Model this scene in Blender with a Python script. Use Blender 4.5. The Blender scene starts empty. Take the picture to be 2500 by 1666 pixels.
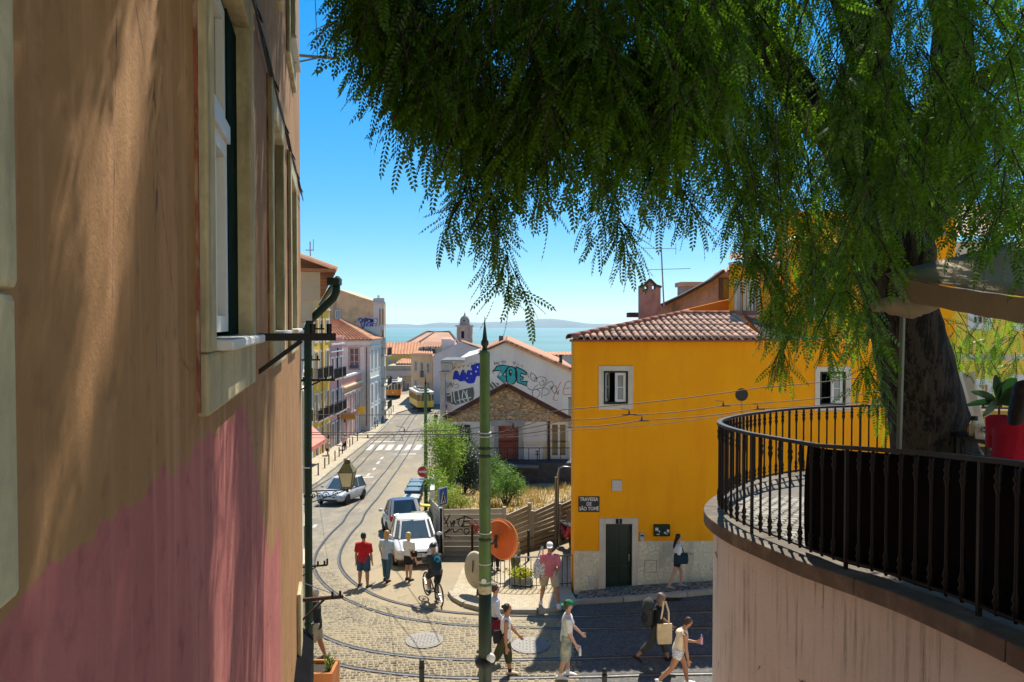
import bpy, bmesh, math, random
import numpy as np
from mathutils import Vector, Matrix, Euler, noise as mnoise
random.seed(7)
rng = np.random.default_rng(11)
R = math.radians
scene = bpy.context.scene
col = scene.collection

# ---------------------------------------------------------------- camera, sky, sun, exposure
FPX, CX, CY, HOR = 1805.0, 1250.0, 833.0, 790.0
EYE = Vector((0.0, 0.0, 8.0))
PITCH = math.atan2(CY - HOR, FPX)
cam_d = bpy.data.cameras.new('camera'); cam = bpy.data.objects.new('camera', cam_d); col.objects.link(cam)
cam.location = EYE; cam.rotation_euler = (R(90) - PITCH, 0, 0)
cam_d.sensor_width = 36.0; cam_d.lens = 36.0 * FPX / 2500.0
cam_d.clip_start = 0.05; cam_d.clip_end = 60000
scene.camera = cam

SUN_AZ = math.atan2(0.26, 1.0)       # to the right of the view direction
SUN_EL = R(55)
world = bpy.data.worlds.new('World'); scene.world = world; world.use_nodes = True
wn = world.node_tree; bg = wn.nodes['Background']
sky = wn.nodes.new('ShaderNodeTexSky'); sky.sky_type = 'NISHITA'; sky.sun_disc = False
sky.sun_elevation = SUN_EL; sky.sun_rotation = SUN_AZ
sky.altitude = 60; sky.air_density = 1.0; sky.dust_density = 0.0; sky.ozone_density = 4.0
# the camera's own rendering of the whole sky: softer range, cooler, more saturated
gm_ = wn.nodes.new('ShaderNodeGamma'); gm_.inputs['Gamma'].default_value = .6
tn_ = wn.nodes.new('ShaderNodeMix'); tn_.data_type = 'RGBA'; tn_.blend_type = 'MULTIPLY'; tn_.inputs[0].default_value = 1.0; tn_.inputs[7].default_value = (.80, .95, 1.1, 1)
hs = wn.nodes.new('ShaderNodeHueSaturation'); hs.inputs['Saturation'].default_value = 1.5
wn.links.new(sky.outputs[0], gm_.inputs['Color']); wn.links.new(gm_.outputs[0], tn_.inputs[6]); wn.links.new(tn_.outputs[2], hs.inputs['Color']); wn.links.new(hs.outputs[0], bg.inputs[0])
bg.inputs[1].default_value = 0.078
sun_d = bpy.data.lights.new('sun', 'SUN'); sun_d.energy = 2.1; sun_d.angle = R(0.53); sun_d.color = (1.0, 0.94, 0.83)
sun = bpy.data.objects.new('sun', sun_d); col.objects.link(sun)
SUNV = Vector((math.sin(SUN_AZ) * math.cos(SUN_EL), math.cos(SUN_AZ) * math.cos(SUN_EL), math.sin(SUN_EL)))
sun.rotation_euler = SUNV.to_track_quat('Z', 'Y').to_euler(); sun.location = (20, 60, 80)
vs_ = scene.view_settings
vs_.view_transform = 'Standard'; vs_.look = 'None'; vs_.gamma = 1.0; vs_.exposure = 2.0
scene.cycles.max_bounces = 7; scene.cycles.diffuse_bounces = 4; scene.cycles.transmission_bounces = 5
scene.cycles.transparent_max_bounces = 8; scene.cycles.sample_clamp_indirect = 6.0
scene.cycles.use_denoising = True

# ---------------------------------------------------------------- photo pixel -> world point
_fw = Vector((0, math.cos(PITCH), -math.sin(PITCH))); _up = Vector((0, math.sin(PITCH), math.cos(PITCH)))
def ray(u, v): return Vector(((u - CX) / FPX, 0, 0)) + _fw - _up * ((v - CY) / FPX)
def P(u, v, Y):
    d = ray(u, v); return EYE + d * (Y / d.y)
_PY = [-10, 19, 21, 24, 30, 45, 60, 70, 90, 110, 130, 160, 230]
_PZ = [0, 0, -.1, -.42, -1.1, -2.7, -4.0, -4.5, -4.8, -4.45, -3.9, -3.5, -4.0]
def zg(x, y):
    z = float(np.interp(y, _PY, _PZ))
    if x > 1.9:
        k = min(1, max(0.3, (y - 18) / 3.0)) if y < 30 else max(0, 1 - (y - 30) / 10)
        z += 0.1 * min(x - 1.9, 8) * k
    return z
def G(u, v, dz=0.0):
    d = ray(u, v); lo = 3.0 / d.y
    t = lo
    while t < 400:
        p = EYE + d * t
        if p.z <= zg(p.x, p.y) + dz: break
        t += 0.05
    return Vector((p.x, p.y, zg(p.x, p.y) + dz))

# ---------------------------------------------------------------- node helpers and materials
def s3(r, g, b):
    f = lambda c: (c / 255 / 12.92) if c / 255 <= 0.04045 else ((c / 255 + 0.055) / 1.055) ** 2.4
    return (f(r), f(g), f(b))
def c4(c): return (c[0], c[1], c[2], 1.0)
def mul(c, k): return tuple(min(1.0, x * k) for x in c)
def nd(nt, typ, ins=None, **attrs):
    n = nt.nodes.new(typ)
    for k, v in attrs.items(): setattr(n, k, v)
    for k, v in (ins or {}).items():
        if isinstance(v, bpy.types.NodeSocket): nt.links.new(v, n.inputs[k])
        else: n.inputs[k].default_value = v
    return n
def new_mat(name):
    m = bpy.data.materials.new(name); m.use_nodes = True
    nt = m.node_tree; b = nt.nodes['Principled BSDF']
    return m, nt, b
def coords(nt, scale=(1, 1, 1), kind='Object'):
    tc = nd(nt, 'ShaderNodeTexCoord')
    return nd(nt, 'ShaderNodeMapping', {'Vector': tc.outputs[kind], 'Scale': scale}).outputs[0]
def noise(nt, vec, scale, detail=4, rough=.55): return nd(nt, 'ShaderNodeTexNoise', {'Vector': vec, 'Scale': scale, 'Detail': detail, 'Roughness': rough}).outputs[0]
def ramp(nt, fac, a, b, ca=(0, 0, 0), cb=(1, 1, 1)):
    r = nd(nt, 'ShaderNodeValToRGB', {'Fac': fac}); e = r.color_ramp.elements
    e[0].position = a; e[0].color = c4(ca); e[1].position = b; e[1].color = c4(cb)
    return r.outputs[0]
def mix(nt, fac, a, b, mode='MIX'):
    n = nd(nt, 'ShaderNodeMix', data_type='RGBA', blend_type=mode)
    for k, v in ((0, fac), (6, a), (7, b)):
        if isinstance(v, bpy.types.NodeSocket): nt.links.new(v, n.inputs[k])
        else: n.inputs[k].default_value = c4(v) if isinstance(v, tuple) else v
    return n.outputs[2]
def bumpn(nt, b, h, strength, dist=0.02):
    n = nd(nt, 'ShaderNodeBump', {'Height': h, 'Strength': strength, 'Distance': dist})
    nt.links.new(n.outputs[0], b.inputs['Normal'])
_MC = {}
def mat(name, c, rough=.8, var=.14, vs=2.0, bump=.25, bs=35, metal=0, stain=None, stk=.6, stsc=(7, 7, .5), rnd=0, spec=.35, bd=.01):
    if name in _MC: return _MC[name]
    m, nt, b = new_mat(name); v = coords(nt)
    f = noise(nt, v, vs)
    cc = mix(nt, ramp(nt, f, .3, .7), mul(c, 1 - var), mul(c, 1 + var))
    f2 = noise(nt, v, vs * 9, 3)
    cc = mix(nt, ramp(nt, f2, .35, .75), cc, mix(nt, .5, cc, mul(c, 1 - var * 1.3)))
    if stain:
        sv = coords(nt, stsc); sn = noise(nt, sv, 1.0, 5, .62)
        cc = mix(nt, nd(nt, 'ShaderNodeMath', {0: ramp(nt, sn, .5, .72), 1: stk}, operation='MULTIPLY').outputs[0], cc, stain)
    if rnd:
        oi = nd(nt, 'ShaderNodeObjectInfo')
        k = nd(nt, 'ShaderNodeMapRange', {0: oi.outputs['Random'], 3: 1 - rnd, 4: 1 + rnd}).outputs[0]
        cc = mix(nt, 1.0, cc, nd(nt, 'ShaderNodeCombineColor', {0: k, 1: k, 2: k}).outputs[0], 'MULTIPLY')
    nt.links.new(cc, b.inputs['Base Color'])
    b.inputs['Roughness'].default_value = rough; b.inputs['Metallic'].default_value = metal
    b.inputs['Specular IOR Level'].default_value = spec
    if bump: bumpn(nt, b, noise(nt, v, bs, 4), bump, bd)
    _MC[name] = m; return m
def glassy(name, c, rough=.08, spec=.6, alpha=1.0):
    if name in _MC: return _MC[name]
    m, nt, b = new_mat(name)
    v = coords(nt); f = noise(nt, v, 1.3, 2)
    nt.links.new(mix(nt, f, mul(c, .7), mul(c, 1.3)), b.inputs['Base Color'])
    b.inputs['Roughness'].default_value = rough; b.inputs['Specular IOR Level'].default_value = spec
    b.inputs['Alpha'].default_value = alpha
    _MC[name] = m; return m
def leaf_mat(name, c, tr, k=.45):
    if name in _MC: return _MC[name]
    m = bpy.data.materials.new(name); m.use_nodes = True; nt = m.node_tree; nt.nodes.clear()
    g = nd(nt, 'ShaderNodeNewGeometry'); rp = g.outputs['Random Per Island']
    v = coords(nt); f = noise(nt, v, 1.6, 2)
    a = mix(nt, rp, mul(c, .6), mul(c, 1.45)); a = mix(nt, ramp(nt, f, .4, .65), a, mix(nt, .5, a, (c[0] * 1.6, c[1] * 1.1, c[2] * .5)))
    t = mix(nt, rp, mul(tr, .6), mul(tr, 1.4))
    d = nd(nt, 'ShaderNodeBsdfPrincipled', {'Base Color': a, 'Roughness': .45, 'Specular IOR Level': .4})
    tb = nd(nt, 'ShaderNodeBsdfTranslucent', {'Color': t})
    ms = nd(nt, 'ShaderNodeMixShader', {0: k, 1: d.outputs[0], 2: tb.outputs[0]})
    o = nd(nt, 'ShaderNodeOutputMaterial'); nt.links.new(ms.outputs[0], o.inputs[0])
    _MC[name] = m; return m

# ---------------------------------------------------------------- object helpers
ORI = {}
def tag(o, label=None, cat=None, group=None, kind=None):
    if label: o['label'] = label
    if cat: o['category'] = cat
    if group: o['group'] = group
    if kind: o['kind'] = kind
    return o
def thing(name, label, cat, loc=(0, 0, 0), rz=0, group=None):
    o = bpy.data.objects.new(name, None); col.objects.link(o); o.empty_display_size = .2
    o.location = loc; o.rotation_euler = (0, 0, rz)
    if rz == 0: ORI[o.name] = Vector(loc)
    return tag(o, label, cat, group)
def wsub(parent):
    q = parent
    while q is not None:
        if q.name in ORI: return ORI[q.name]
        q = q.parent
    return None
class MB:
    """mesh collector: world coordinates for things without rotation, thing-local ones otherwise"""
    def __init__(s): s.v = []; s.f = []
    def add(s, vs, fs):
        o = len(s.v); s.v += [tuple(x) for x in vs]; s.f += [tuple(i + o for i in f) for f in fs]; return s
    def box(s, a, b):
        x0, y0, z0 = a; x1, y1, z1 = b
        return s.add([(x0, y0, z0), (x1, y0, z0), (x1, y1, z0), (x0, y1, z0), (x0, y0, z1), (x1, y0, z1), (x1, y1, z1), (x0, y1, z1)],
                     [(0, 3, 2, 1), (4, 5, 6, 7), (0, 1, 5, 4), (1, 2, 6, 5), (2, 3, 7, 6), (3, 0, 4, 7)])
    def cbox(s, c, h, rz=0, ry=0, rx=0):
        M = Matrix.Translation(c) @ Euler((rx, ry, rz)).to_matrix().to_4x4()
        v = [M @ Vector((sx * h[0], sy * h[1], sz * h[2])) for sz in (-1, 1) for sx, sy in ((-1, -1), (1, -1), (1, 1), (-1, 1))]
        return s.add(v, [(0, 3, 2, 1), (4, 5, 6, 7), (0, 1, 5, 4), (1, 2, 6, 5), (2, 3, 7, 6), (3, 0, 4, 7)])
    def bar(s, a, b, w, h=None, up=Vector((0, 0, 1))):
        a = Vector(a); b = Vector(b); h = h or w; d = (b - a).normalized()
        if abs(d.dot(up)) > .98: up = Vector((0, 1, 0))
        r = d.cross(up).normalized() * w / 2; u = r.cross(d).normalized() * h / 2
        v = [a - r - u, a + r - u, a + r + u, a - r + u, b - r - u, b + r - u, b + r + u, b - r + u]
        return s.add(v, [(0, 3, 2, 1), (4, 5, 6, 7), (0, 1, 5, 4), (1, 2, 6, 5), (2, 3, 7, 6), (3, 0, 4, 7)])
    def loft(s, pts, rads, n=8, side=None, cap=True):
        pts = [Vector(p) for p in pts]; k = len(pts); rings = []; ref = None
        for i in range(k):
            t = (pts[min(i + 1, k - 1)] - pts[max(i - 1, 0)])
            t = t.normalized() if t.length > 1e-9 else Vector((0, 0, 1))
            if side is not None: a = Vector(side)
            elif ref is None: a = Vector((1, 0, 0)) if abs(t.x) < .9 else Vector((0, 1, 0))
            else: a = ref
            a = a - t * a.dot(t); a.normalize(); ref = a; b = t.cross(a)
            r = rads[i] if isinstance(rads, (list, tuple)) else rads
            rx, ry = r if isinstance(r, (list, tuple)) else (r, r)
            rings.append([pts[i] + a * (math.cos(2 * math.pi * j / n) * rx) + b * (math.sin(2 * math.pi * j / n) * ry) for j in range(n)])
        o = len(s.v)
        for r in rings: s.v += [tuple(p) for p in r]
        for i in range(k - 1):
            for j in range(n):
                s.f.append((o + i * n + j, o + i * n + (j + 1) % n, o + (i + 1) * n + (j + 1) % n, o + (i + 1) * n + j))
        if cap:
            s.f.append(tuple(o + j for j in reversed(range(n)))); s.f.append(tuple(o + (k - 1) * n + j for j in range(n)))
        return s
    def cyl(s, a, b, r, n=12, r2=None): return s.loft([a, b], [r, r if r2 is None else r2], n)
    def ball(s, c, r, n=10, m=6):
        c = Vector(c); rx, ry, rz = r if isinstance(r, (list, tuple)) else (r, r, r)
        o = len(s.v)
        for i in range(m + 1):
            ph = math.pi * i / m
            for j in range(n):
                th = 2 * math.pi * j / n; q = max(math.sin(ph), .02)
                s.v.append((c.x + rx * q * math.cos(th), c.y + ry * q * math.sin(th), c.z - rz * math.cos(ph)))
        for i in range(m):
            for j in range(n): s.f.append((o + i * n + j, o + i * n + (j + 1) % n, o + (i + 1) * n + (j + 1) % n, o + (i + 1) * n + j))
        s.f.append(tuple(o + j for j in reversed(range(n)))); s.f.append(tuple(o + m * n + j for j in range(n)))
        return s
    def lathe(s, prof, c=(0, 0, 0), n=14):
        return s.loft([(c[0], c[1], c[2] + z) for r, z in prof], [max(r, .0005) for r, z in prof], n)
    def prism(s, poly, d):
        """planar polygon (3-D points) pushed along d"""
        d = Vector(d); a = [Vector(p) for p in poly]; n = len(a)
        s.add(a + [p + d for p in a], [tuple(range(n)), tuple(range(2 * n - 1, n - 1, -1))] + [(i, (i + 1) % n + 0, (i + 1) % n + n, i + n)[::-1] for i in range(n)])
        return s
    def quad(s, a, b, c, d): return s.add([a, b, c, d], [(0, 1, 2, 3)])
    def build(s, name, m, parent=None, smooth=False, bevel=0, recalc=True):
        o0 = wsub(parent) if parent is not None else None
        vs = s.v if o0 is None else [(x - o0.x, y - o0.y, z - o0.z) for x, y, z in s.v]
        me = bpy.data.meshes.new(name); me.from_pydata(vs, [], s.f)
        if recalc:
            bm = bmesh.new(); bm.from_mesh(me); bmesh.ops.recalc_face_normals(bm, faces=bm.faces); bm.to_mesh(me); bm.free()
        if m is not None: me.materials.append(m)
        if smooth:
            for p in me.polygons: p.use_smooth = True
        o = bpy.data.objects.new(name, me); col.objects.link(o)
        if parent is not None: o.parent = parent
        if bevel:
            bv = o.modifiers.new('bevel', 'BEVEL'); bv.width = bevel; bv.segments = 2; bv.limit_method = 'ANGLE'
        return o
def build_each(mb, name, m, parent=None, **k):
    """every separate piece of the collector as an object of its own"""
    up = list(range(len(mb.v)))
    def fi(i):
        while up[i] != i: up[i] = up[up[i]]; i = up[i]
        return i
    for f in mb.f:
        for q in f[1:]: up[fi(q)] = fi(f[0])
    g = {}
    for f in mb.f: g.setdefault(fi(f[0]), []).append(f)
    for fs in g.values():
        ids = sorted(set(i for f in fs for i in f)); ix = {q: n for n, q in enumerate(ids)}
        MB().add([mb.v[i] for i in ids], [tuple(ix[i] for i in f) for f in fs]).build(name, m, parent, **k)
def np_mesh(name, V, F, m, parent=None, smooth=False):
    """fast mesh from numpy arrays (all faces with the same corner count)"""
    V = np.asarray(V, dtype=np.float32); F = np.asarray(F, dtype=np.int32); k = F.shape[1]
    o0 = wsub(parent) if parent is not None else None
    if o0 is not None: V = V - np.array(o0, dtype=np.float32)
    me = bpy.data.meshes.new(name); me.vertices.add(len(V)); me.vertices.foreach_set('co', V.ravel())
    me.loops.add(F.size); me.loops.foreach_set('vertex_index', F.ravel())
    me.polygons.add(len(F)); me.polygons.foreach_set('loop_start', np.arange(0, F.size, k, dtype=np.int32))
    me.polygons.foreach_set('loop_total', np.full(len(F), k, dtype=np.int32)); me.update(); me.validate()
    if smooth: me.polygons.foreach_set('use_smooth', np.ones(len(F), dtype=bool))
    me.materials.append(m); o = bpy.data.objects.new(name, me); col.objects.link(o)
    if parent is not None: o.parent = parent
    return o
def place(name, me, parent, loc, rot=(0, 0, 0), scale=(1, 1, 1)):
    """another object that shares mesh data; loc in world coordinates for unrotated things"""
    o = bpy.data.objects.new(name, me); col.objects.link(o)
    if parent is not None:
        o.parent = parent; w = wsub(parent)
        if w is not None: loc = Vector(loc) - w
    o.location = loc; o.rotation_euler = rot; o.scale = scale
    return o
def mesh_only(mb, name, m, smooth=False):
    o = mb.build(name, m, None, smooth); me = o.data; bpy.data.objects.remove(o); return me
def structure(name, mb, m, parent=None, smooth=False):
    o = mb.build(name, m, parent, smooth)
    if parent is None: o['kind'] = 'structure'
    return o
def text_mesh(name, body, size, M, m, parent, depth=.004, sx=1.0, align='CENTER', bold=0.0):
    """lettering as a thin mesh; M maps (right, up, out) to the thing's space"""
    cu = bpy.data.curves.new(name, 'FONT'); cu.body = body; cu.size = size; cu.align_x = align; cu.align_y = 'CENTER'
    cu.extrude = depth / 2; cu.resolution_u = 3; cu.space_line = .95; cu.offset = bold
    t = bpy.data.objects.new('t', cu); col.objects.link(t)
    dg = bpy.context.evaluated_depsgraph_get(); me = bpy.data.meshes.new_from_object(t.evaluated_get(dg))
    bpy.data.objects.remove(t)
    o0 = wsub(parent); T = M @ Matrix.Diagonal((sx, 1, 1, 1))
    if o0 is not None: T = Matrix.Translation(-o0) @ T
    me.transform(T); me.materials.clear(); me.materials.append(m)
    o = bpy.data.objects.new(name, me); col.objects.link(o); o.parent = parent
    return o
def frameM(o, right, up):
    right = Vector(right).normalized(); up = Vector(up).normalized(); out = right.cross(up)
    M = Matrix((right, up, out)).transposed().to_4x4(); M.translation = Vector(o); return M

# ---------------------------------------------------------------- shared materials
white_paint = mat('white_paint', (.62, .61, .57), .55, .06, 3, .08)
off_white = mat('off_white', (.50, .47, .41), .7, .1, 2, .15)
black_iron = mat('black_iron', (.008, .008, .009), .5, .3, 8, .3, 60, spec=.3)
green_paint = mat('green_paint', (.006, .026, .013), .5, .25, 4, .1, 40, spec=.25)
dark = mat('dark_void', (.01, .01, .012), .9, .2, 3, 0)
steel = mat('steel', (.35, .35, .36), .35, .15, 6, .1, 40, metal=.9)
stone_trim = mat('stone_trim', (.50, .46, .36), .85, .16, 3, .35, 30, stain=(.2, .17, .1), stk=.45)
glass_dark = glassy('glass_dark', (.03, .035, .04), .06, .7)
glass_blue = glassy('glass_blue', (.06, .09, .11), .06, .8)
rubber = mat('rubber', (.015, .015, .015), .8, .2, 6, .1)
chrome = mat('chrome', (.6, .6, .6), .2, .05, 4, 0, metal=1)
# ================================================================ SETTING: terrain, street, rails, pavements, water
def grid_sheet(xs, ys, zf):
    V = [(x, y, zf(x, y)) for y in ys for x in xs]; nx = len(xs)
    F = [(j * nx + i, j * nx + i + 1, (j + 1) * nx + i + 1, (j + 1) * nx + i) for j in range(len(ys) - 1) for i in range(nx - 1)]
    return V, F
def terrain_z(x, y):
    if y < 230:
        z = zg(min(x, 9.9), y) - .06
    else: z = max(-56, -4.06 - (y - 230) * .13)
    return z
earth = mat('earth', (.30, .26, .19), .95, .25, .6, .5, 12)
V, F = grid_sheet(list(np.linspace(-1500, -70, 6)) + list(np.linspace(-60, 60, 61)) + list(np.linspace(70, 1500, 6)),
                  list(np.linspace(-20, 18, 10)) + list(np.linspace(19, 130, 75)) + list(np.linspace(135, 230, 12)) + [300, 400, 600, 640], terrain_z)
o = MB().add(V, F).build('ground', earth); o['kind'] = 'structure'

# --- roadway material: worn asphalt and setts, dust drifted to the right-hand side
m_road, nt, b = new_mat('road')
v = coords(nt); sx = nd(nt, 'ShaderNodeSeparateXYZ', {0: v})
n1 = noise(nt, v, .55, 6, .65); n2 = noise(nt, v, 3.2, 5); n3 = noise(nt, coords(nt, (.9, .18, 1)), 1.2, 5, .7)
base = mix(nt, ramp(nt, n1, .38, .62), (.125, .106, .078), (.175, .147, .10))
base = mix(nt, ramp(nt, n3, .48, .68), base, (.27, .22, .13))
base = mix(nt, ramp(nt, n2, .5, .75), base, (.105, .095, .083))
asph = mix(nt, ramp(nt, n2, .35, .7), (.040, .040, .042), (.062, .060, .058))
sand = mix(nt, ramp(nt, n1, .35, .7), (.29, .22, .12), (.23, .185, .11))
def between(sock, a, c): return nd(nt, 'ShaderNodeMapRange', {0: sock, 1: a, 2: c}, clamp=True).outputs[0]
yx = nd(nt, 'ShaderNodeMath', {0: sx.outputs[0], 1: nd(nt, 'ShaderNodeMath', {0: n1, 1: .8}, operation='MULTIPLY').outputs[0]}, operation='ADD').outputs[0]
# dusty verge: right of the line from (-3,25) to (-7,48)
dv = nd(nt, 'ShaderNodeMath', {0: yx, 1: nd(nt, 'ShaderNodeMath', {0: sx.outputs[1], 1: .115}, operation='MULTIPLY').outputs[0]}, operation='ADD').outputs[0]
near = between(sx.outputs[1], 75, 45)
fs = nd(nt, 'ShaderNodeMath', {0: between(dv, -3.6, -1.3), 1: near}, operation='MULTIPLY').outputs[0]
cc = mix(nt, fs, base, sand)
nearr = nd(nt, 'ShaderNodeMath', {0: between(yx, 1.5, 1.8), 1: between(sx.outputs[1], 23.5, 22.5)}, operation='MULTIPLY').outputs[0]
cc = mix(nt, nearr, cc, asph)
bounce_mask = nd(nt, 'ShaderNodeMath', {0: between(sx.outputs[1], 15.7, 15.3), 1: 1.0}, operation='MULTIPLY').outputs[0]
cc = mix(nt, bounce_mask, cc, mix(nt, n2, (.56, .5, .41), (.66, .6, .5)))   # unseen near ground, made pale as added bounce for the shaded house
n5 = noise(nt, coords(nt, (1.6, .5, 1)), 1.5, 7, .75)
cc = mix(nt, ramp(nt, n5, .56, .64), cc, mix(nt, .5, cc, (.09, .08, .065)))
cc = mix(nt, ramp(nt, noise(nt, v, 14, 4), .45, .8), cc, mix(nt, .4, cc, (.36, .29, .18)))
nt.links.new(cc, b.inputs['Base Color']); b.inputs['Roughness'].default_value = .8
bumpn(nt, b, noise(nt, v, 22, 5), .5, .012)
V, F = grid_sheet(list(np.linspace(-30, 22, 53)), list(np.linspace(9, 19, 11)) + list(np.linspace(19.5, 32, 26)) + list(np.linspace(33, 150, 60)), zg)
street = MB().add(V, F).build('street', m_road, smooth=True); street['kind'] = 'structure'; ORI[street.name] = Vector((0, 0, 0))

# --- tram rails, traced on the ground from the photograph
def px4(l): return [(740 + x * .2551, 1266 + y * .2551) for x, y in l]
def px3(l): return [(700 + x * .2551, 950 + y * .2551) for x, y in l]
inner1 = px3([(1290, 380), (1180, 580), (1040, 800), (900, 1000), (800, 1120), (720, 1230)]) + px4([(575, 20), (480, 110), (400, 220), (350, 310), (330, 400), (350, 490), (430, 590), (560, 690), (720, 770), (900, 835), (1100, 880), (1300, 905), (1568, 928)])
def smooth_path(pts, n=140):
    """Catmull-Rom through the points, resampled evenly"""
    pts = [Vector(p) for p in pts]; out = []
    for i in range(len(pts) - 1):
        p0 = pts[max(i - 1, 0)]; p1 = pts[i]; p2 = pts[i + 1]; p3 = pts[min(i + 2, len(pts) - 1)]
        for t in np.linspace(0, 1, 14, endpoint=False):
            out.append(.5 * ((2 * p1) + (p2 - p0) * t + (2 * p0 - 5 * p1 + 4 * p2 - p3) * t * t + (3 * p1 - p0 - 3 * p2 + p3) * t ** 3))
    out.append(pts[-1])
    d = [0]
    for a, c in zip(out, out[1:]): d.append(d[-1] + (c - a).length)
    q = np.linspace(0, d[-1], n); A = np.array([list(p) for p in out])
    return [Vector((float(np.interp(t, d, A[:, 0])), float(np.interp(t, d, A[:, 1])), 0)) for t in q]
def flat(p): return Vector((p[0], p[1], 0))
g_in = [flat(G(u, w)) for u, w in inner1]
g_in = [Vector((-10.6, 112, 0)), Vector((-10.1, 95, 0)), Vector((-9.3, 78, 0))] + [p for p in g_in] + [Vector((3.5, 19.95, 0)), Vector((7, 19.75, 0)), Vector((14, 19.6, 0))]
rail_in = smooth_path(g_in, 240)
for _ in range(6):
    rail_in = [rail_in[0]] + [(rail_in[i - 1] + rail_in[i] * 2 + rail_in[i + 1]) / 4 for i in range(1, len(rail_in) - 1)] + [rail_in[-1]]
def offset_path(path, d):
    out = []
    for i, p in enumerate(path):
        t = (path[min(i + 1, len(path) - 1)] - path[max(i - 1, 0)]).normalized()
        out.append(p + Vector((t.y, -t.x, 0)) * d)
    return out
rail_steel = mat('rail_steel', (.20, .195, .19), .38, .25, 9, .1, 40, metal=.7)
groove = mat('rail_groove', (.03, .028, .026), .8, .3, 6, .2)
def strip(path, w, dz):
    a = offset_path(path, -w / 2); c = offset_path(path, w / 2); mb = MB()
    V = [(p.x, p.y, zg(p.x, p.y) + dz) for p in a] + [(p.x, p.y, zg(p.x, p.y) + dz) for p in c]; n = len(path)
    return mb.add(V, [(i, i + 1, n + i + 1, n + i) for i in range(n - 1)])
def rail_solid(path, w, dz):
    a = offset_path(path, -w / 2); c = offset_path(path, w / 2); n = len(path); V = []
    for q, h in ((a, -.05), (a, dz), (c, dz), (c, -.05)): V += [(p.x, p.y, zg(p.x, p.y) + h) for p in q]
    return MB().add(V, [(k * n + i, k * n + i + 1, ((k + 1) % 4) * n + i + 1, ((k + 1) % 4) * n + i) for k in range(4) for i in range(n - 1)])
rail_out = offset_path(rail_in, .9)
# right-hand rule: offset to the outside of the bend
if (rail_out[150] - Vector((-3, 26, 0))).length < (rail_in[150] - Vector((-3, 26, 0))).length: rail_out = offset_path(rail_in, -.9); SGN = -1
else: SGN = 1
g2 = [Vector((-13.5, 112, 0)), Vector((-13.0, 95, 0)), Vector((-12.2, 78, 0))] + [flat(G(u, w)) for u, w in px3([(1010, 420), (800, 620), (690, 740)])] + \
     [Vector((-12.2, 44, 0)), Vector((-11.6, 36, 0)), Vector((-10.3, 28.5, 0)), Vector((-7.6, 22.6, 0))] + \
     [flat(G(u, w)) for u, w in px4([(190, 1200), (500, 1280), (800, 1325), (1130, 1358), (1568, 1385)])] + [Vector((2, 17.45, 0)), Vector((6, 17.35, 0)), Vector((14, 17.2, 0))]
rail2a = smooth_path(g2, 240)
for _ in range(10):
    rail2a = [rail2a[0]] + [(rail2a[i - 1] + rail2a[i] * 2 + rail2a[i + 1]) / 4 for i in range(1, len(rail2a) - 1)] + [rail2a[-1]]
rail2b = offset_path(rail2a, .9 * SGN)
for path in (rail_in, rail_out, rail2a, rail2b):
    o = rail_solid(path, .055, .028).build('tram_rail', rail_steel); o['kind'] = 'structure'
    ORI[o.name] = Vector((0, 0, 0))
    strip(offset_path(path, -.068 * SGN), .06, .020).build('flange_groove', groove, o)

# --- setts: single stones near the camera, the rest one mesh
sett_m = mat('sett_stone', (.19, .158, .105), .85, .22, 1.2, .4, 18, rnd=.25)
_m2, nt, b = new_mat('sett_field')
g = nd(nt, 'ShaderNodeNewGeometry'); v = coords(nt); f = noise(nt, v, .8, 5)
cc = mix(nt, g.outputs['Random Per Island'], (.135, .115, .08), (.24, .20, .128))
cc = mix(nt, ramp(nt, f, .42, .68), cc, mix(nt, .6, cc, (.36, .29, .16)))
nt.links.new(cc, b.inputs['Base Color']); b.inputs['Roughness'].default_value = .8; bumpn(nt, b, noise(nt, v, 30, 4), .5, .008)
sett_field = _m2
RI = np.array([[p.x, p.y] for p in rail_in]); RO = np.array([[p.x, p.y] for p in rail_out])
R2A = np.array([[p.x, p.y] for p in rail2a]); R2B = np.array([[p.x, p.y] for p in rail2b])
def inside_inner(x, y):
    """on the sandy side of the inner rail"""
    d = (RI[:, 0] - x) ** 2 + (RI[:, 1] - y) ** 2; i = int(np.argmin(d)); i = min(max(i, 1), len(RI) - 2)
    t = RI[i + 1] - RI[i - 1]; q = np.array([x, y]) - RI[i]
    return (t[0] * q[1] - t[1] * q[0]) * SGN > -.25 * math.sqrt(t @ t)
allr = np.vstack([RI, RO, R2A, R2B])
def near_rail(x, y, d=.105): return ((allr[:, 0] - x) ** 2 + (allr[:, 1] - y) ** 2).min() < d * d
stones = []
yy = 15.6; row = 0
while yy < 27.0:
    xx = -11.5 + (row % 2) * .07
    while xx < 1.75:
        w = random.uniform(.105, .165); x = xx + w / 2
        ang = .18 * math.sin(x * .35 + yy * .21)
        px, py = x, yy + .28 * math.sin(x * .55 + 1) + random.uniform(-.012, .012)
        edge = 1.55 + .25 * mnoise.noise(Vector((0, yy * .8, 0)))
        if px < edge and px > -.24 * py - .9 and not near_rail(px, py):
            if not inside_inner(px, py) or (mnoise.noise(Vector((px * .45, py * .45, 3))) > .12 and py < 23):
                stones.append((px, py, w - .018, .112, ang + random.uniform(-.06, .06), random.uniform(-.006, .008)))
        xx += w
    yy += .128; row += 1
vis = [s for s in stones if s[1] > 16.45 and abs(s[0] / s[1]) < .29]
vis.sort(key=lambda s: s[1]); single = set(id(s) for s in vis[:290])
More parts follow.
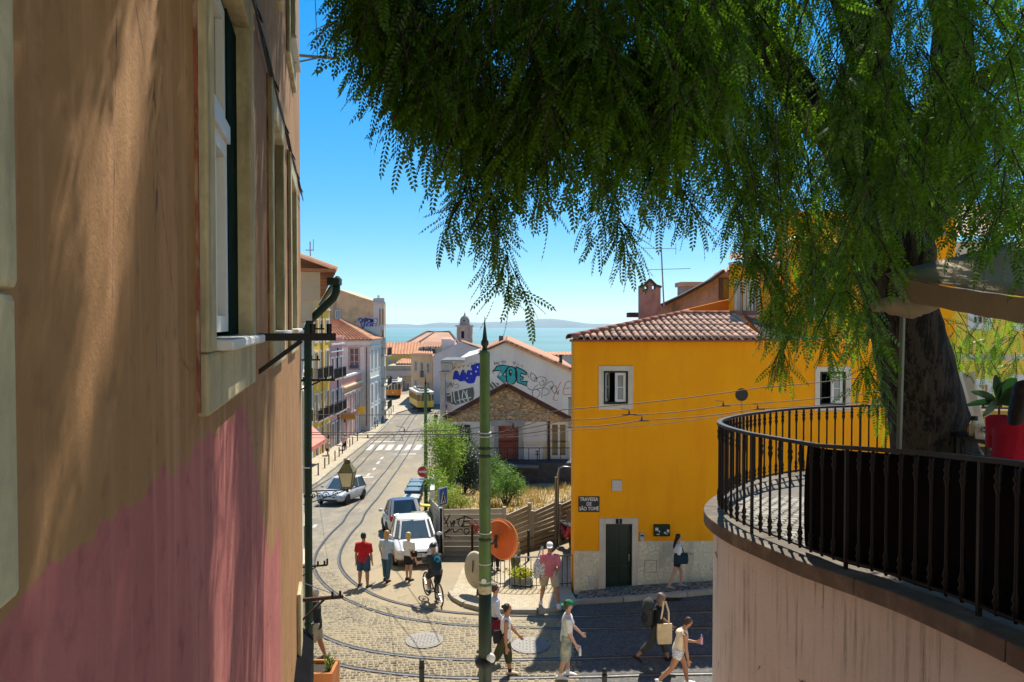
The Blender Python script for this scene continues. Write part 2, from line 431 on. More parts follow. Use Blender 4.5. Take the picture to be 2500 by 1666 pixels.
sm = MB().add([(-.5, -.5, -.06), (.5, -.5, -.06), (.5, .5, -.06), (-.5, .5, -.06), (-.5, -.5, 0), (.5, -.5, 0), (.5, .5, 0), (-.5, .5, 0), (-.36, -.36, .022), (.36, -.36, .022), (.36, .36, .022), (-.36, .36, .022)],
              [(8, 9, 10, 11), (4, 5, 9, 8), (5, 6, 10, 9), (6, 7, 11, 10), (7, 4, 8, 11), (0, 1, 5, 4), (1, 2, 6, 5), (2, 3, 7, 6), (3, 0, 4, 7)])
sm_me = mesh_only(sm, 'sett', sett_m); BV = np.array(sm.v); BF = np.array(sm.f)
VV = []; FF = []; k = 0
for s in stones:
    x, y, w, d, a, h = s; z = zg(x, y) - .010 + h
    if id(s) in single:
        place('sett', sm_me, street, (x, y, z), (0, 0, a), (w, d, 1)); continue
    q = BV * np.array([w, d, 1]); c, t = math.cos(a), math.sin(a)
    VV.append(np.stack([q[:, 0] * c - q[:, 1] * t + x, q[:, 0] * t + q[:, 1] * c + y, q[:, 2] + z], 1)); FF.append(BF + 12 * k); k += 1
o = np_mesh('sett_paving', np.vstack(VV), np.vstack(FF), sett_field, street); o['kind'] = 'stuff'

# --- painted markings on the far carriageway
road_paint = mat('road_paint', (.48, .46, .42), .8, .2, 5, .2, stain=(.25, .22, .17), stk=.7, stsc=(3, 3, 3))
def paint_quad(px, name='painted_stripe'):
    pts = [G(u, w) for u, w in px]; mb = MB(); n = 4
    V = []
    for j in range(n + 1):
        for i in range(n + 1):
            a = pts[0].lerp(pts[1], i / n); c = pts[3].lerp(pts[2], i / n); p = a.lerp(c, j / n)
            V.append((p.x, p.y, zg(p.x, p.y) + .009))
    mb.add(V, [(j * (n + 1) + i, j * (n + 1) + i + 1, (j + 1) * (n + 1) + i + 1, (j + 1) * (n + 1) + i) for j in range(n) for i in range(n)])
    return mb.build(name, road_paint, street)
for x0 in (745, 845, 935, 1030, 1118, 1205):
    paint_quad(px3([(x0, 590), (x0 + 62, 585), (x0 + 100, 532), (x0 + 42, 535)]))
for (x, y) in ((885, 675), (850, 720), (810, 780), (755, 835), (705, 895), (625, 970), (550, 1045)):
    paint_quad(px3([(x, y), (x + 26, y), (x + 50, y - 25), (x + 26, y - 25)]))
paint_quad(px3([(940, 640), (1235, 628), (1240, 618), (955, 628)])); paint_quad(px3([(800, 512), (1070, 506), (1075, 498), (808, 503)]))
paint_quad(px3([(240, 1330), (270, 1330), (300, 1300), (262, 1300)])); paint_quad(px3([(560, 860), (830, 850), (836, 838), (570, 850)]))

# --- manhole covers
cover_m = mat('cast_cover', (.22, .205, .18), .6, .2, 30, .7, 60, metal=.3)
for (u, w, lab) in ((1036, 1567, 'round iron manhole cover in the setts left of the green tram pole'), (1294, 1580, 'round pale manhole cover half reached by the house shadow')):
    p = G(u, w); t = thing('manhole_cover', lab, 'manhole cover', p, group='manhole covers in the street')
    mb = MB().lathe([(.0, .02), (.40, .02), (.41, .034), (.0, .035)], p, 28); mb.build('lid', cover_m, t)
    mb = MB()
    for i in range(24):
        a = 2 * math.pi * i / 24; a2 = 2 * math.pi * (i + 1) / 24
        for r0, r1 in ((.415, .47),):
            mb.add([p + Vector((math.cos(a) * r0, math.sin(a) * r0, .03)), p + Vector((math.cos(a) * r1, math.sin(a) * r1, .03)), p + Vector((math.cos(a2) * r1, math.sin(a2) * r1, .03)), p + Vector((math.cos(a2) * r0, math.sin(a2) * r0, .03))], [(0, 1, 2, 3)])
    mb.build('rim', cover_m, t)
    mb = MB()
    for i in range(-4, 5):
        for j in range(-4, 5):
            if i * i + j * j < 17: mb.cbox(p + Vector((i * .085, j * .085, .037)), (.026, .014, .004), (i + j) % 2 * 1.57)
    mb.build('tread_pattern', cover_m, t)['kind'] = 'stuff'

# --- pavements
def pavement(name, pts, h, m, kerb_m, kerb_edges=None, thick=.3):
    """pavement slab over a plan polygon, its top following the ground, with a kerb along given edges"""
    pts = [Vector((p[0], p[1], 0)) for p in pts]; n = len(pts)
    mb = MB(); top = [(p.x, p.y, zg(p.x, p.y) + h) for p in pts]; bot = [(p.x, p.y, zg(p.x, p.y) - thick) for p in pts]
    mb.add(top + bot, [tuple(range(n))] + [(i, (i + 1) % n, n + (i + 1) % n, n + i) for i in range(n)])
    o = mb.build(name, m); o['kind'] = 'structure'; ORI[o.name] = Vector((0, 0, 0))
    bm = bmesh.new(); bm.from_mesh(o.data); bmesh.ops.triangulate(bm, faces=[f for f in bm.faces if len(f.verts) > 4]); bm.to_mesh(o.data); bm.free()
    for i in (kerb_edges or []):
        a, c = pts[i], pts[(i + 1) % n]; L = (c - a).length; q = max(1, int(L / 1.0))
        for k in range(q):
            p0 = a.lerp(c, k / q + .006 / max(L, .1)); p1 = a.lerp(c, (k + 1) / q - .006 / max(L, .1)); d = (p1 - p0).normalized(); nn = Vector((d.y, -d.x, 0)) * .16
            mbk = MB(); Vk = []
            for pp in (p0, p1):
                for off, zz in ((0, -.2), (0, h + .012), (1, h + .012), (1, -.2)):
                    e = pp + nn * off * KS - nn * .02 * KS; Vk.append((e.x, e.y, zg(pp.x, pp.y) + zz))
            mbk.add(Vk, [(0, 1, 2, 3), (7, 6, 5, 4), (0, 4, 5, 1), (1, 5, 6, 2), (2, 6, 7, 3), (3, 7, 4, 0)])
            mbk.build('kerb_stone', kerb_m, o)
    return o
KS = 1
kerb_m = mat('kerb_stone', (.36, .32, .25), .85, .18, 3, .4, 30, rnd=.12)
m_pale, nt, b = new_mat('limestone_mosaic')
v = coords(nt); vo = nd(nt, 'ShaderNodeTexVoronoi', {'Vector': v, 'Scale': 14.0, 'Randomness': .7})
ve = nd(nt, 'ShaderNodeTexVoronoi', {'Vector': v, 'Scale': 14.0, 'Randomness': .7}, feature='DISTANCE_TO_EDGE')
rn = nd(nt, 'ShaderNodeSeparateColor', {0: vo.outputs['Color']}).outputs[0]
cc = mix(nt, rn, (.34, .28, .18), (.46, .39, .265)); cc = mix(nt, ramp(nt, noise(nt, v, .7, 5), .45, .7), cc, (.33, .25, .13))
cc = mix(nt, ramp(nt, ve.outputs[0], .0, .07), (.22, .18, .12), cc)
nt.links.new(cc, b.inputs['Base Color']); b.inputs['Roughness'].default_value = .8; bumpn(nt, b, ramp(nt, ve.outputs[0], 0, .12), .5, .01)
m_mos, nt, b = new_mat('two_tone_mosaic')
v = coords(nt); vo = nd(nt, 'ShaderNodeTexVoronoi', {'Vector': v, 'Scale': 17.0, 'Randomness': .75})
ve = nd(nt, 'ShaderNodeTexVoronoi', {'Vector': v, 'Scale': 17.0, 'Randomness': .75}, feature='DISTANCE_TO_EDGE')
rn = nd(nt, 'ShaderNodeSeparateColor', {0: vo.outputs['Color']}).outputs[0]
cc = mix(nt, nd(nt, 'ShaderNodeMath', {0: rn, 1: .5}, operation='GREATER_THAN').outputs[0], (.06, .056, .05), (.30, .26, .19))
cc = mix(nt, ramp(nt, ve.outputs[0], .0, .06), (.06, .05, .04), cc)
nt.links.new(cc, b.inputs['Base Color']); b.inputs['Roughness'].default_value = .8; bumpn(nt, b, ramp(nt, ve.outputs[0], 0, .12), .5, .01)

kp = [G(u, w) for u, w in ((802, 1154), (848, 1116), (884, 1088), (912, 1065), (965, 1011))]
left_kerb = [(-11.9, 30), (-13.2, 40), (-13.9, 52)] + [(p.x, p.y) for p in kp] + [(-14.6, 108), (-14.6, 124)]
KS = 1
pavement('pavement_left', left_kerb + [(-30, 124), (-30, 30)], .13, m_pale, kerb_m, list(range(len(left_kerb) - 1)))
isl = [G(u, w) for u, w in ((1106, 1452), (1116, 1466), (1140, 1480), (1178, 1490), (1240, 1496), (1310, 1496), (1365, 1487), (1406, 1474))]
HOUSE_Y, HX0 = 22.2, 1.88
right_edge = [(p.x, p.y) for p in isl] + [(3.2, 21.12), (5.0, 21.05), (9, 21.0), (16, 20.95)]
pavement('pavement_house', right_edge[7:] + [(16, 22.6), (2.2, 22.6)], .12, m_mos, kerb_m, range(0, 4))
back = [(2.35, 27.4), (1.6, 26.6), (-.6, 26.4), (-1.7, 25.4)]
pavement('pavement_island', right_edge[:8] + [(1.8, 22.25), (2.3, 27.4)] + back[1:], .12, m_pale, kerb_m, range(0, 7))
# gutter grating beneath the kerb
p = P(1645, 1484, 20.9); mb = MB(); z0 = zg(p.x, 20.9) + .008
for i in range(9): mb.box((p.x - .38 + i * .09, 20.72, z0), (p.x - .33 + i * .09, 20.92, z0 + .012))
mb.box((p.x - .42, 20.70, z0 - .002), (p.x + .46, 20.94, z0 + .003))
tag(mb.build('drain_grating', black_iron), 'dark drain grating by the kerb below the walking long-haired woman', 'drain')

# --- vacant plot behind the fence, with dry grass
lot_m = mat('dry_soil', (.36, .26, .13), .95, .3, 1.1, .7, 9, stain=(.5, .38, .18), stk=.7, stsc=(1.5, 1.5, 1.5))
def lot_z(x, y): return float(np.interp(y, [28, 34, 44, 47], [-.55, -.75, -1.75, -1.9])) + .22 * mnoise.noise(Vector((x * .5, y * .5, 0)))
def lot_x0(y): return float(np.interp(y, [28, 31, 38, 47], [-2.62, -3.35, -4.2, -4.9]))
V = []; nx, ny = 26, 40
for j in range(ny):
    y = 28.1 + j * (18.6 / (ny - 1)); a = lot_x0(y); c = float(np.interp(y, [28, 31.5, 47], [-.35, 2.75, 6.5]))
    for i in range(nx):
        x = a + (c - a) * i / (nx - 1); V.append((x, y, lot_z(x, y)))
F = [(j * nx + i, j * nx + i + 1, (j + 1) * nx + i + 1, (j + 1) * nx + i) for j in range(ny - 1) for i in range(nx - 1)]
o = MB().add(V, F).build('vacant_plot', lot_m, smooth=True); o['kind'] = 'structure'

# --- river and the far shore
m_sea, nt, b = new_mat('river_water')
v = coords(nt, (.02, .05, 1)); f = noise(nt, v, 1.0, 6, .6)
nt.links.new(mix(nt, ramp(nt, noise(nt, coords(nt, (.0006, .0022, 1)), 1, 4), .35, .7), (.02, .13, .13), (.045, .19, .18)), b.inputs['Base Color'])
b.inputs['Roughness'].default_value = .6; b.inputs['Specular IOR Level'].default_value = .25; bumpn(nt, b, f, .25, 1.0)
o = MB().quad((-14000, 600, -55), (14000, 600, -55), (14000, 14000, -55), (-14000, 14000, -55)).build('river', m_sea); o['kind'] = 'structure'
shore_m = mat('shore_scrub', (.10, .12, .09), .95, .3, .002, 0)
xs = np.linspace(-12000, 12000, 240); V = []
for x in xs:
    h = 38 + 55 * (mnoise.noise(Vector((x * .0006, 1.7, 0))) + .5) + 22 * mnoise.noise(Vector((x * .003, 7, 0)))
    h += 60 * math.exp(-((x - 650) / 420) ** 2)
    h = max(h, 14)
    for y, k in ((10600, 0), (10700, .3), (11200, .75), (11900, 1), (13500, 0)): V.append((x, y, -56 + h * k))
F = [(i * 5 + j, (i + 1) * 5 + j, (i + 1) * 5 + j + 1, i * 5 + j + 1) for i in range(len(xs) - 1) for j in range(4)]
o = MB().add(V, F).build('far_shore', shore_m, smooth=True); o['kind'] = 'structure'

# --- unseen stepped pale walls, added behind the camera to bounce sunlight into the shade
HSm = mat('bounce_render', (.72, .66, .54), .85, .1, .6, .15)
mb = MB()
for (y, x0, x1, z0, z1) in ((-9, -14, 30, -1, 15), (-22, -30, 40, 10, 27), (-38, -40, 50, 22, 38)):
    for i in range(int((x1 - x0) / 5)):
        xa = x0 + i * 5; h = z1 + 2.2 * mnoise.noise(Vector((i * 1.7, y, 0)))
        dep = .9 * mnoise.noise(Vector((i * .9, y, 4)))
        mb.box((xa, y - 6, z0), (xa + 4.98, y + dep, h))
        for k in range(int((h - z0) / 3.2)): mb.box((xa + 1.0, y + dep, z0 + 1 + k * 3.2), (xa + 1.9, y + dep + .06, z0 + 2.6 + k * 3.2)); mb.box((xa + 3.1, y + dep, z0 + 1 + k * 3.2), (xa + 4.0, y + dep + .06, z0 + 2.6 + k * 3.2))
structure('bounce_hillside', mb, HSm)
# ================================================================ BUILDING HELPERS
class Fr:
    """a wall plane: s runs along it, z is up, out is towards the street"""
    def __init__(s, p0, p1, flip=False):
        s.o = Vector((p0[0], p0[1], 0)); e = Vector((p1[0], p1[1], 0)); s.L = (e - s.o).length; s.d = (e - s.o).normalized()
        s.n = Vector((s.d.y, -s.d.x, 0)) * (-1 if flip else 1)
    def pt(s, a, z, out=0.0): q = s.o + s.d * a + s.n * out; return Vector((q.x, q.y, z))
    def box(s, mb, a0, a1, z0, z1, o0, o1):
        v = [s.pt(a, z, q) for z in (z0, z1) for a, q in ((a0, o0), (a1, o0), (a1, o1), (a0, o1))]
        return mb.add(v, [(0, 3, 2, 1), (4, 5, 6, 7), (0, 1, 5, 4), (1, 2, 6, 5), (2, 3, 7, 6), (3, 0, 4, 7)])
    def ring(s, mb, a0, a1, z0, z1, w, o0, o1, bottom=True):
        s.box(mb, a0, a0 + w, z0, z1, o0, o1); s.box(mb, a1 - w, a1, z0, z1, o0, o1)
        s.box(mb, a0 + w, a1 - w, z1 - w, z1, o0, o1)
        if bottom: s.box(mb, a0 + w, a1 - w, z0, z0 + w, o0, o1)
        return mb
    def M(s, a, z, out=0.0): return frameM(s.pt(a, z, out), s.d if s.d.cross(Vector((0, 0, 1))).dot(s.n) > 0 else -s.d, (0, 0, 1))
def wall_with_holes(mb, fr, a0, a1, z0, z1, holes, depth=.2, nsub=1, thick=.35):
    """front skin with window openings, their reveals, and a back skin"""
    A = sorted(set([a0, a1] + [h[0] for h in holes] + [h[1] for h in holes])); Z = sorted(set([z0, z1] + [h[2] for h in holes] + [h[3] for h in holes]))
    for i in range(len(A) - 1):
        for j in range(len(Z) - 1):
            ca, cz = (A[i] + A[i + 1]) / 2, (Z[j] + Z[j + 1]) / 2
            if any(h[0] < ca < h[1] and h[2] < cz < h[3] for h in holes): continue
            mb.add([fr.pt(A[i], Z[j]), fr.pt(A[i + 1], Z[j]), fr.pt(A[i + 1], Z[j + 1]), fr.pt(A[i], Z[j + 1])], [(0, 1, 2, 3)])
    for h in holes:
        c = [(h[0], h[2]), (h[1], h[2]), (h[1], h[3]), (h[0], h[3])]
        for (p, q) in zip(c, c[1:] + c[:1]):
            mb.add([fr.pt(*p), fr.pt(*q), fr.pt(q[0], q[1], -depth), fr.pt(p[0], p[1], -depth)], [(0, 1, 2, 3)])
    k = [fr.pt(a0, z0), fr.pt(a1, z0), fr.pt(a1, z1), fr.pt(a0, z1)]; bk = [p - fr.n * thick for p in k]
    mb.add(k + bk, [(4, 5, 6, 7), (0, 4, 7, 3), (1, 2, 6, 5), (3, 7, 6, 2), (0, 1, 5, 4)])
    return mb
def window(parent, fr, a0, a1, z0, z1, frame_m=None, surround_m=None, depth=.16, sw=.12, leaves=2, bars=1, sill=True, pane_m=None, fw=.05, name='window', proud=.035):
    """sash frame in the reveal with its pane(s), a stone surround and a sill"""
    frame_m = frame_m or white_paint; mb = MB()
    fr.ring(mb, a0 + .003, a1 - .003, z0 + .003, z1 - .003, fw, -depth + .01, -depth + .07)
    for i in range(1, leaves):
        c = a0 + (a1 - a0) * i / leaves; fr.box(mb, c - fw * .6, c + fw * .6, z0 + fw, z1 - fw, -depth + .012, -depth + .068)
    for i in range(1, bars + 1):
        z = z0 + (z1 - z0) * i / (bars + 1); fr.box(mb, a0 + fw, a1 - fw, z - .018, z + .018, -depth + .014, -depth + .06)
    w = mb.build(name, frame_m, parent)
    fr.box(MB(), a0, a1, z0, z1, -depth - .02, -depth + .025).build('pane', pane_m or glass_dark, w)
    if surround_m is not None:
        fr.ring(MB(), a0 - sw, a1 + sw, z0 - (sw if sill else 0), z1 + sw, sw - .002, -.05, proud, bottom=sill).build('surround', surround_m, w)
    return w
def balcony(parent, fr, a0, a1, z, h=.95, dep=.45, m=None, slab_m=None):
    b = fr.box(MB(), a0, a1, z - .12, z, .0, dep).build('balcony', slab_m or stone_trim, parent)
    mb = MB(); step = max(.14, (a1 - a0) / 16); n = int((a1 - a0) / step)
    for i in range(n + 1): a = a0 + .03 + (a1 - a0 - .06) * i / n; fr.box(mb, a - .012, a + .012, z, z + h, dep - .05, dep - .02)
    for zz in (.08, h): fr.box(mb, a0, a1, z + zz - .02, z + zz + .02, dep - .06, dep - .01); fr.box(mb, a0, a0 + .04, z + zz - .02, z + zz + .02, .0, dep); fr.box(mb, a1 - .04, a1, z + zz - .02, z + zz + .02, .0, dep)
    for k in range(3):
        for a in (a0 + .012, a1 - .012): fr.box(mb, a - .012, a + .012, z, z + h, k * dep / 3, k * dep / 3 + .025)
    mb.build('railing', m or black_iron, b); return b
def barrel_roof(a, b_, c, d, pitch=.22, r=.085, rows=0):
    """corrugated tile sheet over the quad a-b (eave) d-c (ridge); ribs run up the slope"""
    a, b_, c, d = Vector(a), Vector(b_), Vector(c), Vector(d); n = max(2, int((b_ - a).length / pitch)); mb = MB(); k = 6
    nrm = (b_ - a).cross(d - a).normalized()
    if nrm.z < 0: nrm = -nrm
    q = 2 if not rows else rows * 2
    for i in range(n):
        for j in range(k):
            t0 = (i + j / k) / n; t1 = (i + (j + 1) / k) / n
            h0 = r * abs(math.sin(math.pi * j / k)) if True else 0; h1 = r * abs(math.sin(math.pi * (j + 1) / k))
            prev = None
            for w in range(rows + 1 if rows else 2):
                s = w / (rows if rows else 1)
                e = [a.lerp(b_, t0).lerp(d.lerp(c, t0), s), a.lerp(b_, t1).lerp(d.lerp(c, t1), s)]
                cur = [e[0] + nrm * h0, e[1] + nrm * h1]
                if prev:
                    mb.quad(prev[0], prev[1], cur[1], cur[0])
                    if rows:
                        cur = [e[0] + nrm * (h0 + .025), e[1] + nrm * (h1 + .025)] if w < rows else cur
                prev = [p for p in cur]
    return mb
tile_m = mat('clay_tile', (.46, .22, .12), .85, .22, 3, .3, 20, stain=(.25, .14, .09), stk=.5, stsc=(2, 2, 2), rnd=.18)
tile_pale = mat('pale_clay_tile', (.56, .31, .19), .85, .2, 3, .35, 18, stain=(.35, .2, .13), stk=.5, stsc=(2, 2, 2), rnd=.2)
tile_far = mat('far_tile', (.60, .27, .13), .9, .25, 1.2, .2, 12, stain=(.28, .15, .1), stk=.5, stsc=(.8, .8, .8))

# ================================================================ LEFT: tall plastered building close to the camera
A0 = .55; SL = -.241
def wx(y): return -A0 + SL * y
fA = Fr((wx(0), 0), (wx(12.4), 12.4)); kA = 1 / fA.d.y     # s = y * kA
m_wall, nt, b = new_mat('ochre_and_pink_plaster')
v = coords(nt); sx = nd(nt, 'ShaderNodeSeparateXYZ', {0: v}); yy_, zz_ = sx.outputs[1], sx.outputs[2]
n1 = noise(nt, v, 1.5, 6, .6); n2 = noise(nt, v, 9, 5); n3 = noise(nt, coords(nt, (6, 6, .35)), 1.4, 5, .65)
och = mix(nt, ramp(nt, n1, .3, .7), (.27, .135, .05), (.36, .195, .08)); och = mix(nt, ramp(nt, n3, .5, .7), och, (.42, .22, .105))
och = mix(nt, ramp(nt, n2, .55, .8), och, (.20, .105, .045))
pink = mix(nt, ramp(nt, n1, .3, .7), (.34, .10, .088), (.44, .14, .12)); pink = mix(nt, ramp(nt, n3, .5, .72), pink, (.47, .19, .15))
pink = mix(nt, ramp(nt, n2, .55, .8), pink, (.25, .07, .066))
# the repainted lower band: its upper edge steps down past the first window
def M2(op, a, c): return nd(nt, 'ShaderNodeMath', {0: a, 1: c}, operation=op).outputs[0]
edge = nd(nt, 'ShaderNodeMapRange', {0: yy_, 1: 4.55, 2: 6.2, 3: 7.52, 4: 6.0}, clamp=True).outputs[0]
edge = M2('ADD', edge, M2('MULTIPLY', M2('SUBTRACT', noise(nt, v, 4.5, 4), .5), .22))
fac = ramp(nt, M2('SUBTRACT', edge, zz_), .0, .02)
far_ = nd(nt, 'ShaderNodeMapRange', {0: yy_, 1: 7.2, 2: 7.5, 3: 1, 4: 0}, clamp=True).outputs[0]
cc = mix(nt, M2('MULTIPLY', fac, far_), och, pink)
# reddish older paint where the plaster meets the window stone
vr = nd(nt, 'ShaderNodeTexVoronoi', {'Vector': coords(nt, (1, 1.1, .25)), 'Scale': 1.4}, feature='DISTANCE_TO_EDGE')
ck = ramp(nt, M2('ADD', vr.outputs[0], M2('MULTIPLY', n2, .03)), .013, .019)
ck = M2('MAXIMUM', nd(nt, 'ShaderNodeSeparateColor', {0: ck}).outputs[0], ramp(nt, noise(nt, v, .7, 2), .52, .54))
cc = mix(nt, ck, mul((.1, .05, .04), 1), cc)
nt.links.new(cc, b.inputs['Base Color']); b.inputs['Roughness'].default_value = .9; b.inputs['Specular IOR Level'].default_value = .2
bumpn(nt, b, M2('ADD', noise(nt, v, 55, 5, .7), M2('MULTIPLY', n1, 2.0)), .35, .012)
matt_green = mat('matt_green', (.005, .018, .010), .9, .25, 4, .1, 40, spec=.03)
LB = thing('plastered_building', 'tall ochre and pink plastered building filling the left edge beside the camera', 'building', (0, 0, 0))
wins = [(3.18, 4.60), (6.42, 7.62), (9.1, 10.3)]; WZ0, WZ1 = 7.88, 9.82
holes = [(a * kA - .006, c * kA + .006, q0 - .006, q1 + .006) for a, c in wins for q0, q1 in ((WZ0, WZ1), (11.5, 13.3))]
wall_with_holes(MB(), fA, -3, 12.4 * kA, -.5, 15.5, holes, .2).build('wall', m_wall, LB)
old_stone = mat('old_limestone', (.46, .385, .22), .9, .22, 2.5, .6, 25, stain=(.12, .1, .06), stk=.7, stsc=(5, 5, .8))
red_edge = mat('old_red_paint', (.24, .07, .04), .9, .3, 8, .4, stain=(.4, .33, .2), stk=.9, stsc=(14, 14, 5))
sill_m = mat('marble_sill', (.55, .53, .5), .5, .12, 3, .1)
for k, (a, c) in enumerate(wins):
    for (z0, z1) in ((WZ0, WZ1), (11.5, 13.3)):
        a0, a1 = a * kA, c * kA
        w = MB(); fA.ring(w, a0 + .002, a1 - .002, z0 + .002, z1 - .002, .05, -.14, -.07); w = w.build('window', green_paint, LB)
        # white casement with a transom
        zt = z0 + (z1 - z0) * .60; mb = MB(); g0, g1 = a0 + .075, a1 - .42
        fA.ring(mb, g0, g1, z0 + .075, zt - .04, .085, -.12, -.045); fA.ring(mb, g0, g1, zt + .06, z1 - .075, .07, -.12, -.05)
        fA.box(mb, (g0 + g1) / 2 - .05, (g0 + g1) / 2 + .05, z0 + .075 + .085, zt - .125, -.118, -.04)
        mb.build('sash', white_paint, w); fA.box(MB(), a1 - .415, a1 - .003, z0 + .055, z1 - .055, -.13, -.04).build('side_frame', matt_green, w)
        fA.box(MB(), g0, g1, zt - .038, zt + .058, -.13, -.025).build('transom', sill_m, w)
        fA.box(MB(), g0 + .02, g1 - .02, z0 + .1, z1 - .1, -.10, -.09).build('pane', glass_blue, w)
        jb = MB(); fA.box(jb, a0 - .20, a0, z0, z1 + .26, -.2, .045); fA.box(jb, a1, a1 + .19, z0, z1 + .26, -.2, .045)
        fA.box(jb, a0, a1, z1, z1 + .26, -.2, .047); jb.build('surround', old_stone, w, bevel=.012)
        ap = MB(); fA.box(ap, a0 - .2, a1 + .19, z0 - .26, z0 - .002, -.1, .043); ap.build('apron_stone', old_stone, w, bevel=.015)
        fA.box(MB(), a0 - .235, a0 - .202, z0 - .24, z1 + .26, -.02, .012).build('painted_margin', red_edge, w)
        fA.box(MB(), a0 + .05, a1 + .10, z0, z0 + .05, -.14, .11).build('sill', sill_m, w, bevel=.012)
# pale stone edge at the near end of the wall
for q, (z0, z1) in enumerate(((7.55, 8.05), (8.055, 8.9), (8.905, 10.2))):
    fA.box(MB(), .95, 1.245 + .012 * (q % 2), z0, z1, -.05, .03).build('quoin_stone', old_stone, LB, bevel=.015)
# low dark canopy and a bricked-up stone jamb low on the wall
fA.box(MB(), 10.4 * kA, 10.95 * kA, 2.6, 4.15, .0, .06).build('old_jamb', old_stone, LB, bevel=.02)
blk = mat('black_sheet', (.006, .006, .007), .95, .3, 3, .2, spec=.05)
cp = MB(); cp.add([fA.pt(9.9, 3.3, .0), fA.pt(11.7, 3.3, .0), fA.pt(11.7, 3.15, .2), fA.pt(9.9, 3.15, .2), fA.pt(9.9, 3.2, .0), fA.pt(11.7, 3.2, .0), fA.pt(11.7, 2.5, .2), fA.pt(9.9, 2.5, .2)],
       [(0, 1, 2, 3), (4, 7, 6, 5), (0, 3, 7, 4), (1, 5, 6, 2), (2, 6, 7, 3), (0, 4, 5, 1)])
tag(cp.build('canopy', blk), 'black canopy low on the pink plastered wall in the bottom left', 'canopy')
# cables clipped along the wall, with hanging loops
cbm = mat('cable_black', (.016, .014, .014), .6, .2, 6, 0)
mb = MB()
for off, zz, r in ((.035, 10.1, .013), (.055, 10.055, .008)):
    pts = []
    for i in range(80):
        a = 1.6 + 11.0 * i / 79; pts.append(fA.pt(a, zz + .03 * math.sin(a * 2.4 + zz * 40), off))
    mb.loft(pts, [r] * len(pts), 6)
for a in (5.05, 6.55, 8.0, 9.3, 10.5, 11.6):
    pts = [fA.pt(a, 10.1, .04) + fA.d * (.05 * math.sin(t)) + Vector((0, 0, -.055 + .055 * math.cos(t))) + fA.n * (.05 * (1 - math.cos(t)) * .5) for t in np.linspace(0, 2 * math.pi, 14)]
    mb.loft(pts, [.006] * len(pts), 5)
tag(mb.build('wall_cable', cbm), 'black cable with small loops clipped along the ochre plastered wall', 'cable')
rust = mat('rusty_iron', (.05, .028, .02), .85, .3, 6, .4, 40)
def bracket(fr, a, z, L, w, strut, label, m=None, drop=.28, tip=0, rod=False):
    t = thing('wall_bracket', label, 'bracket', fr.pt(a, z), group='iron brackets along the left-hand walls')
    mb = MB(); mb.bar(fr.pt(a, z, -.03), fr.pt(a, z, L), w, w); mb.build('arm', m or rust, t)
    if strut: MB().bar(fr.pt(a, z - drop, -.02), fr.pt(a, z - w / 2, L * .55), w * .6).build('strut', m or rust, t)
    mb = MB()
    for k in range(2): mb.cyl(fr.pt(a, z + w / 2, L - .05 - k * .12), fr.pt(a, z + w / 2 + .07, L - .05 - k * .12), .02, 8)
    if tip: mb.bar(fr.pt(a, z, L), fr.pt(a, z + tip, L), w)
    build_each(mb, 'insulator', black_iron, t)
    if rod: MB().cyl(fr.pt(a, z + .3, -.02), fr.pt(a, z + w / 2, L * .85), .006, 6).build('stay_rod', steel, t)
    return t
bracket(fA, 5.4 * kA, 7.9, .55, .055, True, 'heavy dark iron cable bracket on the ochre wall beyond the first window', black_iron, drop=.27)
bracket(fA, 10.0 * kA, 11.6, .62, .03, True, 'thin pale iron bracket high on the wall against the sky', mat('pale_iron', (.3, .29, .27), .6, .2, 6, .2), drop=.12)
bracket(fA, 11.5 * kA, 3.66, .66, .05, True, 'rusty bracket with a diagonal strut low beside the green downpipe', drop=.36, rod=True)

# ================================================================ LEFT: second building with a tiled eave and the green downpipe
fB = Fr((-3.72, 13.0), (-8.7, 31.0))
BB = thing('corner_building', 'cream fronted building with deep tiled eave just beyond the plastered wall', 'building', fB.pt(0, 0))
cream = mat('cream_plaster', (.55, .50, .40), .85, .1, 2, .2, stain=(.4, .33, .2), stk=.35)
wall_with_holes(MB(), fB, 0, fB.L, -3, 8.05, [(2.4 + i * 3, 3.4 + i * 3, z, z + 1.9) for i in range(5) for z in (1.0, 4.6)], .2, thick=6).build('wall', cream, BB)
for i in range(5):
    for z in (1.0, 4.6): window(BB, fB, 2.4 + i * 3, 3.4 + i * 3, z, z + 1.9, surround_m=stone_trim)
mb = MB(); fB.box(mb, -.06, fB.L, 8.05, 8.42, -.3, .20); fB.box(mb, -.12, fB.L, 8.42, 8.9, -.3, .34); mb.build('cornice', cream, BB)
a, c = fB.pt(-.2, 8.92, .62), fB.pt(fB.L, 8.92, .62); r0, r1 = fB.pt(fB.L, 10.2, -3.0), fB.pt(-.2, 10.2, -3.0)
rf = barrel_roof(a, c, r0, r1, .25, .09).build('roof', tile_m, BB)
mb = MB()
for i in range(22): p = fB.pt(.1 + i * .5, 8.90, .25); mb.bar(p, fB.pt(.1 + i * .5, 8.90, .6), .09, .07)
build_each(mb, 'rafter_end', tile_m, rf)
fB.box(MB(), -.22, fB.L, 8.905, 8.955, -.3, .60).build('eave_board', tile_m, rf)
mb = MB(); pts = [fB.pt(q, 8.79, .64) for q in np.linspace(.06, fB.L, 30)]; mb.loft(pts, [.06] * 30, 10); mb.build('gutter', green_paint, BB, smooth=True)
pp = [P(822, 690, 13.1), P(821, 712, 13.1), P(814, 728, 13.1), P(757, 783, 13.1), P(752, 800, 13.1), P(752, 1100, 13.1), P(755, 1666, 13.1)]; pp.append(Vector((pp[-1].x, pp[-1].y, 0)))
pipe = thing('downpipe', 'dark green rainwater downpipe running the height of the wall corner', 'downpipe', pp[-1])
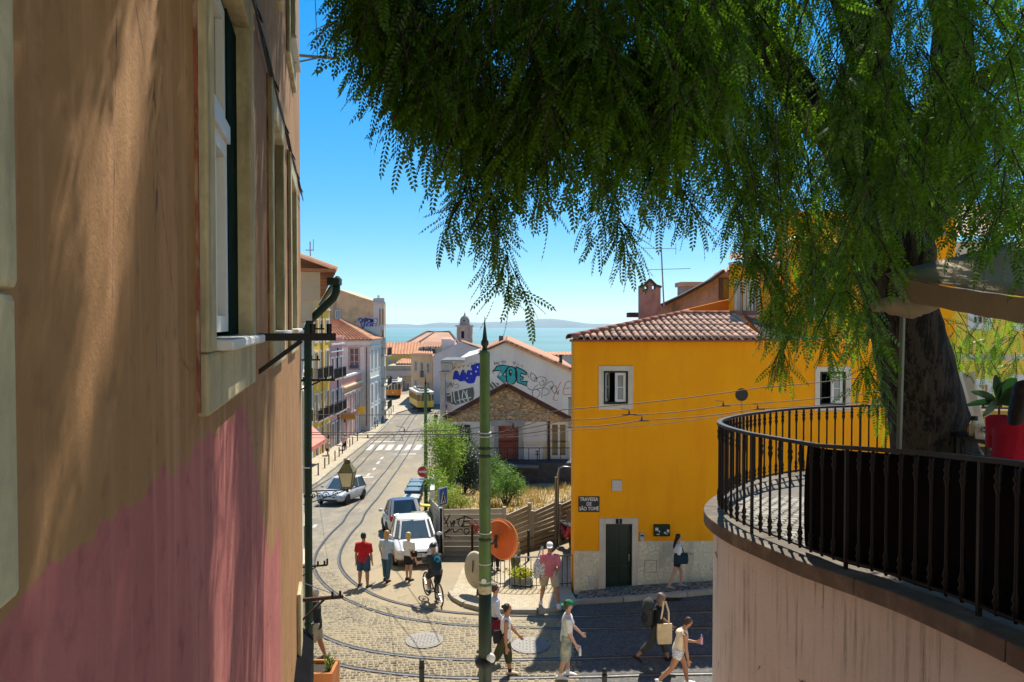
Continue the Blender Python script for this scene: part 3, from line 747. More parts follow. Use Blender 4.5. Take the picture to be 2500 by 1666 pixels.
MB().loft(pp, [.068] * len(pp), 14).build('tube', green_paint, pipe, smooth=True)
mb = MB(); h = pp[0]; mb.box((h.x - .15, h.y - .12, h.z - .05), (h.x + .07, h.y + .12, h.z + .08)); mb.build('hopper', green_paint, pipe, bevel=.02)
mb = MB()
for z in (7.0, 4.9, 2.6, 1.0): mb.lathe([(.07, 0), (.084, .005), (.084, .05), (.07, .055)], (pp[5].x, pp[5].y, z), 14)
build_each(mb, 'collar', green_paint, pipe)
MB().bar(pp[5] + Vector((-.16, -.01, -.3)), pp[5] + Vector((.05, -.08, -.3)), .02).build('wall_clip', white_paint, pipe)
MB().loft([Vector((pp[5].x - .13, 13.05, 8.0)), Vector((pp[5].x - .13, 13.05, 0))], [.03, .03], 8).build('white_conduit', white_paint, pipe, smooth=True)
for (a, z, L, lab, tp) in ((.9, 6.93, .62, 'dark iron arm below the eave, level with the pink parapet', 0), (.5, 7.9, .42, 'short thin arm just above the heavy cable bracket', 0), (1.6, 7.28, .36, 'small iron arm between the two longer arms beside the downpipe', 0), (.7, 3.46, .45, 'iron arm with an upturned tip above the tram curve', .12)):
    bracket(fB, a, z, L, .045 if L > .5 else .03, L > .5 or tp > 0, lab, black_iron, drop=.18, tip=tp)

# wall lantern on a scrolled iron bracket
LQ = P(848, 1190, 17.0); base = fB.pt((17.0 - 13) / fB.d.y, LQ.z - .25)
lan = thing('wall_lantern', 'old brass and glass street lantern on a scrolled iron wall bracket', 'street lamp', base)
Y0 = LQ.y; mb = MB(); zb = LQ.z
brass = mat('aged_brass', (.14, .11, .05), .5, .25, 8, .2, metal=.5)
lamp_glass = glassy('lamp_glass', (.42, .36, .22), .2, .6)
def sq(hw, z, c): return [Vector((c.x + hw * a, c.y + hw * e, z)) for a, e in ((-1, -1), (1, -1), (1, 1), (-1, 1))]
def frustum(mb, c, h0, z0, h1, z1):
    return mb.add(sq(h0, z0, c) + sq(h1, z1, c), [(0, 3, 2, 1), (4, 5, 6, 7), (0, 1, 5, 4), (1, 2, 6, 5), (2, 3, 7, 6), (3, 0, 4, 7)])
frustum(MB(), LQ, .10, zb + .02, .165, zb + .36).build('glass_body', lamp_glass, lan)
mb = MB(); frustum(mb, LQ, .19, zb + .36, .185, zb + .385); frustum(mb, LQ, .115, zb - .01, .115, zb + .018)
for i in range(4): mb.bar(sq(.104, zb, LQ)[i], sq(.17, zb + .37, LQ)[i], .018)
mb.build('frame', brass, lan)
frustum(MB(), LQ, .17, zb + .385, .075, zb + .56).build('roof', mat('lantern_roof', (.20, .17, .07), .5, .25, 8, .2, metal=.3), lan)
MB().lathe([(.07, 0), (.085, .02), (.06, .06), (.09, .09), (.05, .115), (.0, .12)], (LQ.x, LQ.y, zb + .56), 12).build('chimney_cap', brass, lan)
mb = MB(); e0 = Vector((LQ.x, LQ.y, zb - .06)); w0 = fB.pt((17.0 - 13) / fB.d.y, zb - .1)
mb.loft([w0, w0.lerp(e0, .5), e0], [.016] * 3, 6); mb.cyl(e0 + Vector((0, 0, -.05)), e0 + Vector((0, 0, .06)), .03, 8)
for k, (t, r) in enumerate(((.22, .11), (.5, .09), (.72, .07), (.36, .06))):
    c = w0.lerp(e0, t) + Vector((0, 0, -.09 - .02 * (k % 2)))
    ax = (e0 - w0).normalized()
    pts = [c + ax * (r * (1 - q * .10) * math.cos(q)) + Vector((0, 0, r * (1 - q * .10) * math.sin(q))) for q in np.linspace(0, 8.0, 30)]
    mb.loft(pts, [.010] * len(pts), 5)
pts = [w0 + Vector((0, 0, -.3)), w0.lerp(e0, .25) + Vector((0, 0, -.24)), w0.lerp(e0, .6) + Vector((0, 0, -.13)), e0]
mb.loft(pts, [.012] * 4, 6); mb.build('scroll_bracket', black_iron, lan)
# two thin guy wires from the lantern arm down to the low bracket
mb = MB(); a = fB.pt(.7, 3.58, .45); c = P(772, 1180, 15.0); mb.cyl(a, c, .004, 5)
tag(mb.build('guy_wire', steel), 'thin pale wire slanting down to the upturned iron arm', 'wire')
# ================================================================ LEFT ROW along the far street
XL = -17.5
def zpx(v, Y): return P(1250, v, Y).z
def row_house(label, y0, y1, zt, wall_m, cols, rows, x=XL, surround=None, extra=None, depth=8, name='row_house', frame_m=None, parapet=None, ww=.95):
    fr = Fr((x, y0), (x, y1)); zb = min(zg(x, y0), zg(x, y1)) - .5
    t = thing(name, label, 'house', (x, y0, zg(x, y0)))
    holes = []
    for i in range(cols):
        a = (y1 - y0) * (i + .5) / cols
        for (z0, z1, bal) in rows: holes.append((a - ww / 2, a + ww / 2, z0, z1))
    wall_with_holes(MB(), fr, 0, fr.L, zb, zt, holes, .2, thick=depth).build('wall', wall_m, t)
    k = 0
    for i in range(cols):
        for (z0, z1, bal) in rows:
            h = holes[k]; k += 1
            window(t, fr, *h, frame_m=frame_m, surround_m=surround or white_paint, sw=.16, bars=2, proud=.05)
            if bal: balcony(t, fr, h[0] - .3, h[1] + .3, z0, dep=.4)
    mb = MB(); fr.box(mb, -.05, fr.L + .05, zt - .0, zt + .16, -.3, .22); fr.box(mb, -.0, fr.L, zt - .7, zt - .58, -.1, .14)
    mb.build('cornice', parapet or white_paint, t)
    return t, fr
yel = mat('street_yellow', (.82, .47, .05), .85, .12, 1.5, .2, stain=(.55, .33, .08), stk=.4)
pinkm = mat('street_pink', (.62, .33, .31), .85, .12, 1.5, .2, stain=(.5, .26, .24), stk=.4)
salmon = mat('salmon_plaster', (.60, .27, .20), .85, .12, 1.5, .2, stain=(.5, .24, .2), stk=.4)
greyw = mat('grey_white_plaster', (.66, .64, .55), .88, .1, 1.0, .2, stain=(.33, .3, .25), stk=.35)
pale_b = mat('pale_blue_plaster', (.62, .68, .68), .85, .1, 1.5, .2)
beige = mat('weathered_beige', (.62, .41, .22), .92, .25, .8, .3, 12, stain=(.20, .15, .11), stk=.75, stsc=(.9, .9, .12))
z = zpx
t, fr = row_house('pale narrow house half hidden behind the green downpipe', 52, 64.8, 8.6, pale_b, 3, [(-3.6, -1.4, 0), (-.4, 1.8, 1), (3.2, 5.4, 1)], name='pale_house')
aw = mat('coral_awning', (.75, .24, .17), .8, .1, 3, .1)
an = thing('shop_awning', 'coral red sloping shop awning at the foot of the yellow house', 'awning', (XL, 59.5, -3))
mb = MB(); f2 = Fr((XL, 58), (XL, 63.5)); mb.add([f2.pt(0, -.6, .02), f2.pt(5.5, -.6, .02), f2.pt(5.5, -1.9, 1.5), f2.pt(0, -1.9, 1.5), f2.pt(0, -.65, .02), f2.pt(5.5, -.65, .02), f2.pt(5.5, -1.95, 1.5), f2.pt(0, -1.95, 1.5)], [(0, 1, 2, 3), (4, 7, 6, 5), (0, 3, 7, 4), (1, 5, 6, 2), (2, 6, 7, 3)])
mb.build('fabric', aw, an)
mb = MB(); mb.add([f2.pt(0, -1.93, 1.5), f2.pt(5.5, -1.93, 1.5), f2.pt(5.5, -2.25, 1.5), f2.pt(0, -2.25, 1.5)], [(0, 1, 2, 3)]); mb.build('valance', aw, an)
t, fr = row_house('bright yellow row house with tall windows and iron balconies', 65, 71.0, z(738, 67.5), yel, 3, [(-3.9, -1.5, 0), (-.7, 1.6, 1), (3.0, 5.4, 1), (6.4, 8.3, 0)], name='yellow_row_house')
MB().box((XL, 67.9, -4), (XL + .12, 68.1, z(742, 68))).build('drainpipe', mat('ochre_pipe', (.5, .28, .04), .6), t)
mb = MB(); fr.box(mb, 0, fr.L, z(738, 67.5) + .16, z(712, 67.5), -.3, .0); fr.box(mb, -.05, fr.L + .05, z(712, 67.5), z(706, 67.5), -.3, .15); mb.build('parapet', yel, t)
t, fr = row_house('pink row house with rosy parapet and long balconies', 71.05, 76.4, z(842, 73.5), pinkm, 3, [(-4.1, -1.8, 0), (-.8, 1.4, 1), (2.6, 4.6, 1)], name='pink_row_house')
mb = MB(); fr.box(mb, 0, fr.L, z(842, 73.5) + .16, z(826, 73.5), -.3, .0); fr.box(mb, -.05, fr.L + .05, z(826, 73.5), z(821, 73.5), -.3, .15); mb.build('parapet', salmon, t)
MB().box((XL, 73.9, -4.6), (XL + .1, 74.05, z(850, 74))).build('drainpipe', dark, t)
mb = MB(); fr.box(mb, -.02, fr.L, -4.9, -1.6, 0, .03); mb.build('shopfront_band', mat('brown_shopfront', (.22, .12, .09), .7), t)
t, fr = row_house('low salmon pink house with sloping white parapet line', 76.45, 85.6, 1.25, salmon, 4, [(-4.2, -2.4, 0), (-1.6, .3, 0)], name='low_pink_house', parapet=mat('cream_moulding', (.78, .66, .36), .8))
mb = MB(); fr.box(mb, 0, fr.L, 1.41, 2.3, -.3, .0); mb.build('parapet', salmon, t)
mb = MB(); fr.box(mb, -.05, fr.L + .05, 2.3, 2.5, -.3, .12); mb.build('coping', white_paint, t)
mb = MB(); fr.box(mb, .2, 2.6, -2.3, -.9, .05, .25); mb.build('shop_sign_box', mat('shop_brown', (.2, .11, .1), .8), t)
sg = thing('hanging_sign', 'small yellow hanging shop sign over the far pavement', 'sign', (XL + .5, 83.3, -1.8)); MB().box((XL + .1, 83.2, -2.2), (XL + .9, 83.35, -1.4)).build('panel', mat('sign_yellow', (.8, .45, .03), .6), sg); MB().bar((XL, 83.28, -1.35), (XL + .95, 83.28, -1.35), .04).build('rod', black_iron, sg)
sg = thing('hanging_sign', 'orange and brown hanging sign above the shop under the pink house', 'sign', (XL + .5, 75.0, -1.4)); MB().box((XL + .1, 74.9, -1.75), (XL + 1.6, 75.02, -1.1)).build('panel', mat('sign_orange', (.55, .26, .04), .6, .4, 12), sg); MB().bar((XL, 74.96, -1.05), (XL + 1.65, 74.96, -1.05), .04).build('rod', black_iron, sg)

# grey-white house: a gable side towards the camera and a street front
def gx(u, Y): return P(u, 790, Y).x
Yg = 86.0; xr = gx(903, Yg); xl = gx(800, Yg); zt = z(832, Yg)
GW = thing('grey_white_house', 'grey white house with terracotta hip roof and one tall side window', 'house', (xr, Yg, zg(xr, Yg)))
fs = Fr((xl, Yg), (xr, Yg)); w0 = (gx(853, Yg) - xl, gx(875, Yg) - xl); zw0, zw1 = z(900, Yg), z(850, Yg)
wall_with_holes(MB(), fs, 0, fs.L, -6, zt, [(w0[0], w0[1], zw0, zw1)], .2, thick=.4).build('side_wall', greyw, GW)
w = window(GW, fs, w0[0], w0[1], zw0, zw1, surround_m=mat('brown_stone', (.40, .31, .23), .9), sw=.16, leaves=2, bars=2, proud=.03)
fs.box(MB(), w0[0], w0[1], zw0, zw0 + .38, -.1, -.06).build('window_rail', mat('blue_grey_iron', (.05, .09, .11), .6), w)
ff = Fr((xr, Yg + .0), (gx(930, 93.0), 93.0)); rows = [(-4.3, -2.0), (-1.4, .8), (2.6, 4.9)]
hl = [(ff.L * (i + .5) / 3 - .45, ff.L * (i + .5) / 3 + .45, a, c) for i in range(3) for a, c in rows]
wall_with_holes(MB(), ff, 0.002, ff.L, -6, zt, hl, .2, thick=.4).build('street_wall', greyw, GW)
for h in hl: window(GW, ff, *h, surround_m=white_paint, sw=.14, bars=2, proud=.04)
mb = MB(); fs.box(mb, -.0, fs.L + .12, zt - .75, zt - .6, 0, .12); fs.box(mb, 0, fs.L + .14, zt - .12, zt + .02, 0, .16); fs.box(mb, fs.L - .62, fs.L - .005, -6, zt - .75, 0, .04)
mb.build('side_moulding', mat('pinkish_stone', (.55, .46, .4), .9), GW)
mb = MB(); ff.box(mb, -.1, ff.L, zt - .12, zt + .02, 0, .2); ff.box(mb, -.05, ff.L, zt - .75, zt - .6, 0, .14); ff.box(mb, 0, ff.L, 1.5, 1.62, 0, .1); build_each(mb, 'street_moulding', greyw, GW)
MB().box((gx(894, Yg), Yg - .1, -4), (gx(895.4, Yg), Yg - .02, zt - .6)).build('drainpipe', dark, GW)
rz = z(784, Yg + 5); e0 = Vector((xl, Yg - .25, zt + .02)); e1 = Vector((xr + .25, Yg - .25, zt + .02)); e2 = ff.pt(ff.L + .2, zt + .02, .25)
r0_ = Vector((gx(830, 90.5), 90.5, rz)); r1_ = Vector((xl - 2, 90.5, rz))
rf = barrel_roof(e0, e1, r0_, r1_, .42, .2, rows=12).build('roof', tile_far, GW)
barrel_roof(e1, e2, Vector((r0_.x, 92.5, rz)), r0_, .42, .18, rows=6).build('roof_slope', tile_far, rf)
mb = MB(); mb.loft([e1 + Vector((0, 0, .08)), r0_ + Vector((0, 0, .1)), r1_ + Vector((0, 0, .1))], [.14] * 3, 8); mb.build('ridge_tiles', tile_m, rf)

# tall weathered building behind it, with painted tag
Yb = 93.4; xb0, xb1 = gx(800, Yb), gx(938, Yb); zb1 = z(737, Yb)
BT = thing('weathered_building', 'tall weathered beige building with a purple painted tag behind the hip roof', 'building', (xb1, Yb, zg(xb1, Yb)))
fbk = Fr((xb0, Yb), (xb1, Yb)); wa = (gx(819.5, Yb) - xb0, gx(831.5, Yb) - xb0); wz = (z(778, Yb), z(757.5, Yb))
pts = [(xb0, -6), (gx(912, Yb), -6), (gx(912, Yb), zb1 + .1), (gx(885, Yb), z(727, Yb)), (gx(848, Yb), z(714, Yb)), (gx(824, Yb), z(706, Yb)), (xb0, z(703, Yb))]
MB().prism([(x, Yb, zz) for x, zz in pts], (0, 9, 0)).build('side_wall', beige, BT)
MB().prism([(gx(912, Yb), Yb - .02, -6), (xb1, Yb - .02, -6), (xb1, Yb - .02, z(741, Yb)), (gx(912, Yb), Yb - .02, z(741, Yb))], (-1.2, 6, 0)).build('corner_bay', mat('mauve_white', (.60, .54, .50), .88, .1, 1), BT)
mb = MB(); mb.prism([(gx(908, Yb), Yb - .3, z(742, Yb)), (xb1 + .2, Yb - .3, z(742, Yb)), (xb1 + .2, Yb - .3, z(737, Yb)), (gx(908, Yb), Yb - .3, z(737, Yb))], (-1.3, 6, 0)); mb.prism([(gx(914, Yb), Yb - .08, z(737, Yb)), (xb1 + .05, Yb - .08, z(737, Yb)), (xb1 + .05, Yb - .08, z(728, Yb)), (gx(914, Yb), Yb - .08, z(728, Yb))], (-1.3, 6, 0)); mb.box((gx(921, Yb), Yb + .2, z(728, Yb)), (gx(922.5, Yb), Yb + .5, z(721, Yb))); mb.box((gx(924, Yb), Yb + .2, z(728, Yb)), (gx(925.5, Yb), Yb + .5, z(721, Yb)))
mb.build('cornice', off_white, BT)
fs2 = Fr((xb1 - .0, Yb), (xb1 + .4, Yb + 6))
MB().box((wa[0] + xb0 - .1, Yb - .05, wz[0] - .1), (wa[1] + xb0 + .1, Yb - .003, wz[1] + .1)).build('window_surround', mat('brown_stone', (.4, .3, .2), .9), BT)
fwn = Fr((xb0, Yb - .05), (xb1, Yb - .05)); mb = MB(); fwn.ring(mb, wa[0], wa[1], wz[0], wz[1], .1, 0, .05); fwn.box(mb, (wa[0] + wa[1]) / 2 - .05, (wa[0] + wa[1]) / 2 + .05, *wz, 0, .05); o = mb.build('window', white_paint, BT); fwn.box(MB(), wa[0], wa[1], wz[0], wz[1], -.01, .02).build('pane', glass_dark, o)
for (u0, u1, v0, v1) in ((926, 930, 753, 795), (933, 937, 753, 795), (926, 930, 805, 830), (933, 937, 805, 830)):
    o = MB().box((gx(u0, Yb), Yb - .07, z(v1, Yb)), (gx(u1, Yb), Yb - .022, z(v0, Yb))).build('window', mat('yellowed_frame', (.6, .5, .3), .8), BT)
    MB().box((gx(u0 + .8, Yb), Yb - .09, z(v1 - 2, Yb)), (gx(u1 - .8, Yb), Yb - .072, z(v0 + 2, Yb))).build('pane', glass_dark, o)
fq = Fr((gx(928, 92.9), 92.9), (gx(941, 98.0), 98.0))
for q, zz in enumerate((3.9, .1, -2.9)):
    balcony(BT, fq, .2, 4.6, zz, dep=.9)
for zz in (4.0, .2, -4.0):
    for a in (.7, 2.2, 3.6): window(BT, fq, a, a + .8, zz + .0, zz + 2.2, depth=-.08, surround_m=None)
fq.box(MB(), 0, fq.L, -6, 7.6, -2.0, 0).build('street_wall', greyw, BT)
# ---------------------------------------------------------------- sprayed lettering: flat ribbons a few millimetres proud of a wall
def ribbon(mb, pts, w, M):
    pts = [Vector((p[0], p[1], 0)) for p in pts]; n = len(pts); L = []; Rr = []
    for i in range(n):
        t = (pts[min(i + 1, n - 1)] - pts[max(i - 1, 0)]).normalized(); q = Vector((-t.y, t.x, 0)) * w / 2
        L.append(M @ (pts[i] + q)); Rr.append(M @ (pts[i] - q))
    return mb.add(L + Rr, [(i, i + 1, n + i + 1, n + i) for i in range(n - 1)])
def curve_pts(pts, k=8, closed=False):
    pts = [Vector((p[0], p[1], 0)) for p in pts]; out = []; n = len(pts)
    for i in range(n if closed else n - 1):
        g = (lambda j: pts[j % n]) if closed else (lambda j: pts[min(max(j, 0), n - 1)])
        p0, p1, p2, p3 = g(i - 1), g(i), g(i + 1), g(i + 2)
        for t in np.linspace(0, 1, k, endpoint=False):
            q = .5 * ((2 * p1) + (p2 - p0) * t + (2 * p0 - 5 * p1 + 4 * p2 - p3) * t * t + (3 * p1 - p0 - 3 * p2 + p3) * t ** 3); out.append((q.x, q.y))
    if not closed: out.append((pts[-1].x, pts[-1].y))
    return out
def wallpx(Y, off=.006):
    """map photo pixels to a frontal wall at depth Y (local x,y are pixels)"""
    class Q:
        def __matmul__(s, p): return P(p[0], p[1], Y - off)
    return Q()
def fill(mb, pts, M):
    return mb.add([M @ Vector((p[0], p[1], 0)) for p in pts], [tuple(range(len(pts)))])
def paint(name, c): return mat(name, c, .7, .12, 3, 0)
sp_black, sp_blue, sp_teal, sp_white, sp_purple, sp_red, sp_pink = paint('spray_black', (.015, .015, .016)), paint('spray_blue', (.01, .03, .42)), paint('spray_teal', (.03, .33, .33)), paint('spray_white', (.68, .67, .62)), paint('spray_purple', (.36, .31, .56)), paint('spray_red', (.5, .05, .05)), paint('spray_pink', (.55, .3, .3))
def c7(l): return [(740 + x / 7.127, 690 + y / 7.127) for x, y in l]
Q = wallpx(Yb, .01); mb = MB()
for l in ([(970, 700), (960, 650), (1000, 620), (1040, 650), (1030, 690), (1000, 670)], [(1050, 620), (1110, 620), (1075, 690), (1060, 790)], [(1110, 690), (1120, 640), (1170, 640), (1190, 690), (1140, 700)], [(1200, 690), (1200, 640), (1250, 620), (1290, 650), (1285, 690), (1240, 690)]):
    l2 = curve_pts(c7(l), 6); ribbon(mb, l2, 4.6, Q)
fill(mb, c7([(960, 640), (1280, 640), (1290, 700), (1260, 790), (1240, 790), (1200, 720), (1140, 800), (1110, 790), (1080, 740), (1050, 790), (1030, 770)]), Q)
o = mb.build('tag_fill', sp_purple, BT)
Q = wallpx(Yb, .02); mb = MB()
for l in ([(960, 660), (990, 620), (1030, 640), (1030, 680), (1000, 690), (1045, 800), (1075, 690), (1060, 640), (1110, 625)], [(1110, 640), (1170, 640), (1190, 680), (1120, 710), (1110, 790), (1140, 810), (1180, 720)], [(1240, 690), (1220, 650), (1260, 620), (1295, 660), (1270, 710), (1200, 720), (1240, 800), (1280, 720)], [(905, 690), (912, 680), (905, 670)], [(1250, 830), (1300, 870), (1260, 860), (1300, 800)]):
    ribbon(mb, curve_pts(c7(l), 6), 1.9, Q)
mb.build('tag_outline', sp_black, BT)

# ================================================================ FAR END of the street
def simple_house(name, label, x0, x1, y0, dep, zb, zt, m, wins=(), roof=None, surround=None, gable=None):
    t = thing(name, label, 'house', ((x0 + x1) / 2, y0, zb)); f = Fr((x0, y0), (x1, y0))
    hl = [(a - x0, c - x0, p, q) for a, c, p, q in wins]
    wall_with_holes(MB(), f, 0, x1 - x0, zb - 1, zt, hl, .2, thick=dep).build('wall', m, t)
    for h in hl: window(t, f, *h, surround_m=surround or off_white, sw=.15, bars=1, proud=.04)
    return t, f
def rects(Y, l): return [(gx(u0, Y), gx(u1, Y), z(v1, Y), z(v0, Y)) for u0, u1, v0, v1 in l]
Y = 140.0
ylw = mat('far_yellow', (.70, .46, .11), .85, .12, .8, .15)
t, f = simple_house('yellow_house', 'yellow walled house with long orange tiled roof closing the street', gx(925, Y), gx(1035, Y), Y, 10, -6, z(866, Y), ylw, rects(Y, [(949, 953, 880, 895), (962, 966, 880, 895)]))
barrel_roof((gx(925, Y), Y - .3, z(866, Y)), (gx(1036, Y), Y - .3, z(866, Y)), (gx(1040, Y + 5), Y + 5, z(837.5, Y + 5)), (gx(928, Y + 5), Y + 5, z(837.5, Y + 5)), .55, .2, rows=0).build('roof', tile_far, t)
Y = 132.0
bw = mat('far_buff', (.46, .36, .22), .9, .2, .8, .2, stain=(.25, .19, .12), stk=.5)
t, f = simple_house('terrace_house', 'buff house with low terrace wall and small tiled roof behind the orange tram', gx(945, Y), gx(1004, Y), Y, 6, -6, z(893, Y), bw, rects(Y, [(979, 983, 897.5, 908), (988, 992, 897.5, 908)][:0] + [(983, 989, 930, 955), (992, 998, 935, 958), (950, 956, 912, 925)]))
MB().box((gx(944, Y), Y - .5, z(918, Y)), (gx(1004, Y), Y - .01, z(905, Y))).build('terrace_wall', mat('pink_grey', (.5, .42, .37), .9), t)
t2, f = simple_house('dormer_house', 'small set back house with tiled roof above the terrace wall', gx(966, 134), gx(1004, 134), 134.0, 4, -4, z(887, 134), mat('far_buff2', (.5, .4, .27), .9), rects(134, [(969, 973, 889, 902), (979, 984, 890, 902), (990, 994, 891, 903)]))
barrel_roof((gx(964, 133.6), 133.6, z(888, 133.6)), (gx(1005, 133.6), 133.6, z(889, 133.6)), (gx(1003, 137), 137, z(878, 137)), (gx(980, 137), 137, z(877, 137)), .5, .18).build('roof', tile_far, t2)
# peach house on the right of the street with a pink-grey side wall
Y = 116.0
peach = mat('peach_plaster', (.72, .49, .29), .85, .12, .9, .15, stain=(.5, .34, .22), stk=.3)
t, f = simple_house('peach_house', 'peach coloured house with three tall windows behind the yellow tram', gx(1003, Y), gx(1056, Y), Y, 9, -6, z(872, Y), peach, rects(Y, [(1012, 1017.5, 883, 906), (1026.5, 1033, 885, 921), (1042, 1048, 888, 911), (1012, 1017, 929, 942), (1043, 1048, 935, 950)]))
mb = MB(); mb.box((gx(1002, Y), Y - .3, z(872, Y)), (gx(1056.5, Y), Y, z(870, Y))); mb.box((gx(1003, Y), Y - .1, z(870, Y)), (gx(1056, Y), Y, z(863, Y))); mb.build('cornice', peach, t)
balcony(t, f, gx(1025.5, Y) - gx(1003, Y), gx(1034, Y) - gx(1003, Y), z(921, Y), h=.9, dep=.3)
for i in range(3):
    a, c = gx(1020 + i * 15, Y + 2), gx(1034 + i * 15, Y + 2)
    d = MB().box((a + .1, Y + 2, z(863, Y + 2)), (c - .1, Y + 4, z(848, Y + 2))).build('dormer', mat('dormer_grey', (.55, .5, .42), .9), t)
    o = MB().box((a + .3, Y + 1.9, z(862, Y + 2)), (a + .75, Y + 1.99, z(852, Y + 2))).build('dormer_window', glass_dark, d)
barrel_roof((gx(1010, Y), Y - .3, z(863, Y)), (gx(1057, Y), Y - .3, z(866, Y)), (gx(1057, Y + 3.5), Y + 3.5, z(851, Y + 3.5)), (gx(1024, Y + 3.5), Y + 3.5, z(851, Y + 3.5)), .4, .15).build('roof', tile_m, t)
barrel_roof((gx(1024, Y + 2), Y + 1.8, z(848, Y + 2)), (gx(1094, Y + 2), Y + 1.8, z(848, Y + 2)), (gx(1094, Y + 6), Y + 6, z(836, Y + 6)), (gx(1034, Y + 6), Y + 6, z(836, Y + 6)), .4, .16).build('upper_roof', tile_m, t)
mb = MB(); mb.box((gx(1078, Y + 1), Y + 1, z(860, Y + 1)), (gx(1110, Y + 1), Y + 3, z(831, Y + 1))); mb.box((gx(1077, Y + 1), Y + .9, z(832, Y + 1)), (gx(1102, Y + 1), Y + 3.1, z(828, Y + 1))); mb.build('chimney_block', mat('pink_white', (.60, .50, .46), .9), t)
Y = 113.0
pw = mat('pink_white_wall', (.60, .52, .50), .9, .1, .8, .2, stain=(.42, .34, .33), stk=.4, stsc=(.6, .6, .15))
PWH = thing('gabled_house', 'pinkish white gable wall between the peach house and the sprayed gable', 'house', (gx(1110, Y), Y, -4.5))
MB().prism([(gx(u, Y), Y, z(v_, Y)) for u, v_ in ((1057, 1080), (1057, 868), (1120, 838), (1126, 835), (1150, 845), (1172, 852), (1172, 1080))], (0, 8, 0)).build('wall', pw, PWH)
barrel_roof((gx(1126, Y), Y - .1, z(834, Y)), (gx(1126, Y + 8), Y + 8, z(832, Y + 8)), (gx(1175, Y + 8), Y + 8, z(848, Y + 8)), (gx(1175, Y), Y - .1, z(851, Y)), .5, .15).build('roof', tile_m, PWH)
# big hip roof and church belfry further off
Y = 175.0
HP = thing('palace_roof', 'large weathered hip roof rising in front of the river', 'building', (gx(1055, Y), Y, -8))
e = [Vector((gx(u, yy), yy, z(v_, yy))) for u, v_, yy in ((985, 842, 172), (1122, 842, 172), (1120, 840, 196), (1000, 836, 196), (1042, 811, 184), (1098, 811, 184))]
hip_m = mat('old_hip_tile', (.50, .27, .16), .92, .25, .25, .3, 2.5, stain=(.25, .15, .11), stk=.5, stsc=(.3, .3, .3))
MB().add(e, [(0, 1, 5, 4), (1, 2, 5), (2, 3, 4, 5), (3, 0, 4)]).build('roof', hip_m, HP)
mb = MB(); mb.loft([e[0], e[4], e[5], e[1]], [.35] * 4, 6); mb.loft([e[4].lerp(e[5], .35) + Vector((0, -.1, 0)), e[0].lerp(e[1], .22) + Vector((0, 0, .2))], [.2] * 2, 6); mb.build('ridge_tiles', mat('ridge_dark', (.16, .1, .08), .9), HP)
MB().box((e[0].x + .5, 172.5, -12), (e[1].x - .5, 195, e[0].z)).build('wall', bw, HP)
Y = 200.0
CT = thing('church_tower', 'domed church belfry with an arched opening against the river', 'church tower', (gx(1134, Y), Y, -8)); cx = gx(1133.5, Y)
tw = mat('belfry_stone', (.46, .34, .28), .9, .25, .4, .3, 3, stain=(.22, .16, .13), stk=.6, stsc=(.5, .5, .15))
hw = (gx(1152, Y) - gx(1115, Y)) / 2; ftw = Fr((cx - hw, Y), (cx + hw, Y))
ar = (hw - .85, hw + .0, z(826, Y), z(809, Y)); wall_with_holes(MB(), ftw, 0, 2 * hw, -8, z(798, Y), [ar], .5, thick=2 * hw).build('shaft', tw, CT)
ftw.box(MB(), ar[0], ar[1], ar[2], ar[3], -.6, -.5).build('bell_opening', dark, CT)
mb = MB(); ftw.box(mb, -.35, 2 * hw + .35, z(798, Y), z(794, Y), -2 * hw - .3, .35); ftw.box(mb, -.1, 2 * hw + .1, z(830, Y), z(827, Y), -2 * hw, .12); ftw.box(mb, .0, .5, -8, z(798, Y), -.3, .15); ftw.box(mb, 2 * hw - .5, 2 * hw, -8, z(798, Y), -.3, .15); ftw.box(mb, hw + .8, hw + 1.0, z(826, Y), z(800, Y), -.3, .1); mb.build('cornice', tw, CT)
pr = [(1.55, 794), (1.5, 792), (1.32, 789), (1.38, 785), (1.28, 780), (1.0, 775), (.6, 771.5), (.22, 770), (.2, 767), (.25, 766), (.06, 764), (.03, 758)]
MB().lathe([(r, z(v_, Y) - z(794, Y)) for r, v_ in pr], (cx, Y + hw, z(794, Y)), 16).build('dome', mat('dome_stone', (.36, .29, .24), .85, .25, .6, .2), CT, smooth=True)
MB().loft([(cx - .1, Y + hw - 1.5, z(783, Y)), (cx - .1, Y + hw - 1.2, z(783, Y))], [.5, .5], 14).build('oculus_ring', tw, CT)
MB().loft([(cx - .1, Y + hw - 1.55, z(783, Y)), (cx - .1, Y + hw - 1.5, z(783, Y))], [.28, .28], 12).build('oculus', dark, CT)
# low rooftops filling towards the river
for i, (u0, u1, v_, yy) in enumerate(((925, 1000, 853, 230), (1100, 1190, 850, 215), (1330, 1420, 868, 120))):
    lab = ('low tiled rooftop far down the hill left of the hip roof', 'tiled rooftop just right of the church tower', 'striped tile roof beside the yellow house corner')[i]
    t = thing('rooftop_house', lab, 'house', (gx((u0 + u1) / 2, yy), yy, z(v_, yy) - 8))
    MB().box((gx(u0, yy), yy, z(v_, yy) - 9), (gx(u1, yy), yy + 8, z(v_, yy))).build('wall', off_white, t)
    barrel_roof((gx(u0, yy), yy - .3, z(v_, yy)), (gx(u1, yy), yy - .3, z(v_, yy)), (gx(u1, yy + 5), yy + 5, z(v_ - 7, yy + 5)), (gx(u0, yy + 5), yy + 5, z(v_ - 7, yy + 5)), .5, .18).build('roof', tile_far, t)
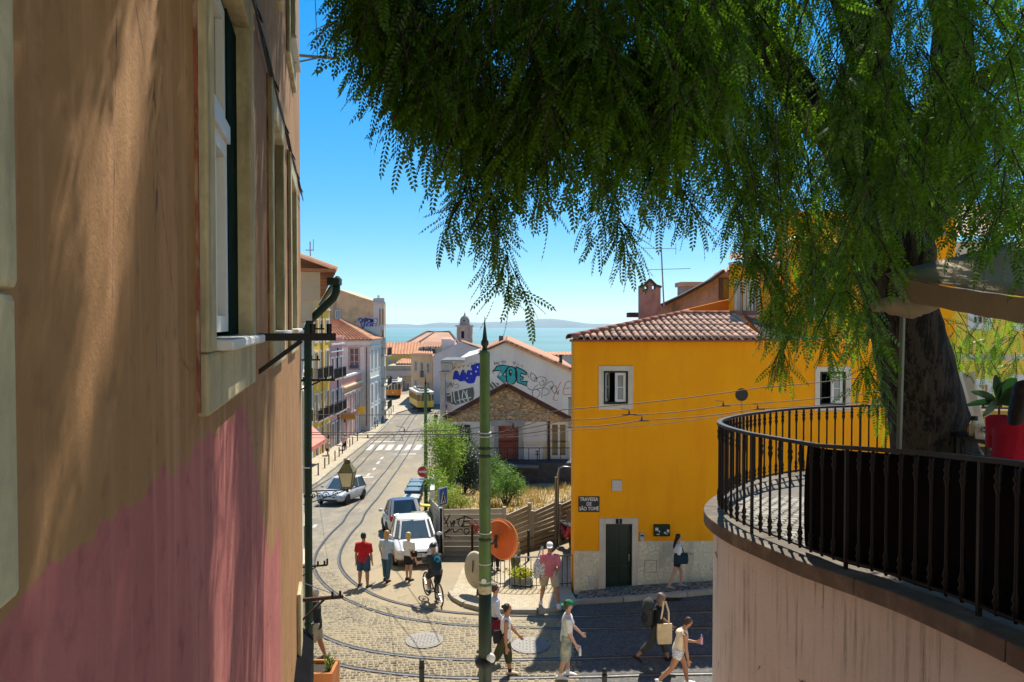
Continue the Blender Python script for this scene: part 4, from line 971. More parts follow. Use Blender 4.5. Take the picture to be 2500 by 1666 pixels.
# ================================================================ SPRAYED GABLE BUILDING and the ruin in front of it
Yw = 54.0
wgm = mat('grey_render', (.64, .60, .55), .9, .08, .6, .2, 14, stain=(.36, .32, .29), stk=.45, stsc=(.6, .6, .12))
WG = thing('gable_building', 'big pale gable wall covered with sprayed lettering above the stone ruin', 'building', (gx(1240, Yw), Yw, zg(0, Yw)))
gp = [(1092, 1190), (1092, 905), (1120, 876), (1135, 873), (1170, 862), (1236, 833), (1300, 862), (1404, 906), (1404, 1190)]
MB().prism([P(u, v_, Yw) for u, v_ in gp], (0, 14, 0)).build('wall', wgm, WG)
def slope_tiles(u0, v0, u1, v1, Y, dep, m=tile_m, w=.5):
    a, c = P(u0, v0, Y - .25), P(u1, v1, Y - .25)
    return barrel_roof(a, Vector((a.x, Y + dep, a.z)), Vector((c.x, Y + dep, c.z)), c, w, .1)
rf = slope_tiles(1236, 831, 1404, 903, Yw, 14).build('roof', tile_m, WG)
slope_tiles(1236, 831, 1168, 860, Yw, 14).build('roof_slope', tile_m, rf)
mb = MB(); a, c = P(1238, 836, Yw - .12), P(1404, 908, Yw - .12); mb.bar(a, c, .2, .24)
for i in range(14):
    p = a.lerp(c, (i + .5) / 14); mb.cbox(p + Vector((0, -.05, .1)), (.28, .16, .05), ry=.4)
mb.build('verge_tiles', tile_pale, rf)
mb = MB(); a, c = P(1168, 864, Yw - .1), P(1236, 834, Yw - .1); mb.bar(a, c, .15, .1); mb.build('verge_strip', mat('verge_brown', (.16, .09, .07), .9), rf)
MB().box(tuple(P(1218, 842, Yw + 1)), tuple(P(1229, 820, Yw + 1.6))).build('flue', mat('flue_grey', (.08, .085, .09), .7), WG)
MB().box(tuple(P(1366, 890, Yw - .1)), tuple(P(1372, 866, Yw + .3))).build('vent_pipe', rust, WG)
# rusticated corner pillar with cornice block
pm = mat('pillar_stone', (.44, .38, .32), .9, .18, .8, .3, 10, stain=(.25, .21, .18), stk=.6, stsc=(.7, .7, .2))
MB().box(tuple(P(1075, 1190, Yw - .6)), tuple(P(1089, 905, Yw + .4))).build('pillar', pm, WG, bevel=.03)
mb = MB(); mb.box(tuple(P(1071, 912, Yw - .9)), tuple(P(1098, 905, Yw + .4))); mb.box(tuple(P(1076, 905, Yw - .7)), tuple(P(1106, 885, Yw + .4))); mb.box(tuple(P(1075, 885, Yw - .75)), tuple(P(1134, 880, Yw + .4))); mb.build('pillar_cornice', pm, WG)
mb = MB(); mb.add([P(1076, 880, Yw - .7), P(1088, 873, Yw - .5), P(1136, 872.5, Yw - .5), P(1136, 880, Yw - .7), P(1078, 880, Yw + .4), P(1088, 873, Yw + .4), P(1136, 872.5, Yw + .4), P(1136, 880, Yw + .4)], [(0, 1, 2, 3), (4, 7, 6, 5), (0, 4, 5, 1), (1, 5, 6, 2)]); mb.build('coping', off_white, WG)
# lettering on the gable
def c2(l): return [(1000 + x * .26786, 720 + y * .26786) for x, y in l]
Q1, Q2, Q3, Q4 = wallpx(Yw, .012), wallpx(Yw, .02), wallpx(Yw, .028), wallpx(Yw, .036)
mb = MB()                                                              # teal three-letter piece, filled
Zl = [(762, 696), (795, 652), (850, 641), (905, 650), (862, 712), (850, 738), (884, 742), (878, 818), (800, 748), (835, 690)]
Ol = [(880, 700), (900, 660), (945, 660), (975, 700), (975, 770), (940, 815), (895, 800), (880, 750)]
El = [(970, 655), (1040, 690), (1072, 715), (1060, 730), (1015, 715), (1010, 740), (1040, 755), (1030, 775), (1008, 770), (1015, 790), (1075, 790), (1065, 830), (985, 800), (965, 740)]
def fillfan(mb, pts, Q):
    c = (sum(p[0] for p in pts) / len(pts), sum(p[1] for p in pts) / len(pts)); n = len(pts)
    return mb.add([Q @ Vector((*c, 0))] + [Q @ Vector((*p, 0)) for p in pts], [(0, i + 1, (i + 1) % n + 1) for i in range(n)])
for l, sm_ in ((Zl, 0), (Ol, 1), (El, 0)):
    pts = curve_pts(c2(l), 5, True) if sm_ else c2(l); fill(mb, pts, Q2)
o = mb.build('sprayed_letters', sp_teal, WG)
bm = bmesh.new(); bm.from_mesh(o.data); bmesh.ops.triangulate(bm, faces=bm.faces[:]); bm.to_mesh(o.data); bm.free()
mb = MB()
for l, sm_ in ((Zl, 0), (Ol, 1), (El, 0)):
    pts = curve_pts(c2(l + l[:1]), 5) if sm_ else c2(l + l[:1]); ribbon(mb, pts, 2.6, Q3)
fill(mb, curve_pts(c2([(905, 690), (925, 680), (935, 700), (925, 740), (908, 730)]), 4, True), Q3)
o = mb.build('letter_outline', sp_black, WG)
mb = MB(); fill(mb, c2([(810, 735), (830, 705), (838, 735)]), Q4); fill(mb, c2([(915, 700), (926, 690), (928, 715)]), Q4); mb.build('letter_highlight', sp_white, WG)
mb = MB()                                                              # blue piece left of the pole
for l in ([(395, 770), (410, 700), (440, 700), (455, 740), (480, 690), (500, 690), (520, 730), (530, 690), (570, 690), (560, 650), (590, 640), (620, 625), (660, 640), (665, 700), (650, 740), (610, 745), (590, 800), (545, 810), (520, 800), (500, 785), (460, 790), (430, 770)],):
    fill(mb, curve_pts(c2(l), 5, True), Q2)
o = mb.build('sprayed_letters', sp_blue, WG)
bm = bmesh.new(); bm.from_mesh(o.data); bmesh.ops.triangulate(bm, faces=bm.faces[:]); bm.to_mesh(o.data); bm.free()
mb = MB()
for l in ([(395, 770), (410, 700), (440, 700), (455, 740), (480, 690), (500, 690), (520, 730), (530, 690), (570, 690), (560, 650), (590, 640), (620, 625), (660, 640), (665, 700)], [(480, 690), (470, 790)], [(530, 690), (520, 800)], [(590, 680), (585, 800)]): ribbon(mb, curve_pts(c2(l), 5), 1.2, Q3)
mb.build('letter_outline', paint('spray_navy', (.005, .01, .14)), WG)
mb = MB()
for x, y in ((505, 700), (525, 760), (605, 700), (560, 720), (620, 660)): fill(mb, curve_pts(c2([(x - 7, y), (x, y - 9), (x + 7, y), (x, y + 9)]), 4, True), Q3)
mb.build('letter_highlight', sp_white, WG)
mb = MB()                                                              # dark block piece at the lower left
for l in ([(335, 900), (540, 850), (580, 840), (590, 900), (580, 960), (420, 1005), (340, 980)],): fill(mb, c2(l), Q2)
fill(mb, c2([(640, 840), (720, 790), (820, 810), (770, 870), (700, 900)]), Q2)
mb.build('sprayed_block', paint('spray_olive', (.10, .10, .085)), WG)
mb = MB()
for l in ([(340, 895), (375, 890), (365, 915), (340, 920)], [(380, 890), (385, 980)], [(400, 880), (410, 960), (425, 990)], [(440, 860), (460, 990)], [(490, 870), (480, 940), (510, 980)], [(500, 880), (530, 960), (535, 985)], [(525, 870), (520, 890), (540, 980)], [(560, 830), (590, 850), (600, 940)], [(600, 850), (650, 830), (650, 900)], [(720, 780), (770, 840), (780, 870)], [(700, 800), (745, 860)], [(745, 770), (800, 830)], [(430, 965), (560, 935)]): ribbon(mb, curve_pts(c2(l), 5), 2.2, Q3)
build_each(mb, 'sprayed_stroke', sp_white, WG)
mb = MB()
tagstr = [[(772, 610), (775, 640), (790, 615), (795, 635)], [(815, 612), (800, 625), (815, 635), (815, 625)], [(835, 620), (850, 600), (852, 630)], [(860, 605), (870, 620), (875, 600)], [(945, 610), (955, 635), (965, 610)], [(975, 630), (1000, 645)], [(1015, 640), (1035, 660)], [(1050, 690), (1080, 740), (1085, 760)], [(755, 690), (765, 720)], [(390, 665), (400, 680), (410, 655), (425, 670)], [(440, 650), (450, 670), (465, 645)], [(480, 640), (490, 660), (500, 640)], [(520, 640), (530, 655), (545, 630)], [(560, 625), (580, 645), (600, 615)],
          [(340, 800), (345, 850), (370, 800), (375, 840)], [(380, 800), (390, 840), (400, 800)], [(410, 820), (440, 815), (440, 845), (410, 850)],
          [(1105, 710), (1150, 740), (1160, 790), (1120, 780), (1100, 740), (1110, 710)], [(1130, 790), (1180, 750), (1240, 760), (1240, 800), (1200, 830), (1180, 790)], [(1170, 820), (1130, 860), (1120, 910), (1160, 940), (1190, 890), (1150, 860)], [(1060, 800), (1080, 850), (1120, 870), (1200, 850), (1260, 860), (1270, 900), (1220, 920)], [(1205, 940), (1210, 870), (1240, 820), (1290, 790), (1310, 820), (1280, 870)], [(1290, 860), (1330, 830), (1350, 910), (1360, 870)], [(1280, 830), (1320, 900), (1340, 880)], [(1135, 770), (1150, 750), (1160, 775)], [(1200, 790), (1220, 780), (1220, 805)]]
for l in tagstr: ribbon(mb, curve_pts(c2(l), 5), 1.0, Q3)
build_each(mb, 'tag_stroke', sp_black, WG)
mb = MB()
for l in ([(1380, 795), (1340, 870), (1310, 950), (1350, 965)], [(1490, 790), (1430, 800), (1400, 905), (1480, 905)], [(1415, 855), (1470, 850)]): ribbon(mb, curve_pts(c2(l), 5), 1.2, Q3)
mb.build('red_scrawl', sp_red, WG)
mb = MB()
for r in (16, 12, 8): ribbon(mb, [(1091 + r * .75 * math.cos(t), 993 + r * .8 * math.sin(t)) for t in np.linspace(0, 6.3, 20)], 1.3, wallpx(Yw - .62, .02))
mb.build('pink_scrawl', sp_pink, WG)

# --- stone ruin
Yr = 46.0
m_rub, nt, b = new_mat('rubble_stone')
v = coords(nt); vo = nd(nt, 'ShaderNodeTexVoronoi', {'Vector': v, 'Scale': 7.5}); ve = nd(nt, 'ShaderNodeTexVoronoi', {'Vector': v, 'Scale': 7.5}, feature='DISTANCE_TO_EDGE')
rn = nd(nt, 'ShaderNodeSeparateColor', {0: vo.outputs['Color']}).outputs[0]
cc = mix(nt, rn, (.20, .13, .07), (.56, .41, .24)); cc = mix(nt, ramp(nt, ve.outputs[0], .02, .12), (.34, .24, .14), cc)
cc = mix(nt, ramp(nt, noise(nt, v, 1.2, 5), .45, .7), cc, (.24, .16, .085))
nt.links.new(cc, b.inputs['Base Color']); b.inputs['Roughness'].default_value = .95; bumpn(nt, b, ramp(nt, ve.outputs[0], 0, .3), .9, .05)
RU = thing('stone_ruin', 'roofless rubble stone gable house with a bricked up doorway in the vacant plot', 'ruin', (gx(1240, Yr), Yr, -1.9))
gpts = [(1086, 1030), (1086, 1018), (1236, 944), (1390, 1020), (1390, 1030)]
mb = MB().prism([P(u, v_, Yr) for u, v_ in gpts], (0, .5, 0)); mb.build('gable', m_rub, RU)
# stones proud of the gable face
stm = mat('loose_stone', (.42, .31, .18), .95, .25, 4, .5, 20, rnd=.4)
sb = MB().add([(-.5, .0, -.5), (.5, .0, -.5), (.5, .0, .5), (-.5, .0, .5), (-.32, -.5, -.3), (.34, -.5, -.32), (.3, -.5, .34), (-.34, -.5, .3)], [(4, 5, 6, 7), (0, 1, 5, 4), (1, 2, 6, 5), (2, 3, 7, 6), (3, 0, 4, 7)])
stone_me = mesh_only(sb, 'stone', stm); cnt = 0
gobj = bpy.data.objects['gable']
for _ in range(900):
    u = random.uniform(1095, 1385); top = 947 + abs(u - 1236) * .50; v_ = random.uniform(top + 5, 1030)
    if v_ > 1026 or cnt >= 280 or 1172 < u < 1194: continue
    p = P(u, v_, Yr); place('stone', stone_me, gobj, p, (0, random.uniform(-.4, .4), 0), (random.uniform(.1, .3), random.uniform(.03, .09), random.uniform(.08, .18))); cnt += 1
# sloping roof edge boards
for (a, c) in (((1084, 1022), (1236, 940)), ((1236, 940), (1394, 1024))):
    MB().bar(P(a[0], a[1] - 1, Yr - .05), P(c[0], c[1] - 1, Yr - .05), .42, .28).build('roof_edge', mat('dark_edge', (.07, .035, .028), .9, .3, 3, .4), RU)
lower = mat('ruin_plaster', (.60, .58, .52), .9, .12, 1, .3, stain=(.3, .27, .22), stk=.6, stsc=(1, 1, .4)); lowy = mat('ruin_cream', (.58, .51, .34), .9, .12, 1, .3, stain=(.35, .3, .2), stk=.5)
zt, zm, zb = z(1030, Yr), z(1078, Yr), z(1122, Yr)
fru = Fr((gx(1086, Yr), Yr), (gx(1392, Yr), Yr)); U = lambda u: gx(u, Yr) - gx(1086, Yr)
dr = (U(1217), U(1266), zb - .3, z(1040, Yr)); fwin = (U(1344), U(1386), z(1117, Yr), z(1033, Yr)); wl = (U(1100), U(1148), z(1080, Yr), z(1037, Yr))
wall_with_holes(MB(), fru, 0, fru.L, zm, zt, [(dr[0], dr[1], zm, dr[3]), (fwin[0], fwin[1], zm, fwin[3]), (wl[0], wl[1], z(1077, Yr), wl[3])], .3, thick=.5).build('upper_wall', lower, RU)
wall_with_holes(MB(), fru, 0, fru.L, zb - .6, zm - .002, [(dr[0], dr[1], zb - .6, zm - .002), (fwin[0], fwin[1], fwin[2], zm - .002)], .3, thick=.5).build('lower_wall', lowy, RU)
fru.box(MB(), dr[0] - .05, dr[1] + .05, dr[2], dr[3], -.45, -.16).build('mortar_infill', mat('mortar', (.30, .23, .19), .95, .2, 4, .4), RU)
brick_m = mat('clay_brick', (.30, .075, .045), .9, .2, 6, .4, 40, rnd=.3); inf = bpy.data.objects['mortar_infill']
bme = mesh_only(MB().box((-.5, -.5, -.5), (.5, .5, .5)), 'brick', brick_m)
rowz = dr[2] + .06; r_ = 0
while rowz < dr[3] - .1:
    a = dr[0] - (.14 if r_ % 2 else 0)
    while a < dr[1]:
        a0, a1 = max(a, dr[0]), min(a + .27, dr[1])
        if a1 - a0 > .05: place('brick', bme, inf, fru.pt((a0 + a1) / 2, rowz + .06, -.155 + random.uniform(-.008, .008)), (0, 0, 0), (a1 - a0 - .018, .06, .112))
        a += .285
    rowz += .13; r_ += 1
for (u0, u1) in ((1207, 1217), (1266, 1277)): fru.box(MB(), U(u0), U(u1), zb, z(1040, Yr), -.02, .05).build('door_jamb', mat('grey_cement', (.33, .32, .3), .95, .2, 2, .4), RU)
fru.box(MB(), U(1200), U(1282), z(1040, Yr), z(1026, Yr), -.02, .06).build('lintel', mat('grey_cement', (.33, .32, .3), .95), RU)
w = window(RU, fru, *fwin, leaves=2, bars=0, depth=.14, fw=.11, pane_m=glassy('ruin_glass', (.10, .09, .05), .1, .7))
fru.box(MB(), U(1337), U(1343), zb, z(1030, Yr), .0, .08).build('drainpipe', rust, RU)
window(RU, fru, *(wl[0], wl[1], z(1077, Yr), wl[3]), leaves=3, bars=2, depth=.2, frame_m=mat('grey_frame', (.25, .26, .27), .7))
fru.box(MB(), U(1279), U(1325), z(1123, Yr), z(1088, Yr), .02, .10).build('white_board', white_paint, RU)
mb = MB(); fru.box(mb, U(1307), U(1316), z(1102, Yr), z(1100, Yr), .1, .12); fru.box(mb, U(1307), U(1316), z(1110, Yr), z(1108, Yr), .1, .12); fru.box(mb, U(1311), U(1313), z(1126, Yr), z(1100, Yr), .1, .12); mb.build('board_mark', dark, RU)
mb = MB()
for zz in (z(1094, Yr - 1), z(1124, Yr - 1)): mb.bar((gx(1130, Yr - 1), Yr - 1, zz), (gx(1392, Yr - 1), Yr - 1, zz), .05)
for u in range(1135, 1392, 26): mb.bar((gx(u, Yr - 1), Yr - 1, z(1130, Yr)), (gx(u, Yr - 1), Yr - 1, z(1094, Yr - 1)), .04)
mb.build('terrace_railing', rust, RU)
tarp = mat('dark_tarpaulin', (.045, .05, .055), .75, .3, 1.2, .8, 2.5, bd=.15)
MB().box((gx(1080, Yr - 1.2), Yr - 1.3, -2.6), (gx(1400, Yr - 1.2) + 1, Yr, z(1130, Yr - 1.2))).build('terrace_base', tarp, RU)
MB().bar(P(1225, 1137, Yr - 1.6), P(1315, 1140, Yr - 1.6), .3, .16).build('steel_beam', mat('grey_beam', (.1, .12, .13), .7), RU)
# iron grille and window strip between the gable and the yellow house
mb = MB()
for i in range(6): u = 1389 + i * 2.6; mb.bar(P(u, 972, 40), P(u, 1045, 40), .03)
mb.bar(P(1387, 972, 40), P(1406, 970, 40), .05); mb.bar(P(1387, 1045, 40), P(1406, 1045, 40), .05)
tag(mb.build('iron_grille', black_iron), 'black iron balcony grille just left of the yellow house corner', 'grille')

# ================================================================ CONCRETE PLANK FENCE round the plot
plank_m = mat('concrete_plank', (.40, .375, .32), .9, .14, 1.5, .4, 20, stain=(.25, .22, .17), stk=.5, stsc=(3, 3, .8), rnd=.12)
post_m = mat('concrete_post', (.36, .34, .3), .9, .12, 2, .3)
pl_me = mesh_only(MB().box((0, -.5, 0), (1, .5, 1)), 'plank', plank_m)
def fence_panel(name, label, a, c, zt0, zt1, zb0, zb1, n=9):
    """planks between two posts; top and bottom may slope"""
    a = Vector((a[0], a[1], 0)); c = Vector((c[0], c[1], 0)); L = (c - a).length; ang = math.atan2(c.y - a.y, c.x - a.x)
    t = thing(name, label, 'fence', (a.x, a.y, zb0), group='concrete plank fence panels round the vacant plot')
    for i in range(n):
        f0 = i / n; z0 = zb0 + (zt0 - zb0) * f0; z1 = zb1 + (zt1 - zb1) * f0; h = (zt0 - zb0) / n
        o = place('plank', pl_me, t, (a.x, a.y, z0 + .004), (0, -math.atan2(z1 - z0, L), ang), (L - .02, .05 + .008 * (i % 2), h - .02))
    for p, zz0, zz1 in ((a, zb0, zt0), (c, zb1, zt1)):
        d = (c - a).normalized() * .06; MB().bar(Vector((p.x, p.y, zz0 - .3)), Vector((p.x, p.y, zz1 + .05)), .13, .13).build('post', post_m, t)
    return t
Yf = 28.0
fence_panel('plank_fence', 'short sprayed fence panel on the street side beside the bins', (-3.40, 31.2), (gx(1077, Yf), Yf), z(1221, 31.2), z(1243, Yf), -1.25, -.9)
FB = fence_panel('plank_fence', 'wide fence panel with black and red spray scrawl behind the parked white car', (gx(1078, Yf), Yf), (gx(1231, Yf), Yf), z(1243, Yf), z(1241, Yf), -.9, -.9, 9)
C0, C1, D1, E1 = (gx(1233, 28.05), 28.05), (gx(1293, 29.5), 29.5), (gx(1358, 30.7), 30.7), (gx(1408, 31.8), 31.8)
fence_panel('plank_fence', 'first clean fence panel stepping up right of the green pole', C0, C1, z(1259, 28), z(1231, 29.5), -.95, -1.05)
fence_panel('plank_fence', 'second clean fence panel right of the green pole', (C1[0] + .12, C1[1] + .05), D1, z(1250, 29.55), z(1222, 30.7), -1.1, -1.2)
fence_panel('plank_fence', 'last clean fence panel running behind the yellow house', (D1[0] + .16, D1[1] + .06), E1, z(1232, 30.8), z(1214, 31.8), -1.2, -1.3)
def c5(l): return [(1000 + x * .22317, 1050 + y * .22317) for x, y in l]
Qf = wallpx(Yf, .045); mb = MB()
for l in ([(355, 930), (400, 1000), (420, 1060)], [(440, 925), (400, 1010), (380, 1030)], [(445, 1000), (460, 1030), (490, 990), (480, 1050), (450, 1045), (500, 1010)], [(510, 985), (590, 960)], [(550, 975), (530, 1020), (560, 1055), (600, 1030)], [(600, 940), (590, 1010), (570, 1055), (660, 1050)], [(590, 940), (690, 980)], [(590, 1005), (660, 995)], [(440, 1080), (370, 1150), (430, 1170), (445, 1185)], [(400, 1125), (470, 1085), (490, 1120), (560, 1085), (580, 1110)], [(600, 1085), (640, 1085), (650, 1115), (620, 1145), (595, 1120), (605, 1088)]): ribbon(mb, curve_pts(c5(l), 5), 2.4, Qf)
build_each(mb, 'scrawl_stroke', sp_black, FB)
mb = MB()
for l in ([(640, 1015), (760, 1065)], [(710, 990), (760, 1065), (690, 1120)], [(660, 1040), (750, 1080)], [(680, 1060), (745, 1110)], [(690, 1140), (760, 1095)]): ribbon(mb, c5(l), 2.6, Qf)
mb.build('red_scrawl', sp_red, FB)
# white-washed low wall behind the bins
mb = MB().prism([(-3.5, 31.4, -1.4), (-4.35, 40, -2.6), (-4.35, 40, -.2), (-3.5, 31.4, .9)], (.18, .02, 0)); 
tag(mb.build('low_wall', white_paint), 'low whitewashed wall behind the row of bins', 'wall')
# ================================================================ YELLOW HOUSE
HY = 22.2
fy = Fr((HX0, HY), (13.2, HY)); hx = lambda u: gx(u, HY) - HX0; hz = lambda v_: z(v_, HY)
m_yel, nt, b = new_mat('saffron_plaster')
v = coords(nt); n1 = noise(nt, v, .9, 6, .6); n2 = noise(nt, v, 7, 5); n3 = noise(nt, coords(nt, (2.2, 2.2, .35)), 1, 5, .6)
cc = mix(nt, ramp(nt, n1, .3, .7), (.84, .32, .003), (.90, .37, .004)); cc = mix(nt, ramp(nt, n3, .5, .75), cc, (.80, .29, .003)); cc = mix(nt, ramp(nt, n2, .6, .85), cc, (.76, .28, .004))
nt.links.new(cc, b.inputs['Base Color']); b.inputs['Roughness'].default_value = .9; b.inputs['Specular IOR Level'].default_value = .2; bumpn(nt, b, noise(nt, v, 40, 5, .7), .3, .01)
m_ter, nt, b = new_mat('stone_chip_render')
v = coords(nt); vo = nd(nt, 'ShaderNodeTexVoronoi', {'Vector': v, 'Scale': 22.0}); rn = nd(nt, 'ShaderNodeSeparateColor', {0: vo.outputs['Color']}).outputs[0]
cc = mix(nt, rn, (.52, .45, .30), (.78, .69, .48)); cc = mix(nt, ramp(nt, noise(nt, v, 3, 5), .45, .65), cc, (.64, .56, .38)); cc = mix(nt, ramp(nt, noise(nt, coords(nt, (2, 2, .7)), 1.2, 5), .5, .72), cc, (.42, .36, .24))
nt.links.new(cc, b.inputs['Base Color']); b.inputs['Roughness'].default_value = .85; bumpn(nt, b, vo.outputs[0], .3, .01)
YH = thing('yellow_house', 'saffron yellow house with tiled roof, stone plinth and a dark green door', 'house', (HX0, HY, -.3))
lime = mat('lime_stone', (.60, .52, .40), .85, .12, 2, .25, stain=(.4, .34, .25), stk=.4)
wL = (hx(1474), hx(1534), hz(987), hz(906)); wR = (hx(2003), hx(2066), hz(990), hz(908)); dO = (hx(1480), hx(1545), hz(1440), hz(1279))
zE = hz(831)
wall_with_holes(MB(), fy, 0, fy.L, -1, zE, [wL, wR, dO], .22, thick=1.2).build('front_wall', m_yel, YH)
mb = MB(); mb.prism([(HX0, HY + .01, -1.5), (HX0, HY + .01, zE), (3.45, 34, zE), (3.45, 34, -2.5)], (.3, 0, 0)); mb.build('side_wall', m_yel, YH)
for w_, nm in ((wL, 'window'), (wR, 'window')):
    mb = MB(); fy.ring(mb, w_[0] + .002, w_[1] - .002, w_[2] + .002, w_[3] - .002, .055, -.16, -.03); wo = mb.build(nm, green_paint, YH)
    fy.ring(MB(), w_[0] - .15, w_[1] + .15, w_[2] - .16, w_[3] + .15, .148, -.1, .03).build('surround', lime, wo)
    g0, g1 = w_[0] + .06, w_[1] - .06; zb_, zt_ = w_[2] + .06, w_[3] - .06; mid = g0 + (g1 - g0) * .48
    mb = MB(); fy.ring(mb, mid, g1, zb_, zt_, .075, -.13, -.06); fy.box(mb, mid + .075, g1 - .075, (zb_ + zt_) / 2 - .012, (zb_ + zt_) / 2 + .012, -.12, -.07)
    mb.build('fixed_leaf', white_paint, wo); fy.box(MB(), mid + .05, g1 - .05, zb_ + .05, zt_ - .05, -.11, -.10).build('pane', glassy('curtained_glass', (.22, .22, .2), .1, .6), wo)
    # the other leaf stands open into the room
    ca, sa = math.cos(1.15), math.sin(1.15); fo = Fr((fy.pt(g0, 0, -.1).x, fy.pt(g0, 0, -.1).y), (fy.pt(g0, 0, -.1).x + .42 * ca, fy.pt(g0, 0, -.1).y + .42 * sa))
    mb = MB(); fo.ring(mb, 0, fo.L, zb_, zt_, .07, -.02, .02); fo.box(mb, .07, fo.L - .07, (zb_ + zt_) / 2 - .012, (zb_ + zt_) / 2 + .012, -.015, .015); mb.build('open_leaf', white_paint, wo)
    fo.box(MB(), .05, fo.L - .05, zb_ + .05, zt_ - .05, -.005, .005).build('pane', glassy('curtained_glass', (.22, .22, .2)), wo)
    fy.box(MB(), w_[0], w_[1], w_[2], w_[3], -.9, -.85).build('dark_backing', dark, wo)  # dark sheet behind the opening stands in for the unlit room
# door with stone surround, number plate
dm = mat('door_green', (.006, .022, .012), .4, .3, 2, .15, 30, spec=.5)
mb = MB(); fy.box(mb, *dO, -.2, -.14)
for a0, a1 in ((dO[0] + .08, (dO[0] + dO[1]) / 2 - .03), ((dO[0] + dO[1]) / 2 + .03, dO[1] - .08)):
    for q in range(3): zz = dO[2] + .12 + q * .66; fy.box(mb, a0, a1, zz, zz + .56, -.14, -.125)
DR = mb.build('door', dm, YH, bevel=.006)
fy.box(MB(), dO[1] - .09, dO[1] - .06, dO[2] + .85, dO[2] + 1.05, -.13, -.08).build('handle', steel, DR)
mb = MB(); fy.box(mb, dO[0] - .19, dO[0], dO[2] - .1, dO[3] + .17, -.2, .03); fy.box(mb, dO[1], dO[1] + .18, dO[2] - .1, dO[3] + .17, -.2, .03); fy.box(mb, dO[0], dO[1], dO[3], dO[3] + .17, -.2, .032); mb.build('surround', lime, DR)
mb = MB(); fy.box(mb, dO[0] - .18, dO[1] + .2, dO[2] - .35, dO[2] - .001, -.2, .08); mb.build('step', lime, DR)
npl = MB(); fy.box(npl, (dO[0] + dO[1]) / 2 - .10, (dO[0] + dO[1]) / 2 + .09, dO[3] + .01, dO[3] + .155, .033, .045); npl = npl.build('number_plate', dark, DR)
text_mesh('number', '1', .16, fy.M((dO[0] + dO[1]) / 2, dO[3] + .08, .05), white_paint, npl, .006)
# stone plinth, in two levels with the slope
fy.box(MB(), 0, dO[0] - .19, -1, hz(1345), .0, .025).build('plinth', m_ter, YH); fy.box(MB(), dO[1] + .18, fy.L, -1, hz(1321), .0, .025).build('plinth', m_ter, YH)
mb = MB(); fy.ring(mb, hx(1437), hx(1458), hz(1431), hz(1405), .03, .02, .04)
for i in range(6): zz = hz(1429) + i * .045; fy.box(mb, hx(1437) + .03, hx(1458) - .03, zz, zz + .022, .02, .036)
mb.build('vent_grille', off_white, YH)
mb = MB(); fy.box(mb, hx(1577), hx(1604), hz(1396), hz(1368), .025, .035); mbx = mb.build('meter_hatch', m_ter, YH); mb = MB(); fy.ring(mb, hx(1577) - .015, hx(1604) + .015, hz(1396) - .015, hz(1368) + .015, .014, .02, .032); mb.build('hatch_rim', mat('hatch_rim', (.2, .17, .11), .9), mbx)
bx = fy.box(MB(), hx(1495), hx(1519), hz(1198), hz(1172), .0, .07).build('junction_box', off_white, YH, bevel=.01)
ic = fy.box(MB(), hx(1563), hx(1575), hz(1320), hz(1300), .0, .05).build('intercom', steel, YH, bevel=.006); fy.box(MB(), hx(1565), hx(1573), hz(1309), hz(1305), .05, .055).build('intercom_screen', dark, ic)
gb = fy.box(MB(), hx(1598), hx(1637), hz(1308), hz(1280), .0, .09).build('green_cabinet', green_paint, YH, bevel=.008)
mb = MB()
for (a, c, e, f_) in ((1601, 1608, 1294, 1287), (1609, 1612, 1298, 1294), (1629, 1635, 1298, 1291), (1622, 1627, 1301, 1297), (1604, 1611, 1304, 1302), (1627, 1631, 1303, 1301)): fy.box(mb, hx(a), hx(c), hz(e), hz(f_), .091, .094)
build_each(mb, 'sticker', white_paint, gb)
pq = fy.box(MB(), hx(1413), hx(1464.5), hz(1250), hz(1212), .0, .03).build('street_plaque', mat('plaque_black', (.014, .014, .013), .35, .2, 4, .05), YH, bevel=.004)
text_mesh('plaque_lettering', 'TRAVESSA\nDE\nSÃO TOMÉ', .15, fy.M(hx(1438.7), hz(1230.5), .034), white_paint, pq, .006, sx=.80, bold=.004)
# round vent in the wall
c_ = fy.pt(hx(1812), hz(964)); mb = MB(); mb.loft([c_ + Vector((0, -.002, 0)), c_ + Vector((0, -.012, 0))], [.195, .19], 24); vn = mb.build('round_vent', mat('vent_rim', (.10, .06, .02), .8), YH)
MB().loft([c_ + Vector((0, -.0125, 0)), c_ + Vector((0, -.02, 0))], [.175, .16], 24).build('vent_hole_disc', mat('vent_dark', (.014, .013, .012), .5, .3, 5), vn)  # dark disc proud of the wall, painted as the shaded vent hole
MB().loft([c_ + Vector((0, -.02, -.2)), c_ + Vector((.02, -.015, -1.0))], [.006, .004], 5).build('stain_wire', rust, vn)

